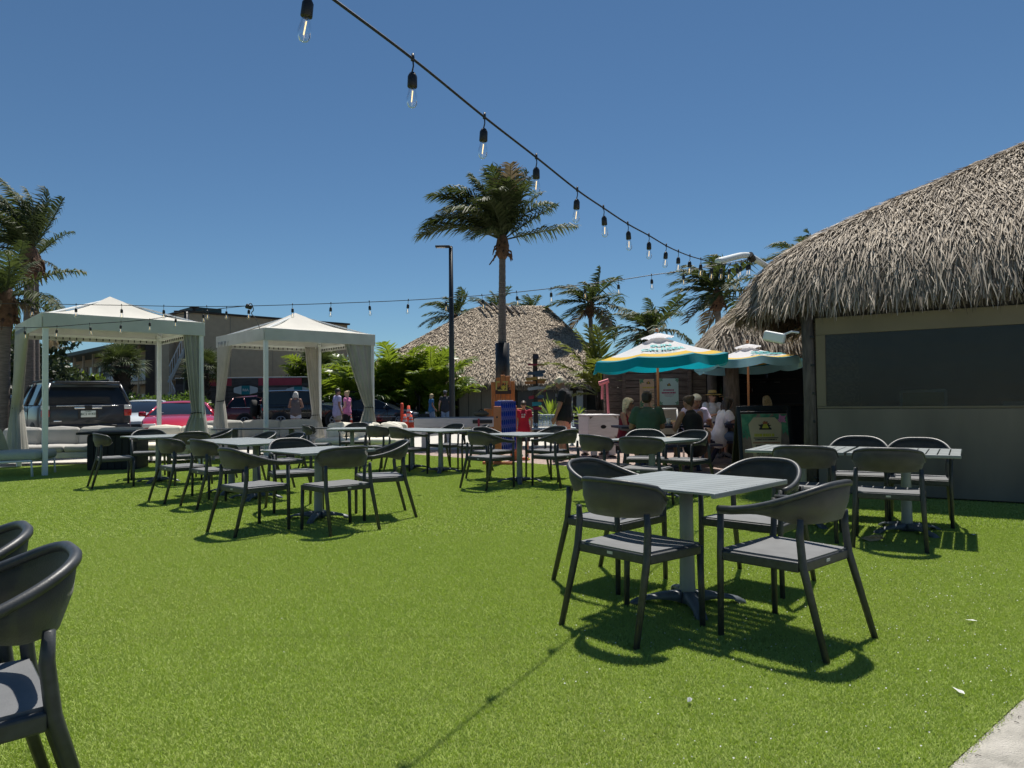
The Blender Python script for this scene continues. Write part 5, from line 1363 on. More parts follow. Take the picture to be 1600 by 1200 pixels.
# local x runs along the facade away from us, local -y... facade faces local +y
LH = 36
MB().box((LH / 2, -2.2, 3.0), (LH, .2, 6.0)).build('wall', M_BEIGE, ht)
for z in (.1, 2.9): MB().box((LH / 2, -1.1, z), (LH, 2.0, .2)).build('walkway_slab', M_BEIGE, ht)
MB().box((LH / 2, -1.0, 5.85), (LH + 1, 3.4, .28)).build('roof_edge', M_TRIMG, ht)
r_ = MB(); r_.add([(-.5, .7, 6.0), (LH + .5, .7, 6.0), (LH + .5, -4.5, 7.3), (-.5, -4.5, 7.3)], [(0, 1, 2, 3)]); r_.build('roof', M_ROOFG, ht)
for k in range(13):
    x = .3 + k * LH / 12.2
    MB().box((x, -.14, 2.93), (.16, .16, 5.54)).build('column', M_BEIGE, ht)
    if k < 12:
        for z in (3.0, .2): MB().box((x + LH / 24.4, -.12, z + .52), (LH / 12.2 - .18, .05, .92)).build('balcony_panel', M_RAIL, ht)
        for z in (3.0, .2):
            MB().box((x + 1.0, -2.08, z + 1.02), (.9, .05, 2.04)).build('door', M_DOOR, ht)
            wn = MB().box((x + 2.2, -2.08, z + 1.35), (1.0, .05, 1.2)).build('window', M_WINF, ht); MB().box((x + 2.2, -2.045, z + 1.35), (.85, .02, 1.05)).build('pane', M_GLASSCAR, wn)
MB().box((7.5, -4, 7.8), (2.6, 2.2, 1.5)).build('roof_unit', mat('dark_green_unit', (.02, .05, .05), .6, .2, 2), ht); MB().box((11.0, -4, 7.4), (1.8, 1.8, .7)).build('roof_unit', M_RAIL, ht)
st = thing('stair_tower', 'beige stair tower with diagonal white railings between the motel wing and the big wall', 'stair tower', (0, 0, 0))
sx = lambda px, y: P(px, 640, y).x
MB().box(((sx(242, 44) + sx(264, 44)) / 2, 44.4, 3.1), (sx(264, 44) - sx(242, 44), .8, 6.2)).build('pier', M_BEIGE, st)
MB().box(((sx(228, 45) + sx(243, 45)) / 2, 45.6, 3.0), (.9, .8, 6.0)).build('pier', M_WOODD, st)
for (pa_, pb_, z0, z1) in (((264), (293), 2.6, 5.0), ((264), (284), .2, 2.2)):
    a = Vector((sx(pa_, 43.6), 43.6, z0)); b = Vector((sx(pb_, 43.6), 43.6, z1)) if z0 > 1 else Vector((sx(pb_, 43.6), 43.6, .1))
    if z0 < 1: a.z = 2.0
    d = b - a
    MB().tube([a, b], [.11, .11], 4).build('stringer', M_RAIL, st); MB().tube([a + Vector((0, 0, 1.0)), b + Vector((0, 0, 1.0))], [.035, .035], 6).build('handrail', M_WINF, st)
    k = 8
    for i in range(k): q = a + d * ((i + .5) / k); MB().tube([q + Vector((0, 0, .08)), q + Vector((0, 0, 1.0))], [.022, .022], 5).build('baluster', M_WINF, st)
    for i in range(10): q = a + d * ((i + .5) / 10); MB().box((q.x, q.y + .6, q.z + .05), (.3, 1.0, .05)).build('tread', M_BEIGE, st)
MB().box((sx(276, 45), 45.4, 2.9), (1.6, 1.6, .18)).build('landing', M_BEIGE, st)
for i in range(5): MB().tube([(sx(266, 44) + i * .22, 44.5, 5.2), (sx(266, 44) + i * .22, 44.5, 6.0)], [.025] * 2, 5).build('baluster', M_WINF, st)
bw = thing('beige_building', 'large plain beige building end wall behind both cabanas', 'building', (-20.6, 44.6, 0), PI / 4)
BL = 11.8; bz = 7.05
MB().box((BL / 2, 3.0, bz / 2), (BL, 6, bz)).build('wall', M_BEIGE, bw); MB().box((BL / 2, 3.0, bz + .06), (BL + .3, 6.3, .12)).build('roof_trim', M_WOODD, bw)
for k in range(1, 4): MB().box((BL * k / 4, -.012, bz / 2), (.03, .02, bz - .1)).build('wall_joint', M_TAN, bw)
MB().lathe([(.12, bz + .12), (.12, bz + .5), (.3, bz + .52), (.3, bz + .6)], (1.2, 1.5, 0), 10).build('roof_vent', M_PLASTG, bw)
wb = thing('pale_building', 'small pale building corner with a dark eave beyond the second cabana', 'building', tuple(gp(520, 60)), 0)
MB().box((-1.5, 2, 2.55), (3.4, 4, 5.1)).build('wall', M_RAIL, wb); MB().box((-1.4, 2, 5.2), (4.4, 5, .18)).build('roof', M_WOODD, wb)
wb2 = thing('low_building', 'low tan building top left of the big thatched roof', 'building', tuple(gp(556, 58)), 0)
MB().box((0, 2, 2.2), (1.9, 4, 4.4)).build('wall', M_TAN, wb2); MB().box((0, 2, 4.47), (2.1, 4.2, .14)).build('roof', M_RAIL, wb2)
fc = thing('plank_fence', 'dark grey horizontal plank fence with pink red top band behind the parked cars', 'fence', (0, 0, 0))
FY = 41.0; fx0, fx1 = sx(274, FY), sx(500, FY); fz = P(380, 591, FY).z
M_FEN = mat('fence_grey_board', (.085, .075, .075), .85, .3, 2, stretch=(1, 1, 8)); M_RED = mat('pink_red_board', (.40, .055, .08), .8, .15, 2)
nr = 11
for i in range(nr):
    z = fz * (i + .5) / (nr + 1.4)
    for (a, b) in ((fx0, fx0 + 3.0), (fx0 + 3.02, fx0 + 5.9), (fx0 + 5.92, fx1)): MB().rbox(((a + b) / 2, FY + rnd.uniform(-.01, .01), z), (b - a, .04, fz / (nr + 1.4) - .025), .006, 1).build('fence_board', M_FEN, fc)
for a, b in ((314, 363), (362, 366), (404, 472)): MB().rbox(((sx(a, FY) + sx(b, FY)) / 2, FY - .03, fz - .22), (sx(b, FY) - sx(a, FY) - .02, .04, .42), .008, 1).build('top_band', M_RED if b - a > 10 else M_FEN, fc)
MB().rbox(((sx(366, FY) + sx(404, FY)) / 2, FY - .02, fz - .22), (sx(404, FY) - sx(366, FY) - .02, .04, .42), .008, 1).build('top_band', M_FEN, fc)
MB().rbox(((fx0 + fx1) / 2, FY - .01, fz + .035), (fx1 - fx0, .1, .06), .008, 1).build('cap_rail', M_WINF, fc)
MB().box(((fx0 + fx1) / 2, FY + .06, fz / 2), (fx1 - fx0, .03, fz)).build('backing', M_WOODD, fc)
MB().rbox((sx(430, FY), FY - .04, fz - 1.35), (1.5, .04, 1.6), .01, 1).build('grey_door', mat('grey_door', (.17, .17, .18), .7, .1, 2), fc)
MB().tube([(sx(416, FY), FY - .08, fz - 1.5), (sx(416, FY), FY - .08, fz - .95), (sx(429, FY), FY - .08, fz - .95), (sx(429, FY), FY - .08, fz - 1.5)], [.03] * 4, 6).build('white_pipe', M_WINF, fc)
M_SURF = mat('pale_board', (.52, .56, .58), .5, .05, 2); M_SURFT = mat('teal_board_centre', (.0, .18, .22), .5, .05, 2)
def surf_sign(label, px, py, w_, txt):
    c = P(px, py, FY - .12); t = thing('board_sign', label, 'sign', tuple(c), 0, 'surfboard shaped signs on the fence'); h = .25; x = w_ / 2
    pts = [(-x, -.10), (-x * .93, -.15), (-x * .35, -h), (-x * .35, h), (-x * .93, .15), (-x, .10)]
    for s in (1, -1):
        MB().loft([[Vector((s * a, -.02, b)) for a, b in pts], [Vector((s * a, .02, b)) for a, b in pts]]).build('board_end', M_SURF, t)
    MB().box((0, -.004, 0), (w_ * .34, .05, h * 2.05)).build('board_centre', M_SURFT, t)
    if txt: text('lettering', txt, .2, M_SURF, t, (0, -.034, 0), (PI / 2, 0, 0), .002, .006)
surf_sign('surfboard shaped sign with a teal centre on the fence, seen right of the cabana curtain', 384, 609.5, 1.38, 'R0A')
surf_sign('surfboard shaped sign on the fence half hidden by the palm clump', 466, 611, 1.38, None)
# ------------------------------------------------------------------ vehicles
def car(label, x, y, dx, dy, K, paint, cat='car', group='cars in the parking lot', extra=None):
    t = thing('parked_car', label, cat, (x, y, 0), yaw_of(dx, dy), group)
    L, W, belt, roof = K['L'], K['W'] / 2, K['belt'], K['H']
    R = []
    for (f, zb, zt, wf) in K['body']:
        yy = f * L / 2; w = W * wf; h = zt - zb; e = min(.10, h * .2)
        R.append([Vector(p) for p in ((-w + .10, yy, zb), (-w + .02, yy, zb + .08), (-w, yy, zb + h * .45), (-w + .012, yy, zt - e), (-w + .04, yy, zt - e * .35), (-w + .12, yy, zt),
                                     (0, yy, zt + K.get('crown', .02)), (w - .12, yy, zt), (w - .04, yy, zt - e * .35), (w - .012, yy, zt - e), (w, yy, zb + h * .45), (w - .02, yy, zb + .08), (w - .10, yy, zb))])
    autosmooth(MB().loft(R).build('body', paint, t), 35)
    hw = lambda z: (W - .06) + (K['wr'] - (W - .06)) * max(0, min(1, (z - belt) / (roof - belt)))
    pr = [(f * L / 2, z) for f, z in K['cab']]
    autosmooth(MB().loft([[Vector((-hw(z), a, z)) for a, z in pr], [Vector((-hw(z) * .5, a, z + (.015 if z > belt + .1 else 0))) for a, z in pr], [Vector((hw(z) * .5, a, z + (.015 if z > belt + .1 else 0))) for a, z in pr], [Vector((hw(z), a, z)) for a, z in pr]]).build('glasshouse', M_GLASSCAR, t), 30)
    top = [(a, z) for a, z in pr if z > belt + (roof - belt) * .8]
    y0, y1 = min(a for a, z in top), max(a for a, z in top)
    rr = []
    for k in range(7):
        a = y0 - .02 + (y1 - y0 + .04) * k / 6; z = np.interp(a, sorted(q[0] for q in top), [z for q, z in sorted(top)]); h = hw(z) + .012; e = .03 if k in (0, 6) else 0
        rr.append([Vector((-h, a, z - .05)), Vector((-h, a, z + .0)), Vector((-h + .1, a, z + .035 - e)), Vector((0, a, z + .05 - e)), Vector((h - .1, a, z + .035 - e)), Vector((h, a, z)), Vector((h, a, z - .05))])
    autosmooth(MB().loft(rr).build('roof', paint, t), 40)
    for f in K['pillars']:
        for s in (-1, 1):
            (a0, z0), (a1, z1) = f; a0 *= L / 2; a1 *= L / 2
            MB().tube([(s * (hw(z0) + .004), a0, z0 - .02), (s * (hw((z0 + z1) / 2) + .008), (a0 + a1) / 2, (z0 + z1) / 2), (s * (hw(z1) + .004), a1, z1)], [.05, .042, .04], 6, flat=.6).build('pillar', paint, t, True)
    wr_ = K['wheel']
    for s in (-1, 1):
        for f in K['axles']:
            ya = f * L / 2
            ar = MB(); N = 20
            ar.loft([[Vector((s * (W - .06), ya + math.cos(a) * r_, wr_ + math.sin(a) * r_)) for a in [2 * PI * k / N for k in range(N)]] for r_ in (wr_ + .065,)] + [[Vector((s * (W + .008), ya + math.cos(a) * r_, wr_ + math.sin(a) * r_)) for a in [2 * PI * k / N for k in range(N)]] for r_ in (wr_ + .065, wr_ + .02)])
            ar.build('wheel_arch', M_PLASTG, t)
            rot = Matrix.Rotation(PI / 2, 3, 'Y'); c = Vector((s * (W - .09), ya, wr_))
            ty = MB(); prof = [(wr_ * .62, -.10), (wr_ * .95, -.105), (wr_, -.07), (wr_, .07), (wr_ * .95, .105), (wr_ * .62, .10)]
            ty.loft([[c + rot @ Vector((r_ * math.cos(2 * PI * k / 22), r_ * math.sin(2 * PI * k / 22), z)) for k in range(22)] for r_, z in prof]); wh = ty.build('wheel', M_TYRE, t, True)
            ri = MB()
            ri.loft([[c + rot @ Vector((r_ * math.cos(2 * PI * k / 20), r_ * math.sin(2 * PI * k / 20), z * s)) for k in range(20)] for r_, z in ((wr_ * .64, .085), (wr_ * .60, .112), (wr_ * .5, .09))], cap=False)
            for k in range(6):
                a = k * PI / 3; d = rot @ Vector((math.cos(a), math.sin(a), 0)); ri.tube([c + Vector((s * .10, 0, 0)), c + d * wr_ * .58 + Vector((s * .095, 0, 0))], [.035, .028], 4)
            ri.build('rim', M_RIM, wh, True)
    for name, m, pts, d in K.get('bits', []):
        for s in (-1, 1):
            MB().rbox((s * pts[0], pts[1], pts[2]), d, min(d) * .3, 2).build(name, m, t, True)
    for name, m, c, d in K.get('mid', []): MB().rbox(c, d, min(d) * .3, 2).build(name, m, t, True)
    for s in (-1, 1):
        a = K['mirror']; mr = MB().rbox((s * (W + .09), a[0], a[1]), (.2, .12, .14), .04, 3).build('mirror', paint if K.get('mpaint', True) else M_PLASTG, t, True)
        for yy in K['handles']: MB().rbox((s * (W + .006), yy, belt - .16), (.03, .2, .03), .01, 2).build('door_handle', K.get('hm', paint), t, True)
        for yy in K['seams']: MB().box((s * (W - .003), yy, (belt + .32) / 2 + .06), (.012, .014, belt - .42)).build('door_seam', M_BLACK, t)
    return t
SUVK = dict(L=4.8, W=1.92, H=1.80, belt=1.26, wr=.70, wheel=.39, axles=(-.60, .60), mirror=(.75, 1.2), handles=(-.45, .45), seams=(-.75, .0, .82), hm=M_CHROME,
  body=[(-1, .60, 1.16, .94), (-.985, .52, 1.24, .97), (-.93, .48, 1.27, 1), (-.5, .46, 1.26, 1), (.35, .46, 1.26, 1), (.45, .46, 1.26, 1), (.85, .46, 1.14, .98), (.97, .45, .98, .92), (1, .5, .85, .86)],
  cab=[(-.975, 1.25), (-.91, 1.72), (-.87, 1.77), (-.3, 1.80), (.1, 1.78), (.18, 1.74), (.45, 1.25)], pillars=[((-.965, 1.25), (-.91, 1.74)), ((-.62, 1.25), (-.60, 1.78)), ((-.1, 1.25), (-.1, 1.79)), ((.44, 1.25), (.17, 1.75))])
SUV_W = .96
M_SUVP = mat('dark_grey_blue_paint', (.022, .023, .030), .3, .05, 2, metal=.1, coat=.5)
k1 = dict(SUVK)
k1['bits'] = [('tail_light', M_TAIL, (.86, -2.375, 1.05), (.17, .07, .16)), ('tail_lens', M_LAMPC, (.86, -2.375, 1.185), (.17, .07, .10)), ('roof_rail', M_PLASTG, (.60, -.5, 1.86), (.05, 2.4, .05)), ('rear_reflector', M_TAIL, (.8, -2.43, .68), (.16, .03, .04))]
k1['mid'] = [('spoiler', M_SUVP, (0, -2.30, 1.775), (1.36, .30, .06)), ('bumper', M_SUVP, (0, -2.40, .66), (1.84, .17, .26)), ('bumper_step', M_PLASTG, (0, -2.46, .74), (1.2, .12, .05)), ('trim_strip', M_CHROME, (0, -2.405, 1.225), (1.30, .03, .022)), ('garnish', M_CHROME, (0, -2.425, 1.175), (.58, .04, .05)), ('badge', M_BLACK, (0, -2.452, 1.185), (.15, .02, .09)), ('plate', mat('plate_white', (.62, .68, .66), .5, .05), (0, -2.432, 1.03), (.31, .012, .155)), ('plate_recess', M_PLASTG, (0, -2.418, 1.035), (.42, .03, .22)), ('nameplate', M_CHROME, (-.62, -2.408, .87), (.16, .01, .03)), ('rear_wiper', M_BLACK, (.1, -2.37, 1.29), (.5, .02, .02)), ('tailgate_seam', M_BLACK, (-.76, -2.395, 1.02), (.012, .02, .42)), ('tailgate_seam', M_BLACK, (.76, -2.395, 1.02), (.012, .02, .42))]
s1 = car('dark grey blue SUV seen from behind, white licence plate, behind the left cabana', -11.72, 18.65, -.68, .73, k1, M_SUVP, 'car')
text('lettering', 'BC2 01KE', .075, mat('plate_green', (.03, .08, .05), .6), s1, (0, -2.4405, 1.025), (PI / 2, 0, 0), .001, .001)
text('lettering', 'FLORIDA', .03, mat('plate_green', (.03, .08, .05), .6), s1, (0, -2.4405, 1.085), (PI / 2, 0, 0), .001, .0005)
SEDAN = dict(L=4.75, W=1.85, H=1.40, belt=.93, wr=.60, wheel=.33, axles=(-.58, .62), mirror=(.75, .98), handles=(-.5, .4), seams=(-.85, -.02, .85),
  body=[(-1, .45, .80, .86), (-.96, .33, .93, .94), (-.8, .26, .97, .99), (-.45, .22, .95, 1), (.4, .22, .93, 1), (.5, .22, .93, 1), (.8, .25, .83, .97), (.95, .3, .72, .9), (1, .38, .62, .82)],
  cab=[(-.80, .94), (-.52, 1.30), (-.38, 1.375), (-.1, 1.40), (.08, 1.37), (.5, .92)], pillars=[((-.80, .94), (-.50, 1.32)), ((-.12, .94), (-.10, 1.39)), ((.49, .93), (.08, 1.37))])
def lights(K, hl=(.70, .68), tl=(.68, .78), grille=True, m=None):
    k = dict(K); h = K['L'] / 2
    k['bits'] = [('headlight', M_LAMPC, (hl[0], h * .955, hl[1]), (.34, .16, .11)), ('tail_light', M_TAIL, (tl[0], -h * .965, tl[1]), (.34, .1, .14))]
    k['mid'] = [('grille', M_PLASTG, (0, h * .985, .45), (1.0, .09, .2)), ('front_plate', M_TAGW, (0, -h * .992, .62), (.31, .05, .15)), ('lower_intake', M_BLACK, (0, h * .96, .28), (1.3, .1, .1))] if grille else []
    return k
M_REDP = mat('red_car_paint', (.50, .012, .035), .22, .05, 2, metal=.2, coat=.9)
M_WHP = mat('white_car_paint', (.62, .66, .68), .25, .03, 2, coat=.8)
M_MAROON = mat('maroon_car_paint', (.12, .008, .016), .22, .05, 2, metal=.3, coat=.9)
M_BLKP = mat('black_car_paint', (.010, .011, .014), .2, .05, 2, coat=.9)
M_BLUEP = mat('dark_blue_car_paint', (.012, .018, .035), .2, .05, 2, metal=.2, coat=.9)
SPORT = dict(L=4.6, W=1.92, H=1.30, belt=.90, wr=.58, wheel=.35, axles=(-.58, .60), mirror=(.55, .96), handles=(-.35,), seams=(-.75, .75),
  body=[(-1, .45, .85, .86), (-.95, .33, .96, .95), (-.75, .26, .99, 1.0), (-.4, .22, .93, 1), (.3, .22, .91, 1), (.42, .22, .93, 1.0), (.75, .25, .85, .99), (.93, .3, .72, .92), (1, .36, .6, .82)],
  cab=[(-.75, .95), (-.42, 1.22), (-.25, 1.285), (-.05, 1.30), (.05, 1.275), (.42, .91)], pillars=[((-.75, .95), (-.42, 1.24)), ((-.18, .92), (-.2, 1.28)), ((.41, .92), (.05, 1.275))])
k2 = lights(SPORT, (.70, .66)); 
k2['mid'] = k2['mid'] + [('windscreen_sticker', M_TAGW, (.52, .78, .985), (.10, .02, .04))]
car('bright red sports coupe facing the camera behind the left cabana curtain', -10.0, 21.6, .36, -.93, k2, M_REDP)
car('white sedan front showing between the dark SUV and the red coupe', -14.4, 28.0, .35, -.93, lights(SEDAN), M_WHP)
CROSS = dict(L=4.7, W=1.88, H=1.62, belt=1.05, wr=.66, wheel=.36, axles=(-.58, .60), mirror=(.85, 1.1), handles=(-.5, .4), seams=(-.85, -.05, .85), hm=M_CHROME,
  body=[(-1, .5, .95, .9), (-.97, .36, 1.04, .96), (-.85, .30, 1.07, 1), (-.4, .28, 1.05, 1), (.4, .28, 1.05, 1), (.5, .28, 1.04, 1), (.82, .32, .95, .97), (.96, .36, .85, .9), (1, .44, .72, .82)],
  cab=[(-.96, 1.05), (-.82, 1.50), (-.74, 1.56), (-.3, 1.62), (.0, 1.61), (.12, 1.56), (.5, 1.04)], pillars=[((-.95, 1.05), (-.80, 1.52)), ((-.55, 1.05), (-.6, 1.58)), ((-.1, 1.05), (-.1, 1.61)), ((.49, 1.05), (.12, 1.56))])
k3 = lights(CROSS, (.7, .85), (.72, .98)); k3['bits'] = k3['bits'] + [('window_trim', M_CHROME, (.925, -.5, 1.055), (.02, 3.0, .022))]
car('maroon crossover with dark tail, parked in front of the plank fence', sx(425, 36.5), 36.6, .93, .37, k3, M_MAROON)
JEEP = dict(L=4.2, W=1.82, H=1.84, belt=1.18, wr=.80, wheel=.40, axles=(-.58, .62), mirror=(.7, 1.28), handles=(-.3, .4), seams=(-.7, 0, .8), mpaint=False,
  body=[(-1, .55, 1.16, .96), (-.98, .5, 1.2, 1), (.3, .5, 1.2, 1), (.4, .5, 1.18, .97), (.9, .5, 1.1, .88), (.99, .5, 1.08, .85), (1, .55, 1.02, .82)],
  cab=[(-.97, 1.18), (-.95, 1.80), (-.3, 1.84), (.15, 1.80), (.34, 1.18)], pillars=[((-.96, 1.18), (-.94, 1.8)), ((-.35, 1.18), (-.35, 1.82)), ((.33, 1.18), (.15, 1.8))])
k4 = lights(JEEP, (.6, .95), (.82, .98)); jp = car('black boxy off-roader with a spare wheel on its tailgate, behind the woman in white shorts', sx(468, 34.0), 34.6, .88, .47, k4, M_BLKP)
rot_ = Matrix.Rotation(PI / 2, 3, 'X'); c_ = Vector((-.05, -2.27, 1.02)); sw = MB()
sw.loft([[c_ + rot_ @ Vector((r_ * math.cos(2 * PI * k / 24), r_ * math.sin(2 * PI * k / 24), z)) for k in range(24)] for r_, z in ((.24, -.12), (.37, -.125), (.40, -.08), (.40, .08), (.37, .125), (.24, .12))]); spw = sw.build('spare_wheel', M_TYRE, jp, True)
MB().loft([[c_ + rot_ @ Vector((r_ * math.cos(2 * PI * k / 20), r_ * math.sin(2 * PI * k / 20), z)) for k in range(20)] for r_, z in ((.25, .11), (.16, .09), (.05, .12))]).build('rim', M_PLASTG, spw, True)
PICK = dict(L=5.6, W=1.98, H=1.86, belt=1.18, wr=.72, wheel=.41, axles=(-.55, .64), mirror=(1.1, 1.3), handles=(-.05, .9), seams=(-.55, .4, 1.35), hm=M_CHROME,
  body=[(-1, .6, 1.2, .95), (-.98, .52, 1.22, .99), (-.2, .5, 1.2, 1), (.45, .5, 1.2, 1), (.55, .5, 1.2, 1), (.9, .5, 1.12, .96), (.98, .5, 1.02, .9), (1, .55, .9, .86)],
  cab=[(-.22, 1.19), (-.18, 1.78), (-.1, 1.84), (.2, 1.86), (.3, 1.8), (.52, 1.19)], pillars=[((-.22, 1.19), (-.17, 1.8)), ((.15, 1.19), (.15, 1.84)), ((.51, 1.19), (.3, 1.8))])
k5 = lights(PICK, (.75, .95), (.92, 1.0)); k5['bits'] = k5['bits'] + [('bed_rail', M_CHROME, (.95, -1.6, 1.225), (.05, 2.1, .03))]; car('black pickup truck with a tall red tail light, behind the people in the second cabana', sx(548, 38.4), 38.6, .93, .37, k5, M_BLKP, 'truck')
k6 = lights(SEDAN, (.7, .68)); k6['bits'] = k6['bits'] + [('window_trim', M_CHROME, (.87, -.2, 1.385), (.02, .9, .02)), ('door_trim', M_CHROME, (.93, .2, .52), (.02, 2.2, .02))]
car('black coupe in side view between the second cabana post and the cones', sx(592, 36), 36.3, .96, -.26, k6, M_BLUEP)
car('black car half hidden at the far left edge behind the curtain', -17.6, 24.0, -.6, .8, lights(CROSS), M_BLKP)

# ------------------------------------------------------------------ cones and delineators
M_ORC = mat('safety_orange', (.78, .09, .035), .55, .08, 8); M_REFL = mat('reflective_band', (.7, .62, .58), .5, .05)
def cone(label, px, y, h, r0, tall, group='orange cones and posts by the coupe'):
    t = thing('traffic_cone' if not tall else 'delineator_post', label, 'cone' if not tall else 'post', tuple(gp(px, y)), 0, group)
    rt = r0 * (.75 if tall else .28)
    rad = lambda z: r0 + (rt - r0) * z / h
    if tall:
        MB().lathe([(.02, h * 1.0 + .05), (r0 * .9, h * 1.0 + .03), (r0 * .9, h), (r0, h - .01), (r0, .06)], sides=14).build('post_tube', M_ORC, t, True); MB().lathe([(.2, 0), (.2, .03), (.12, .059)], sides=14).build('base', M_PLASTG, t)
    else:
        MB().lathe([(r0, .04), (rt, h), (rt * .6, h + .005)], sides=16).build('cone_body', M_ORC, t, True); MB().rbox((0, 0, .018), (r0 * 2.6, r0 * 2.6, .036), .012, 2).build('base', M_ORC, t)
    for a, b in ((.55, .68), (.76, .86)): MB().lathe([(rad(h * a) + .005, h * a), (rad(h * b) + .005, h * b)], sides=16, cap=False).build('band', M_REFL, t, True)
cone('small orange cone left of the tall single post', 547, 34, .75, .16, False)
cone('orange delineator post standing alone left of the cabana post', 573.5, 33.5, 1.08, .06, True)
cone('tall orange post left of the group of cones by the coupe nose', 628, 31.5, 1.15, .07, True)
cone('orange cone between the tall post and the striped cone', 632.5, 30.5, .72, .17, False)
cone('tall striped orange cone, highest of the three cones by the coupe nose', 638.5, 31, 1.08, .19, False)
cone('short orange cone right of the tall striped cone', 642, 30, .70, .17, False)

# ------------------------------------------------------------------ games and tables on the paving
M_WT = mat('white_washed_wood', (.60, .57, .57), .7, .1, 4, stretch=(1, 8, 8))
lt = thing('shuffleboard_table', 'long low white washed shuffleboard table behind the chairs, left of the orange game', 'game table', (0, 0, 0))
a = P(651, 653, 18.6); b = P(800, 658, 18.0); ln = b.x - a.x; cx = (a.x + b.x) / 2
MB().rbox((cx, 18.4, a.z - .12), (ln, .62, .24), .02, 2).build('table_frame', M_WT, lt)
MB().rbox((cx, 18.4, a.z + .008), (ln - .1, .5, .012), .004, 1).build('playing_board', mat('board_grey', (.14, .13, .13), .4, .1), lt)
for px in (664, 700, 740, 790): MB().rbox((P(px, 690, 18.4).x, 18.4, (a.z - .242) / 2), (.12, .5, a.z - .242), .01, 2).build('leg', M_WT, lt)
MB().rbox((P(754, 660, 18.06).x, 18.06, a.z - .10), (.5, .04, .09), .01, 2).build('score_plate', M_PLASTG, lt); MB().rbox((P(748, 660, 18.04).x, 18.04, a.z - .12), (.05, .03, .2), .01, 2).build('red_tab', M_RED, lt)
bg_ = thing('bag', 'olive brown bag lying on the long white table', 'bag', (P(752, 653, 18.4).x, 18.4, a.z + .014))
MB().ball((0, 0, .075), .2, 12, 8, (1, .6, .37)).build('bag_body', mat('olive_bag', (.13, .11, .07), .9, .2, 8), bg_, True); MB().tube([(-.1, 0, .12), (0, 0, .21), (.1, 0, .12)], [.012] * 3, 6).build('handle', M_WOODD, bg_, True)
def low_bench(label, px, y, w_, m):
    t = thing('bench', label, 'bench', tuple(gp(px, y)), 0)
    MB().rbox((0, 0, .42), (w_, .4, .12), .03, 2, puff=.01).build('seat', m, t, True)
    for s in (-1, 1): MB().rbox((s * (w_ / 2 - .12), 0, .18), (.1, .34, .36), .01, 2).build('leg', M_WT, t)
low_bench('low bench with a pale yellow cushion left of the orange game, behind the white table', 722, 21, 1.2, mat('pale_yellow', (.62, .58, .38), .8, .06)); low_bench('low bench with a pale yellow cushion close to the orange game', 757, 21, .9, mat('pale_yellow', (.6, .56, .36)))
mb2 = thing('metal_bench', 'light blue perforated metal bench between the boy and the woman in black', 'bench', tuple(gp(848, 19.5)), .0)
M_PERF = mat('pale_blue_metal', (.42, .50, .55), .4, .06, 5); M_HOLE = mat('hole_dark', (.10, .12, .14), .8)
Mt = Matrix.Rotation(-.55, 3, 'X')
nx_, nz_ = 22, 6; WB, HB = 1.75, .34; h_ = MB(); cw, chh = WB / nx_, HB / nz_
for i in range(nx_):
    for j in range(nz_):
        cx_, cz_ = -WB / 2 + cw * (i + .5), chh * (j + .5); o8 = [(cx_ + cw / 2 * a, cz_ + chh / 2 * b) for a, b in ((1, 0), (1, 1), (0, 1), (-1, 1), (-1, 0), (-1, -1), (0, -1), (1, -1))]; i8 = [(cx_ + .018 * math.cos(k * PI / 4), cz_ + .018 * math.sin(k * PI / 4)) for k in range(8)]
        vs = [Mt @ Vector((p[0], 0, p[1])) + Vector((0, .18, .52)) for p in o8 + i8]; h_.add(vs, [(k, (k + 1) % 8, 8 + (k + 1) % 8, 8 + k) for k in range(8)])
h_.build('perforated_back', M_PERF, mb2)
MB().rbox((0, -.02, .46), (1.8, .46, .05), .015, 2).build('seat', M_PERF, mb2); MB().tube([(-.9, .36, .82), (.9, .36, .82)], [.025] * 2, 8).build('top_rail', M_PERF, mb2)
for s in (-1, 1): MB().tube([(s * .8, -.2, 0), (s * .8, -.18, .44), (s * .8, .2, .48), (s * .8, .37, .82)], [.025] * 4, 8).tube([(s * .8, .34, 0), (s * .8, .15, .46)], [.025] * 2, 8).build('frame', M_PERF, mb2, True)
gt = thing('game_table', 'white boxy game table with a dark oval hole in its end panel', 'game table', tuple(gp(934, 15.6)), .12)
gz = P(934, 649, 15.3).z
gw = .66; ov = MB(); hole = [(math.cos(k * PI / 8) * .065, .0 + math.sin(k * PI / 8) * .042) for k in range(16)]
zc = gz - .24; rect = []
for k in range(16):
    a = k * PI / 8; c, s = math.cos(a), math.sin(a); f = min(gw / 2 / max(abs(c), 1e-6), .22 / max(abs(s), 1e-6)); rect.append((c * f, s * f))
ov.add([(x, -.5, zc + z) for x, z in rect] + [(x, -.5, zc + z) for x, z in hole] + [(x, -.46, zc + z) for x, z in hole], [(k, (k + 1) % 16, 16 + (k + 1) % 16, 16 + k) for k in range(16)] + [(16 + k, 16 + (k + 1) % 16, 32 + (k + 1) % 16, 32 + k) for k in range(16)])
ov.build('end_panel', M_WT, gt); MB().box((0, -.455, zc), (.2, .005, .12)).build('hole_back', M_BLACK, gt)
MB().rbox((0, .02, gz + .0), (gw + .04, 1.08, .035), .008, 2).build('table_top', M_WT, gt)
for s in (-1, 1): MB().rbox((s * (gw / 2 - .018), .0, zc), (.034, .98, .43), .006, 1).build('side_panel', M_WT, gt)
for s in (-1, 1):
    for e in (-.42, .42): lg = MB().rbox((s * .2, e, (zc - .22 + .05) / 2), (.13, .1, zc - .22 - .05), .01, 2).build('leg', M_WT, gt); MB().lathe([(.10, 0), (.10, .02), (.03, .049)], (s * .2, e, 0), 10).build('foot_pad', M_BLACK, lg)
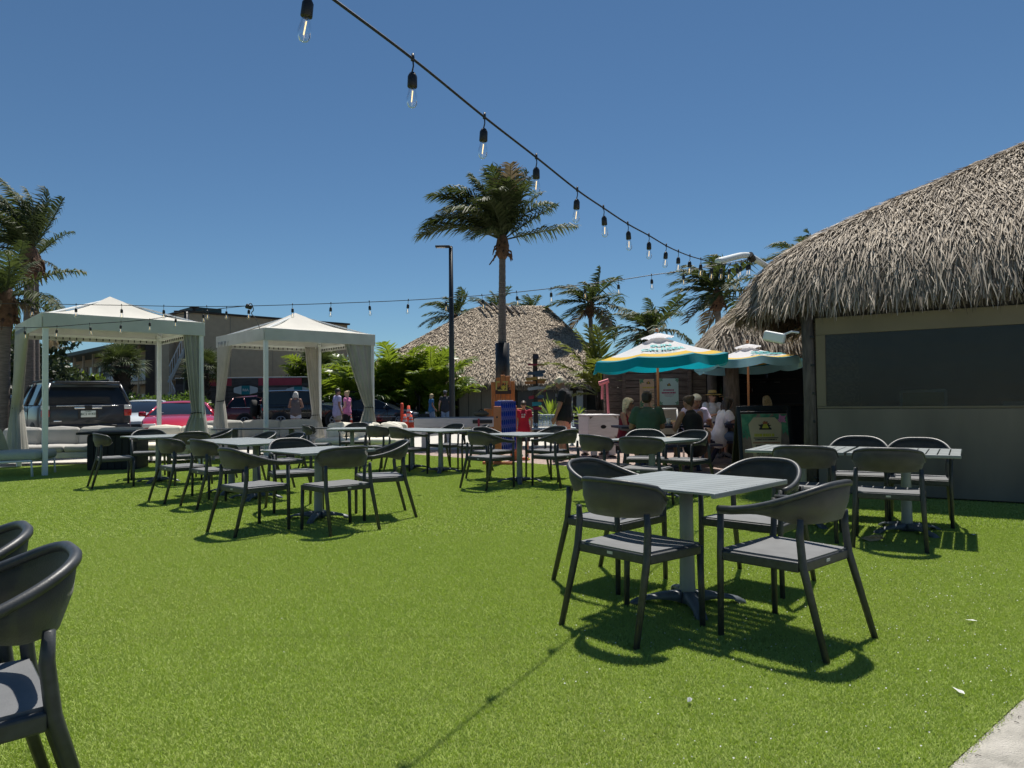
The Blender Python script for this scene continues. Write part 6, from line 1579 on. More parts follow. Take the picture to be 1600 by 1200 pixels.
pk = thing('pink_post', 'pink painted post with a short cross arm at the end of the plank wall', 'post', tuple(gp(953, 15.9)), 0)
M_PINK = mat('pink_paint', (.72, .20, .22), .5, .1); zt = P(948, 596, 15.9).z
MB().tube([(0, 0, 0), (-.06, 0, zt)], [.028, .028], 8).build('post', M_PINK, pk); MB().tube([(-.02, 0, zt + .02), (-.24, 0, zt - .05)], [.05, .05], 8).build('cross_arm', M_PINK, pk); MB().tube([(-.16, 0, zt - .06), (-.17, 0, zt - .4)], [.03, .03], 8).build('hanging_arm', M_PINK, pk)

# giant four in a row game: orange boards and a blue holed panel seen nearly edge on
g4 = thing('connect_game', 'giant four in a row game with orange red side boards and a blue holed panel', 'game', tuple(G(791, 723)), math.radians(74))
M_BLUE = mat('blue_plastic', (.015, .055, .40), .35, .08, 6)
GW, GH = 1.05, .98; z0 = .24
def holed(yo, nm):
    b = MB(); nx, nz = 7, 6; cw, ch = GW / nx, GH / nz
    for i in range(nx):
        for j in range(nz):
            cx_, cz_ = -GW / 2 + cw * (i + .5), z0 + ch * (j + .5)
            o = []
            for k in range(16):
                a = k * PI / 8; c, s = math.cos(a), math.sin(a); f = min(cw / 2 / max(abs(c), 1e-6), ch / 2 / max(abs(s), 1e-6)); o.append((cx_ + c * f, yo, cz_ + s * f))
            h = [(cx_ + .058 * math.cos(k * PI / 8), yo, cz_ + .058 * math.sin(k * PI / 8)) for k in range(16)]
            h2 = [(x, yo * .4, z) for x, _, z in h]
            b.add(o + h + h2, [(k, (k + 1) % 16, 16 + (k + 1) % 16, 16 + k) for k in range(16)] + [(16 + k, 16 + (k + 1) % 16, 32 + (k + 1) % 16, 32 + k) for k in range(16)])
    b.build(nm, M_BLUE, g4)
holed(-.06, 'front_panel'); holed(.06, 'rear_panel')
for i in range(8): MB().rbox((-GW / 2 + GW / 7 * i, 0, z0 + GH / 2), (.018, .124, GH), .004, 1).build('divider', M_BLUE, g4)
for i in range(7): MB().rbox((-GW / 2 + GW / 7 * (i + .5), -.0, z0 + GH + .012), (.04, .05, .018), .005, 1).build('slot_marker', M_WINF, g4)
for s in (-1, 1):
    MB().rbox((s * (GW / 2 + .035), 0, .60), (.045, .15, 1.06), .02, 3).build('side_board', M_ORANGE2, g4)
    MB().rbox((s * (GW / 2 + .035), 0, .035), (.05, .62, .07), .02, 2).build('foot', M_ORANGE2, g4)
    MB().lathe([(.018, -.005), (.018, .005)], (0, 0, 0), 12).build('bolt_hole', M_BLACK, g4).matrix_local = Matrix.Translation((s * (GW / 2 + .06), 0, .92)) @ Matrix.Rotation(PI / 2, 4, 'Y')
MB().rbox((0, 0, z0 - .03), (GW, .13, .04), .008, 2).build('release_bar', M_ORANGE2, g4)
for i, (dx, c) in enumerate(((.25, (.75, .85, .05)), (.45, (.02, .30, .16)), (.33, (.75, .80, .06)))):
    q = G(800 + i * 11, 707 + i * 6); d_ = thing('game_disc', ('yellow green game disc at the foot of the giant game', 'dark green ring lying on the paving by the boy', 'yellow disc on the turf edge beside the table column')[i], 'disc', (q.x, q.y, .008), 0)
    MB().lathe([(.085, 0), (.09, .006), (.09, .022), (.085, .028)], sides=20).build('rim', mat('disc_%d_plastic' % i, c, .4, .05), d_, True); MB().lathe([(.05, .0285), (.045, .034)], sides=16).build('hub', mat('disc_%d_plastic' % i, c), d_, True)

# giant orange adirondack chair
ya = 20.4
ad = thing('giant_chair', 'giant orange slatted beach chair with an emblem on its back before the palm trunk', 'giant chair', tuple(gp(787, ya)), .05)
zc_ = P(787, 585, ya).z; wA = 38 * ya / 1110
tops = [.90, .965, 1.0, .985, .91]
for i in range(5):
    w_ = wA / 5; x = (i - 2) * w_; hh = zc_ * tops[i]; rt = Matrix.Rotation(-.10, 3, 'X')
    MB().rbox((x, .30, .45 + (hh - .45) / 2), (w_ - .012, .045, hh - .45), .015, 2, rt).build('back_slat', M_ORANGE, ad)
for i in range(6): MB().rbox((0, -.55 + i * .14, .62 - i * .035), (wA + .1, .125, .04), .01, 2).build('seat_slat', M_ORANGE, ad)
for s in (-1, 1):
    MB().rbox((s * (wA / 2 + .1), -.18, .99), (.22, 1.0, .05), .015, 2).build('arm', M_ORANGE, ad); MB().rbox((s * (wA / 2 + .08), -.62, .48), (.13, .12, .96), .015, 2).build('front_leg', M_ORANGE, ad); MB().rbox((s * (wA / 2 + .08), .35, .48), (.10, .12, .96), .015, 2).build('rear_leg', M_ORANGE, ad)
    MB().rbox((s * (wA / 2 + .02), -.1, .5), (.05, .9, .16), .01, 2, Matrix.Rotation(-.22, 3, 'X')).build('side_rail', M_ORANGE, ad)
em = thing('tmp', 'x', 'x'); bpy.data.objects.remove(em)
ez = P(787, 603, ya).z - .0; eo = MB(); leaf_print(eo, .0, ez - .14, .23, 11, .19, 5, -.5, PI + .5); eo.box((0, .17, ez - .18), (.46, .012, .10)); eo.build('emblem_palms', M_PRINT_B, ad)
ey = MB()
for (x, z, w_, h_) in ((-.20, .02, .035, .24), (-.15, .12, .10, .035), (.10, .02, .035, .24), (.06, .12, .16, .035), (-.02, -.12, .28, .03), (.0, -.05, .04, .14)): ey.box((x, .145, ez + z), (w_, .012, h_))
ey.build('emblem_letters', mat('emblem_yellow', (.55, .50, .12), .6, .1), ad); er = MB(); leaf_print(er, .0, ez - .08, .12, 5, .13, 8, .2, PI - .2); er.build('emblem_shape', M_PRINT_Y, ad)

# signpost with coloured boards
ys = 19.8
sp = thing('signpost', 'dark signpost with many small painted direction boards in mixed colours, behind the boy', 'signpost', tuple(gp(837, ys)), 0)
zt_ = P(837, 553, ys).z; MB().rbox((0, 0, zt_ / 2), (.13, .13, zt_), .015, 2).build('post', M_WOODD, sp)
cols = {'b': (.045, .08, .13), 'o': (.40, .16, .05), 'y': (.38, .24, .06), 'g': (.40, .43, .45), 'r': (.28, .03, .05), 't': (.03, .30, .34), 'n': (.03, .03, .05), 'u': (.05, .10, .18)}
for i, (px, py, w_, h_, c, an) in enumerate([(838, 557, 8, 7, 'n', .1), (839, 570, 27, 3, 'r', -.03), (834, 583, 22, 5, 'b', .06), (846, 581, 14, 5, 'b', .1), (843, 586, 14, 5, 'u', -.03), (830, 592, 18, 5, 'y', .1), (847, 594, 14, 4, 'y', .0), (828, 598, 18, 4.5, 'o', .0), (846, 597, 12, 5, 'o', -.08), (832, 607, 16, 5, 'g', .12), (846, 606, 15, 4, 'g', -.05), (849, 610, 9, 4, 'r', .3), (830, 621, 9, 5, 'r', .2), (845, 619.5, 10, 5, 'u', -.05), (845, 626, 9, 3, 'o', .05), (839, 631, 15, 6, 't', .03), (840, 638, 14, 5, 'r', -.05)]):
    p = P(px, py, ys - .10 - .012 * (i % 3)); k = ys / 1110; W_, H_ = w_ * k, h_ * k; s = 1 if px > 837 else -1
    poly = [(-W_ / 2, -H_ / 2), (W_ * .38, -H_ / 2), (W_ / 2, 0), (W_ * .38, H_ / 2), (-W_ / 2, H_ / 2)]
    if s < 0: poly = [(-a, b) for a, b in poly][::-1]
    R = Matrix.Rotation(-an, 3, 'Y'); o = MB().loft([[R @ Vector((a, -.012, b)) for a, b in poly], [R @ Vector((a, .012, b)) for a, b in poly]]).build('direction_board', mat('board_%s_paint' % c, cols[c], .7, .15, 6), sp); o.location = p - Vector(sp.location)

# ------------------------------------------------------------------ small litter on the turf
def litter(name, label, px, py, m, pts, h):
    q = G(px, py); t = thing(name, label, 'litter', (q.x, q.y, .024), rnd.uniform(0, 6)); b = MB(); n = len(pts); vs = [Vector((x, y, 0)) for x, y in pts]
    b.add([Vector((0, 0, h))] + [v + Vector((0, 0, h * .4 * math.sin(i * 2.1) + .004)) for i, v in enumerate(vs)], [(0, 1 + i, 1 + (i + 1) % n) for i in range(n)]); b.build('scrap', m, t); return t
M_LIT = mat('dry_leaf_litter', (.42, .30, .17), .8, .2, 20); M_LITW = mat('white_litter', (.66, .66, .64), .7, .05)
lf_ = litter('dry_leaf', 'crumpled tan leaf on the turf in the shade of the paired tables', 1364, 848, M_LIT, [(.09, 0), (.06, .05), (.01, .035), (-.05, .06), (-.1, .01), (-.04, -.03), (.02, -.05), (.07, -.03)], .03)
for k in range(3): MB().tube([(-.06 + .05 * k, .03, .01), (.0 + .03 * k, -.02, .035), (.05 + .02 * k, .0, .012)], [.012, .016, .008], 5).build('curled_lobe', M_LIT, lf_, True)
fe = litter('feather', 'white feather lying on the turf near the lower right corner', 1499, 1090, M_LITW, [(.032, 0), (.01, .010), (-.03, .006), (-.04, 0), (-.02, -.008), (.01, -.007)], .008)
litter('paper_scrap', 'small crumpled white scrap on the turf below the nearest table', 1078, 1105, M_LITW, [(.012, 0), (.004, .012), (-.01, .006), (-.008, -.008), (.006, -.009)], .016)
litter('paper_scrap', 'flat white scrap on the turf at the right, above the feather', 1518, 977, M_LITW, [(.03, 0), (.01, .012), (-.03, .004), (-.01, -.012)], .006)
litter('paper_scrap', 'white scrap on the turf beside the paired tables, far right', 1521, 840, M_LITW, [(.04, 0), (.01, .016), (-.04, .004), (-.01, -.016)], .006)
fk = MB()
for k in range(2200):
    if k < 1500: x, y = rnd.uniform(.2, 3.6), rnd.uniform(2.2, 5.2)
    else: x, y = rnd.uniform(-2.2, 3.2), rnd.uniform(1.9, 6.5)
    if not in_poly(x, y, TURF): continue
    if rnd.random() > (.25 + .75 * max(0, min(1, (x + 1) / 3))): continue
    s = rnd.uniform(.0014, .0046); a = rnd.uniform(0, 6.28); c, d = math.cos(a) * s, math.sin(a) * s; z = rnd.uniform(.016, .024)
    fk.add([(x + c, y + d, z), (x - d * .6, y + c * .6, z + .002), (x - c, y - d, z), (x + d * .6, y - c * .6, z - .002)], [(0, 1, 2, 3)])
tag(fk.build('sand_flecks', M_LITW), 'tiny pale flecks of sand and shell scattered over the turf', None, None, 'stuff')
db = MB()
for k in range(220):
    x, y = rnd.uniform(1.4, 3.2), rnd.uniform(1.9, 4.0)
    if in_poly(x, y, TURF): continue
    a = rnd.uniform(0, 6.28); L_ = rnd.uniform(.006, .02); d = Vector((math.cos(a), math.sin(a), 0)); db.tube([Vector((x, y, .006)), Vector((x, y, .008)) + d * L_ * .5 + Vector((d.y, -d.x, 0)) * L_ * .2, Vector((x, y, .006)) + d * L_], [.0012] * 3, 4)
tag(db.build('plant_debris', M_TRUNKD), 'fine dark plant debris scattered on the sandy concrete', None, None, 'stuff')
# ------------------------------------------------------------------ people
STAND = dict(pel=(0, 0, .95), wai=(0, .0, 1.10), che=(0, .0, 1.31), nec=(0, -.015, 1.475), hea=(0, .02, 1.625), sl=(-.175, 0, 1.425), sr=(.175, 0, 1.425), el=(-.235, -.03, 1.14), er=(.235, -.03, 1.14),
             wl=(-.24, .06, .89), wr=(.24, .06, .89), hl=(-.085, 0, .92), hr=(.085, 0, .92), kl=(-.10, .03, .50), kr=(.10, .03, .50), al=(-.105, -.02, .085), ar=(.105, -.02, .085), tl=(-.13, .14, .035), tr=(.13, .14, .035))
def sit(lean=.15, z=.0, side=0.0, legs=.42):
    d = dict(STAND); up = lambda h: (math.sin(side) * h, math.sin(lean) * h, .53 + z + math.cos(lean) * h)
    P0 = up(0)
    d.update(pel=P0, wai=up(.15), che=up(.36), nec=up(.525), hea=(up(.675)[0], up(.675)[1] + .02, up(.675)[2]))
    c = up(.475); d.update(sl=(c[0] - .175, c[1], c[2]), sr=(c[0] + .175, c[1], c[2]))
    d.update(hl=(-.095, .02, .52 + z), hr=(.095, .02, .52 + z), kl=(-.13, legs, .53 + z), kr=(.13, legs, .53 + z), al=(-.13, legs - .03, .085), ar=(.13, legs - .03, .085), tl=(-.15, legs + .13, .035), tr=(.15, legs + .13, .035))
    d.update(el=(c[0] - .25, c[1] + .10, c[2] - .26), er=(c[0] + .25, c[1] + .10, c[2] - .26), wl=(-.14, c[1] + .33, .80 + z), wr=(.14, c[1] + .33, .80 + z))
    return d
def lerp(a, b, f): return tuple(a[i] + (b[i] - a[i]) * f for i in range(3))
CLOTH = {}
def cloth(name, col): return mat('cloth_' + name, col, .85, .15, 9, bump=.9, bscale=11)
def person(label, x, y, yaw, h, J, skin=None, shirt=None, sleeve=.55, hemz=None, legs=None, leglen=.45, shoes=None, hair=None, hairstyle='short', hat=None, glasses=False, head=(0, 0), build=1.0, female=False, dress=None, vox=.0125, z=0.0, strap=False, logo=None):
    s = h / 1.745; skin = skin or M_SKIN
    t = thing('person', label, 'person', (x, y, z), yaw)
    v = lambda k: Vector(J[k]) * s if isinstance(k, str) else Vector(k) * s
    b = MB(); W = build
    def cap(mb, a, c, r0, r1, sx=1.0, axis=(1, 0, 0), n=12, inf=0.0): mb.capsule(v(a), v(c), r0 * s + inf, r1 * s + inf, n, sx, axis)
    torso = [('pel', 'wai', .118 * W, .108 * W * (.92 if female else 1), 1.25), ('wai', 'che', .108 * W * (.92 if female else 1), .118 * W, 1.28)]
    sh = .062 * (.9 if female else 1.05)
    for a, c, r0, r1, sx in torso: cap(b, a, c, r0, r1, sx)
    cap(b, 'sl', 'sr', sh, sh); cap(b, 'che', 'nec', .10 * W, .055, 1.25); cap(b, 'nec', 'hea', .052, .054)
    hc = v('hea'); HR = Matrix.Rotation(head[0], 3, 'Z') @ Matrix.Rotation(head[1], 3, 'X')
    b.ball(hc + HR @ Vector((0, 0, .012)) * s, s, 14, 10, (.076, .094, .106), HR); b.ball(hc + HR @ Vector((0, .028, -.055)) * s, s, 12, 8, (.054, .062, .058), HR)
    b.capsule(hc + HR @ Vector((0, .088, .015)) * s, hc + HR @ Vector((0, .107, -.022)) * s, .009 * s, .0145 * s, 8)
    for q in (-1, 1): b.ball(hc + HR @ Vector((q * .077, -.005, -.005)) * s, s, 8, 6, (.012, .024, .032), HR)
    for q, (S_, E_, W__) in ((-1, ('sl', 'el', 'wl')), (1, ('sr', 'er', 'wr'))):
        cap(b, S_, E_, .052 * W, .041 * W); cap(b, E_, W__, .042 * W, .029)
        d = (v(W__) - v(E_)).normalized(); n_ = d.cross(Vector((0, 0, 1))); n_ = n_.normalized() if n_.length > .1 else Vector((0, 1, 0)); m_ = d.cross(n_)
        if abs(d.z) > .6: n_, m_ = Vector((0, 1, 0)) - d * d.y, Vector((1, 0, 0)); n_.normalize()
        w0 = v(W__); kn = w0 + d * .075 * s
        b.capsule(w0, kn, .028 * s, .027 * s, 10, 1.35, n_)
        for i, L_ in enumerate((.060, .072, .068, .052)):
            o = n_ * (i - 1.5) * .0205 * s; c1 = kn + o + d * L_ * .55 * s; c2 = c1 + (d * .7 - m_ * q * .5 - Vector((0, 0, .25))).normalized() * L_ * .5 * s
            b.capsule(kn + o - d * .02 * s, c1, .0105 * s, .0098 * s, 7); b.capsule(c1, c2, .0098 * s, .0085 * s, 7)
        th = w0 + d * .025 * s + n_ * .026 * s; t1 = th + (d * .7 + n_ * .7).normalized() * .035 * s; b.capsule(th, t1, .013 * s, .0115 * s, 7); b.capsule(t1, t1 + d * .032 * s, .0115 * s, .0095 * s, 7)
    for H_, K_, A_, T_ in (('hl', 'kl', 'al', 'tl'), ('hr', 'kr', 'ar', 'tr')):
        cap(b, H_, K_, .086 * W, .056 * W); cap(b, K_, A_, .058 * W, .038); m = lerp(J[K_], J[A_], .3); cap(b, m, lerp(J[K_], J[A_], .55), .056 * W, .048 * W)
        cap(b, lerp(J[A_], J[T_], -.2), T_, .040, .030)
    organic('body', b, vox, skin, t, 3)
    e = MB()
    for q in (-1, 1): e.ball(hc + HR @ Vector((q * .030, .0865, .018)) * s, .0105 * s, 8, 6)
    e.build('eyes', M_BLACK, t, True); MB().ball(hc + HR @ Vector((0, .086, -.056)) * s, s, 8, 6, (.022, .008, .007), HR).build('mouth', mat('lips', (.35, .10, .09), .5), t, True)
    I = .018 * s
    if shirt is not None:
        c = MB()
        for a, d_, r0, r1, sx in torso: cap(c, a, d_, r0, r1, sx, inf=I)
        if not strap: cap(c, 'sl', 'sr', sh, sh, inf=I); cap(c, 'che', lerp(J['che'], J['nec'], .72), .112 * W, .07, 1.25, inf=I * .6)
        else:
            for q in (-1, 1): cap(c, lerp(J['che'], J['sl' if q < 0 else 'sr'], .25), lerp(J['nec'], J['sl' if q < 0 else 'sr'], .52), .085, .05, 1, inf=I * .4)
        if hemz is not None: cap(c, 'pel', (J['pel'][0], J['pel'][1], J['pel'][2] - hemz), .132 * W, .140 * W, 1.30, inf=I * 1.3); cap(c, 'wai', 'pel', .112 * W, .134 * W, 1.29, inf=I * 1.2)
        if sleeve > 0:
            for S_, E_ in (('sl', 'el'), ('sr', 'er')):
                A = v(S_); B_ = A.lerp(v(E_), sleeve); dd = (B_ - A).normalized(); c.ball(A, max(sh * s * .97, .053 * s * W) + I * .75, 12, 8); c.tube([A - dd * .01 * s, A.lerp(B_, .5), B_], [.058 * s * W + I * .9, .056 * s * W + I, .057 * s * W + I * 1.1], 12)
        organic('top' if female else 'shirt', c, .014, shirt, t, 4)
        if logo:
            for mname, x0_, x1_, zz, hh, sd in logo:
                l = MB(); bars(l, x0_ * s, x1_ * s, 0, hh * s, 0, sd, .3, .5); o = l.build('shirt_print', mname, t); f = 1 if zz > 0 else -1
                o.location = Vector((0, J['che'][1] * s + (.118 * W * s + I + .012) * f, abs(zz) * s)); 
    if legs is not None:
        c = MB(); cap(c, 'pel', (J['pel'][0], J['pel'][1], J['pel'][2] - .03), .120 * W, .122 * W, 1.25, inf=I * .6)
        for H_, K_, A_ in (('hl', 'kl', 'al'), ('hr', 'kr', 'ar')):
            if leglen <= 1: A = v(H_); B_ = A.lerp(v(K_), leglen); c.tube([A - (B_ - A) * .15, A.lerp(B_, .5), B_], [.090 * s * W + I * .6, .090 * s * W + I * .8, .088 * s * W + I * 1.2], 12)
            else:
                cap(c, H_, K_, .090 * W, .064 * W, inf=I); B_ = v(K_).lerp(v(A_), leglen - 1); c.tube([v(K_), v(K_).lerp(B_, .5), B_], [.064 * s * W + I, .06 * s * W + I, .056 * s * W + I], 12)
        organic('trousers' if leglen > 1 else 'shorts', c, .014, legs, t, 4)
    if dress is not None:
        c = MB(); cap(c, 'pel', 'wai', .12 * W, .105 * W, 1.26, inf=I); cap(c, 'wai', lerp(J['wai'], J['che'], .9), .105 * W, .11 * W, 1.26, inf=I)
        for H_, K_ in (('hl', 'kl'), ('hr', 'kr')): cap(c, H_, lerp(J[H_], J[K_], .85), .10 * W, .10, inf=I)
        for q in (-1, 1): c.tube([v('che') + Vector((q * .07, .10, 0)) * s, v('nec') + Vector((q * .09, .03, -.02)) * s, v('che') + Vector((q * .07, -.11, .02)) * s], [.014] * 3, 6)
        organic('dress', c, .014, dress, t, 4)
    if shoes is not None:
        for A_, T_ in (('al', 'tl'), ('ar', 'tr')): c = MB(); cap(c, lerp(J[A_], J[T_], -.2), T_, .044, .036, inf=.008); organic('shoe', c, .014, shoes, t, 3)
    if hair is not None:
        c = MB(); T = lambda p: hc + HR @ Vector(p) * s
        c.ball(T((0, -.022, .038)), s, 14, 10, (.088, .096, .098), HR); c.ball(T((0, .012, .070)), s, 12, 8, (.080, .088, .058), HR)
        r = random.Random(len(label))
        if hairstyle in ('long', 'bob'):
            dn = .26 if hairstyle == 'long' else .10
            for q in (-1, 0, 1):
                p0 = T((q * .055, -.055, .0)); p1 = T((q * .078, -.05, -.08)); p2 = p1 + Vector((q * .012, -.005, -(dn - .06))) * s
                c.capsule(p0, p1, .05 * s, .046 * s); c.capsule(p1, p2, .046 * s, .026 * s)
            for q in (-1, 1): c.capsule(T((q * .06, .03, .06)), T((q * .083, .005, -.07)), .028 * s, .02 * s)
        if hairstyle == 'bun': c.ball(T((0, -.10, .085)), .042 * s); c.capsule(T((0, -.05, 0)), T((0, -.055, -.05)), .06 * s, .035 * s)
        if hairstyle == 'tuft': 
            for k in range(22): a = r.uniform(0, 6.28); q = T((.07 * math.cos(a), .06 * math.sin(a) - .01, .09)); c.capsule(q, q + HR @ Vector((r.uniform(-.03, .03), r.uniform(-.03, .03), .02)) * s, .022 * s, .008 * s, 6)
            for k in range(14): a = r.uniform(2.6, 6.8); q = T((.085 * math.cos(a), .085 * math.sin(a) - .015, .02)); c.capsule(q, q + HR @ Vector((.02 * math.cos(a), .02 * math.sin(a), -.04)) * s, .024 * s, .007 * s, 6)
        if hairstyle == 'short':
            c.ball(T((0, -.045, -.015)), s, 12, 8, (.078, .066, .065), HR)
        organic('hair', c, .010, hair, t, 2)
    if hat:
        T = lambda p: hc + HR @ Vector(p) * s; kind, hm = hat
        c = MB()
        if kind == 'cap':
            c.loft([[T((r_ * math.cos(a), r_ * 1.12 * math.sin(a) - .012, z_)) for a in [2 * PI * k / 18 for k in range(18)]] for r_, z_ in ((.094, .045), (.095, .075), (.088, .115), (.065, .14), (.02, .152))])
            o = c.build('cap', hm, t, True); q = MB(); q.loft([[T((.085 * math.cos(a), .07 + .11 * f * max(0, math.sin(a)) + .02 * (1 - f), .052 - .02 * f)) for a in [PI * k / 10 for k in range(11)]] for f in (0, 1)], close=False); q.build('peak', hm, o)
        else:
            rr_ = ((.20, .035), (.15, .05), (.095, .052), (.094, .09), (.085, .135), (.06, .15), (.01, .153)) if kind == 'straw' else ((.17, .045), (.10, .06), (.099, .085))
            c.loft([[T((r_ * math.cos(a), r_ * 1.08 * math.sin(a) - .005, z_ + (.012 * math.sin(3 * a) if r_ > .14 else 0))) for a in [2 * PI * k / 20 for k in range(20)]] for r_, z_ in rr_], cap=(kind == 'straw')); o = c.build('straw_hat', hm, t, True)
            MB().loft([[T((r_ * math.cos(a), r_ * 1.08 * math.sin(a) - .005, z_)) for a in [2 * PI * k / 20 for k in range(20)]] for r_, z_ in ((.1005, .06), (.1005, .08))], cap=False).build('hat_band', M_BLACK, o)
    if glasses:
        T = lambda p: hc + HR @ Vector(p) * s; g = MB()
        for q in (-1, 1): g.ball(T((q * .034, .093, .017)), s, 10, 6, (.029, .010, .022), HR); g.tube([T((q * .062, .085, .022)), T((q * .080, .0, .02))], [.004] * 2, 5)
        g.build('sunglasses', M_BLACK, t, True)
    return t
def xat(px, y): return P(px, 620, y).x
H_WHITE = mat('hair_white', (.62, .60, .55), .7, .2, 40); H_BLOND = mat('hair_blond', (.50, .38, .20), .6, .35, 40); H_PALE = mat('hair_pale_blond', (.58, .50, .36), .6, .3, 40)
H_DARK = mat('hair_dark', (.022, .015, .012), .5, .3, 40); H_BROWN = mat('hair_brown', (.06, .035, .02), .5, .3, 40)
C_BLACK = cloth('black', (.012, .012, .014)); C_LAV = cloth('lavender', (.50, .46, .66)); C_GREEN = cloth('green', (.055, .105, .068)); C_RED = cloth('red', (.42, .012, .04)); C_CORAL = cloth('coral', (.70, .29, .22))
C_WHITE = cloth('white', (.68, .68, .74)); C_DENIM = cloth('denim', (.14, .22, .38)); C_JEAN = cloth('jean', (.22, .30, .42)); C_BLUE = cloth('blue', (.05, .17, .34)); C_KHAKI = cloth('khaki', (.42, .36, .27)); C_PINK = cloth('pink', (.60, .20, .36))
C_DGREY = cloth('dark_grey', (.03, .032, .04)); C_BROWNG = cloth('brown_grey', (.17, .14, .13)); C_DRED = cloth('dark_red', (.22, .01, .03)); C_STRAW = mat('straw', (.55, .38, .13), .85, .2, 60, bump=.4, bscale=120)
SH = mat('shoe_grey', (.18, .17, .17), .7, .2); M_PRW = mat('white_print', (.6, .6, .62), .7, .1)
def S_(**k): d = dict(STAND); d.update(k); return d
person('woman with white hair, brown grey top and white shorts, back to us, in the cabana', xat(462, 26.5), 26.5, .1, 1.66, S_(el=(-.26, .02, 1.15), er=(.26, .02, 1.15), wl=(-.16, .22, 1.12), wr=(.16, .22, 1.12)), M_SKINT, C_BROWNG, 0, .02, C_WHITE, .5, SH, H_WHITE, 'bob', female=True, vox=.014, strap=True, build=1.1)
person('man with dark hair, lavender shirt and khaki shorts standing between the cars and the cabana', xat(527, 26.8), 26.8, -.9, 1.76, S_(), M_SKINT, C_LAV, .6, .12, C_KHAKI, .8, SH, H_DARK, 'short', head=(-.2, -.2), vox=.014, build=1.1)
person('woman in a pink top and dark trousers standing beside the man in lavender', xat(542.5, 27.3), 27.3, 1.3, 1.68, S_(wl=(-.16, .2, 1.0)), M_SKIN, C_PINK, .35, .05, C_BLACK, 1.9, SH, H_BLOND, 'bun', female=True, vox=.014, head=(0, -.15))
person('woman in a blue tee and jeans walking far off by the hedge', xat(674, 34.5), 34.5, -1.1, 1.62, S_(al=(-.10, -.14, .1), ar=(.10, .12, .085), kr=(.1, .1, .5), tr=(.12, .27, .035), wr=(.22, .14, .92)), M_SKINT, C_BLUE, .5, .06, C_JEAN, 1.9, SH, H_BLOND, 'bob', female=True, vox=.014)
person('man in dark tee, grey cap and jeans, back to us, beside the lamp post', xat(695.5, 34.2), 34.2, .1, 1.75, S_(al=(-.10, -.1, .12), el=(-.27, -.02, 1.15), wl=(-.29, .04, .9)), M_SKIN, C_DGREY, .5, .08, C_JEAN, 1.92, SH, H_BROWN, 'short', hat=('cap', cloth('grey', (.12, .13, .15))), vox=.014, build=1.12)
person('boy in a red tee with white print looking down beside the giant game', xat(818, 15.1), 15.1, PI - .15, 1.22, S_(el=(-.24, .0, 1.15), er=(.24, 0, 1.15), wl=(-.23, .09, .9), wr=(.22, .1, .92), hea=(0, .045, 1.625)), M_SKIN, C_RED, .62, .10, C_DGREY, .95, SH, H_BROWN, 'short', head=(.1, -.55), vox=.0125, build=.95, logo=[(M_PRW, -.07, .08, 1.34, .05, 2), (M_PRW, -.05, .07, 1.27, .05, 5)])
person('blond woman in a black tee and coral shorts looking down at the game', xat(882, 14.15), 14.15, 1.30, 1.71, S_(hea=(0, .085, 1.605), nec=(0, .02, 1.48), el=(-.23, .06, 1.14), wl=(-.2, .16, .90), er=(.24, .03, 1.13), wr=(.2, .15, .88), kl=(-.1, .05, .5), al=(-.1, .04, .085), tl=(-.12, .2, .035)), M_SKINT, C_BLACK, .72, .02, C_CORAL, .62, SH, H_PALE, 'tuft', female=True, head=(.1, -.5), vox=.0125, build=1.16, logo=[(M_PRW, -.08, .08, 1.36, .06, 2), (M_PRW, -.09, .05, -1.22, .05, 5)])
near_y, far_y = uy1 - .74, uy1 + .70
person('blond woman in sunglasses and red dress seated at the left of the picnic table', xat(974, far_y - .15), far_y - .15, -PI * .68, 1.66, sit(.12), M_SKINT, None, 0, None, None, .5, SH, H_PALE, 'long', glasses=True, female=True, dress=C_DRED, head=(.15, -.1))
person('dark haired man in a green shirt, back to us, seated at the picnic table', xat(1012, near_y), near_y, -.05, 1.80, sit(.10), M_SKINT, C_GREEN, .75, .08, C_DGREY, .9, SH, H_DARK, 'short', head=(-.3, -.08), build=1.22)
person('white haired man in a lavender polo leaning over the far side of the picnic table', xat(1078, far_y), far_y, PI + .15, 1.80, sit(.42), M_SKINT, C_LAV, .7, .06, C_KHAKI, .9, SH, H_WHITE, 'short', head=(.0, -.3), build=1.12)
person('dark haired woman in a black sleeveless top leaning forward on the near bench', xat(1086, near_y), near_y, .30, 1.72, sit(.30), M_SKINT, C_BLACK, 0, .10, C_BLACK, .8, SH, H_BROWN, 'bun', female=True, head=(.3, -.1), build=1.1)
w12 = person('dark haired woman in white tee and denim shorts seated sideways under the smaller umbrella', xat(1122, 13.55), 13.55, -PI / 2 + .15, 1.68, sit(.28), M_SKINT, C_WHITE, .55, .08, C_DENIM, .55, SH, H_DARK, 'long', female=True, head=(.1, -.35))
def stool(label, x, y):
    t = thing('bar_stool', label, 'stool', (x, y, 0), 0); MB().lathe([(.17, .56), (.19, .58), (.19, .61), (.17, .625)], sides=16).build('seat', M_WOODD, t, True)
    for k in range(4): a = k * PI / 2 + .78; d = Vector((math.cos(a), math.sin(a), 0)); MB().tube([d * .2, d * .13 + Vector((0, 0, .559))], [.018, .018], 6).build('leg', M_BLACKW, t)
    MB().tube([Vector((math.cos(a) * .17, math.sin(a) * .17, .22)) for a in [2 * PI * k / 12 for k in range(13)]], [.010] * 13, 5).build('foot_ring', M_BLACKW, t)
stool('dark bar stool under the person in the straw hat', xat(1112, 15.1), 15.1); stool('dark bar stool under the person in the straw visor', xat(1134, 15.3), 15.3); stool('dark bar stool under the blond person at the bar', xat(1201, 15.3), 15.3)
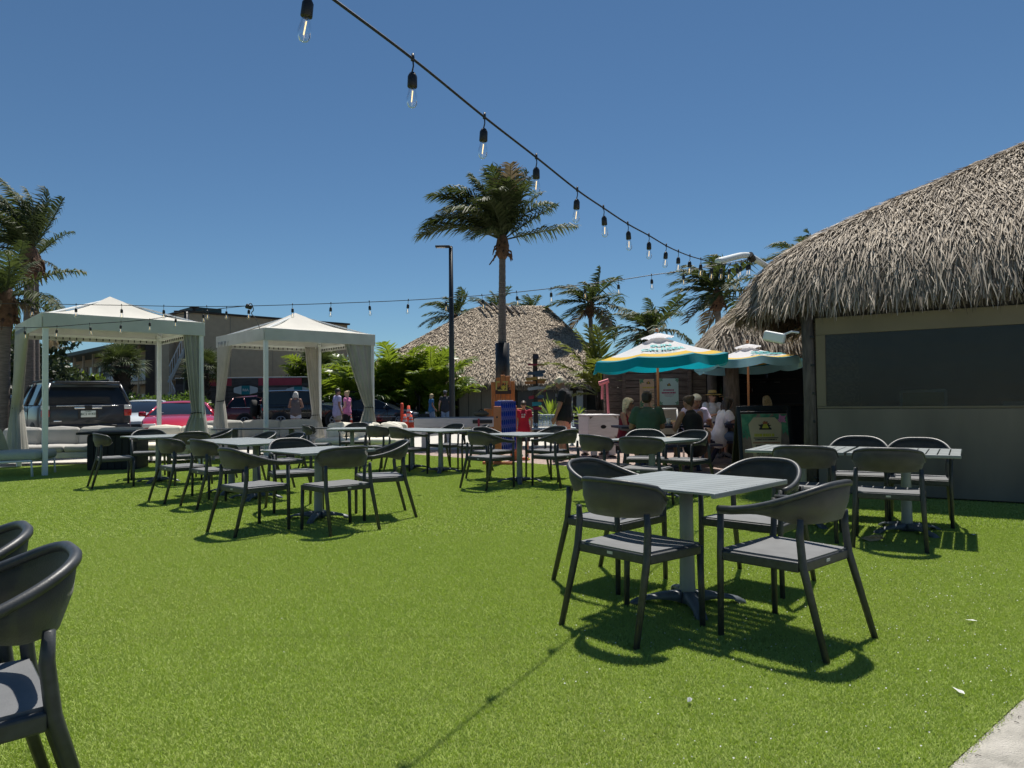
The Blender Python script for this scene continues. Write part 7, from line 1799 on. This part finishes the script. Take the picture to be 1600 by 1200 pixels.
person('person in straw hat and pale shirt seated facing us by the bar post', xat(1112, 15.1), 15.1, PI + .3, 1.62, sit(.02, .17, legs=.36), M_SKIN, C_WHITE, .6, .08, C_KHAKI, .85, SH, H_BROWN, 'short', hat=('straw', C_STRAW), glasses=True)
person('person with a straw visor half hidden behind the round bar post', xat(1134, 15.3), 15.3, PI - .2, 1.56, sit(.05, .17, legs=.36), M_SKINT, C_DGREY, .5, .08, C_DGREY, .85, SH, H_DARK, 'short', hat=('visor', C_STRAW))
person('person with long blond hair seated at the bar, seen from behind', xat(1201, 15.3), 15.3, .1, 1.50, sit(.16, .17, legs=.34), M_SKIN, C_BLACK, .5, .08, C_DGREY, .85, SH, H_BLOND, 'long', female=True)
# things on the picnic table
ty_ = .762 + .004
for k, (px, y, lab, m, r_, h_) in enumerate([(1036, 12.4, 'clear plastic cup on the picnic table by the umbrella pole', M_LAMPC, .04, .13), (1044, 12.5, 'white paper cup on the picnic table, right of the clear cup', M_WHITE, .04, .11)]):
    c = thing('cup', lab, 'cup', (xat(px, y), y, ty_), 0); MB().lathe([(r_ * .75, 0), (r_, h_)], sides=14).build('cup_body', m, c, True); MB().lathe([(r_ * 1.05, h_ + .001), (r_ * 1.05, h_ + .012)], sides=14).build('lid', M_WHITE, c, True)
tray = thing('food_tray', 'dark blue tray of food on the picnic table in front of the woman in black', 'tray', (xat(1048, 12.75), 12.75, ty_), .1)
MB().rbox((0, 0, .012), (.38, .26, .024), .01, 2).build('tray_base', M_NAVY, tray); MB().ball((.02, 0, .05), .09, 10, 6, (1.1, .9, .35)).build('food', mat('food_tan', (.5, .36, .2), .8, .3, 30), tray, True)
bc = thing('beige_chair', 'beige mesh backed patio chair between the picnic table and the plank wall', 'chair', (xat(1043, 14.6), 14.6, 0), PI)
for s in (-1, 1): MB().tube([(s * .26, -.25, 0), (s * .26, -.22, .44), (s * .26, -.32, 1.02)], [.02] * 3, 8).build('rear_leg', M_WINF, bc, True); MB().tube([(s * .26, .22, 0), (s * .26, .22, .44)], [.02] * 2, 8).build('front_leg', M_WINF, bc, True)
MB().tube([(-.26, -.32, 1.02), (.26, -.32, 1.02)], [.022] * 2, 8).build('top_rail', M_WINF, bc, True); MB().rbox((0, 0, .44), (.5, .46, .03), .01, 2).build('seat', M_TAN, bc)
MB().add([(-.24, -.235, .5), (.24, -.235, .5), (.24, -.31, 1.0), (-.24, -.31, 1.0)], [(0, 1, 2, 3)]).build('backrest', M_TAN, bc)

apply_pending()
apply_texts()
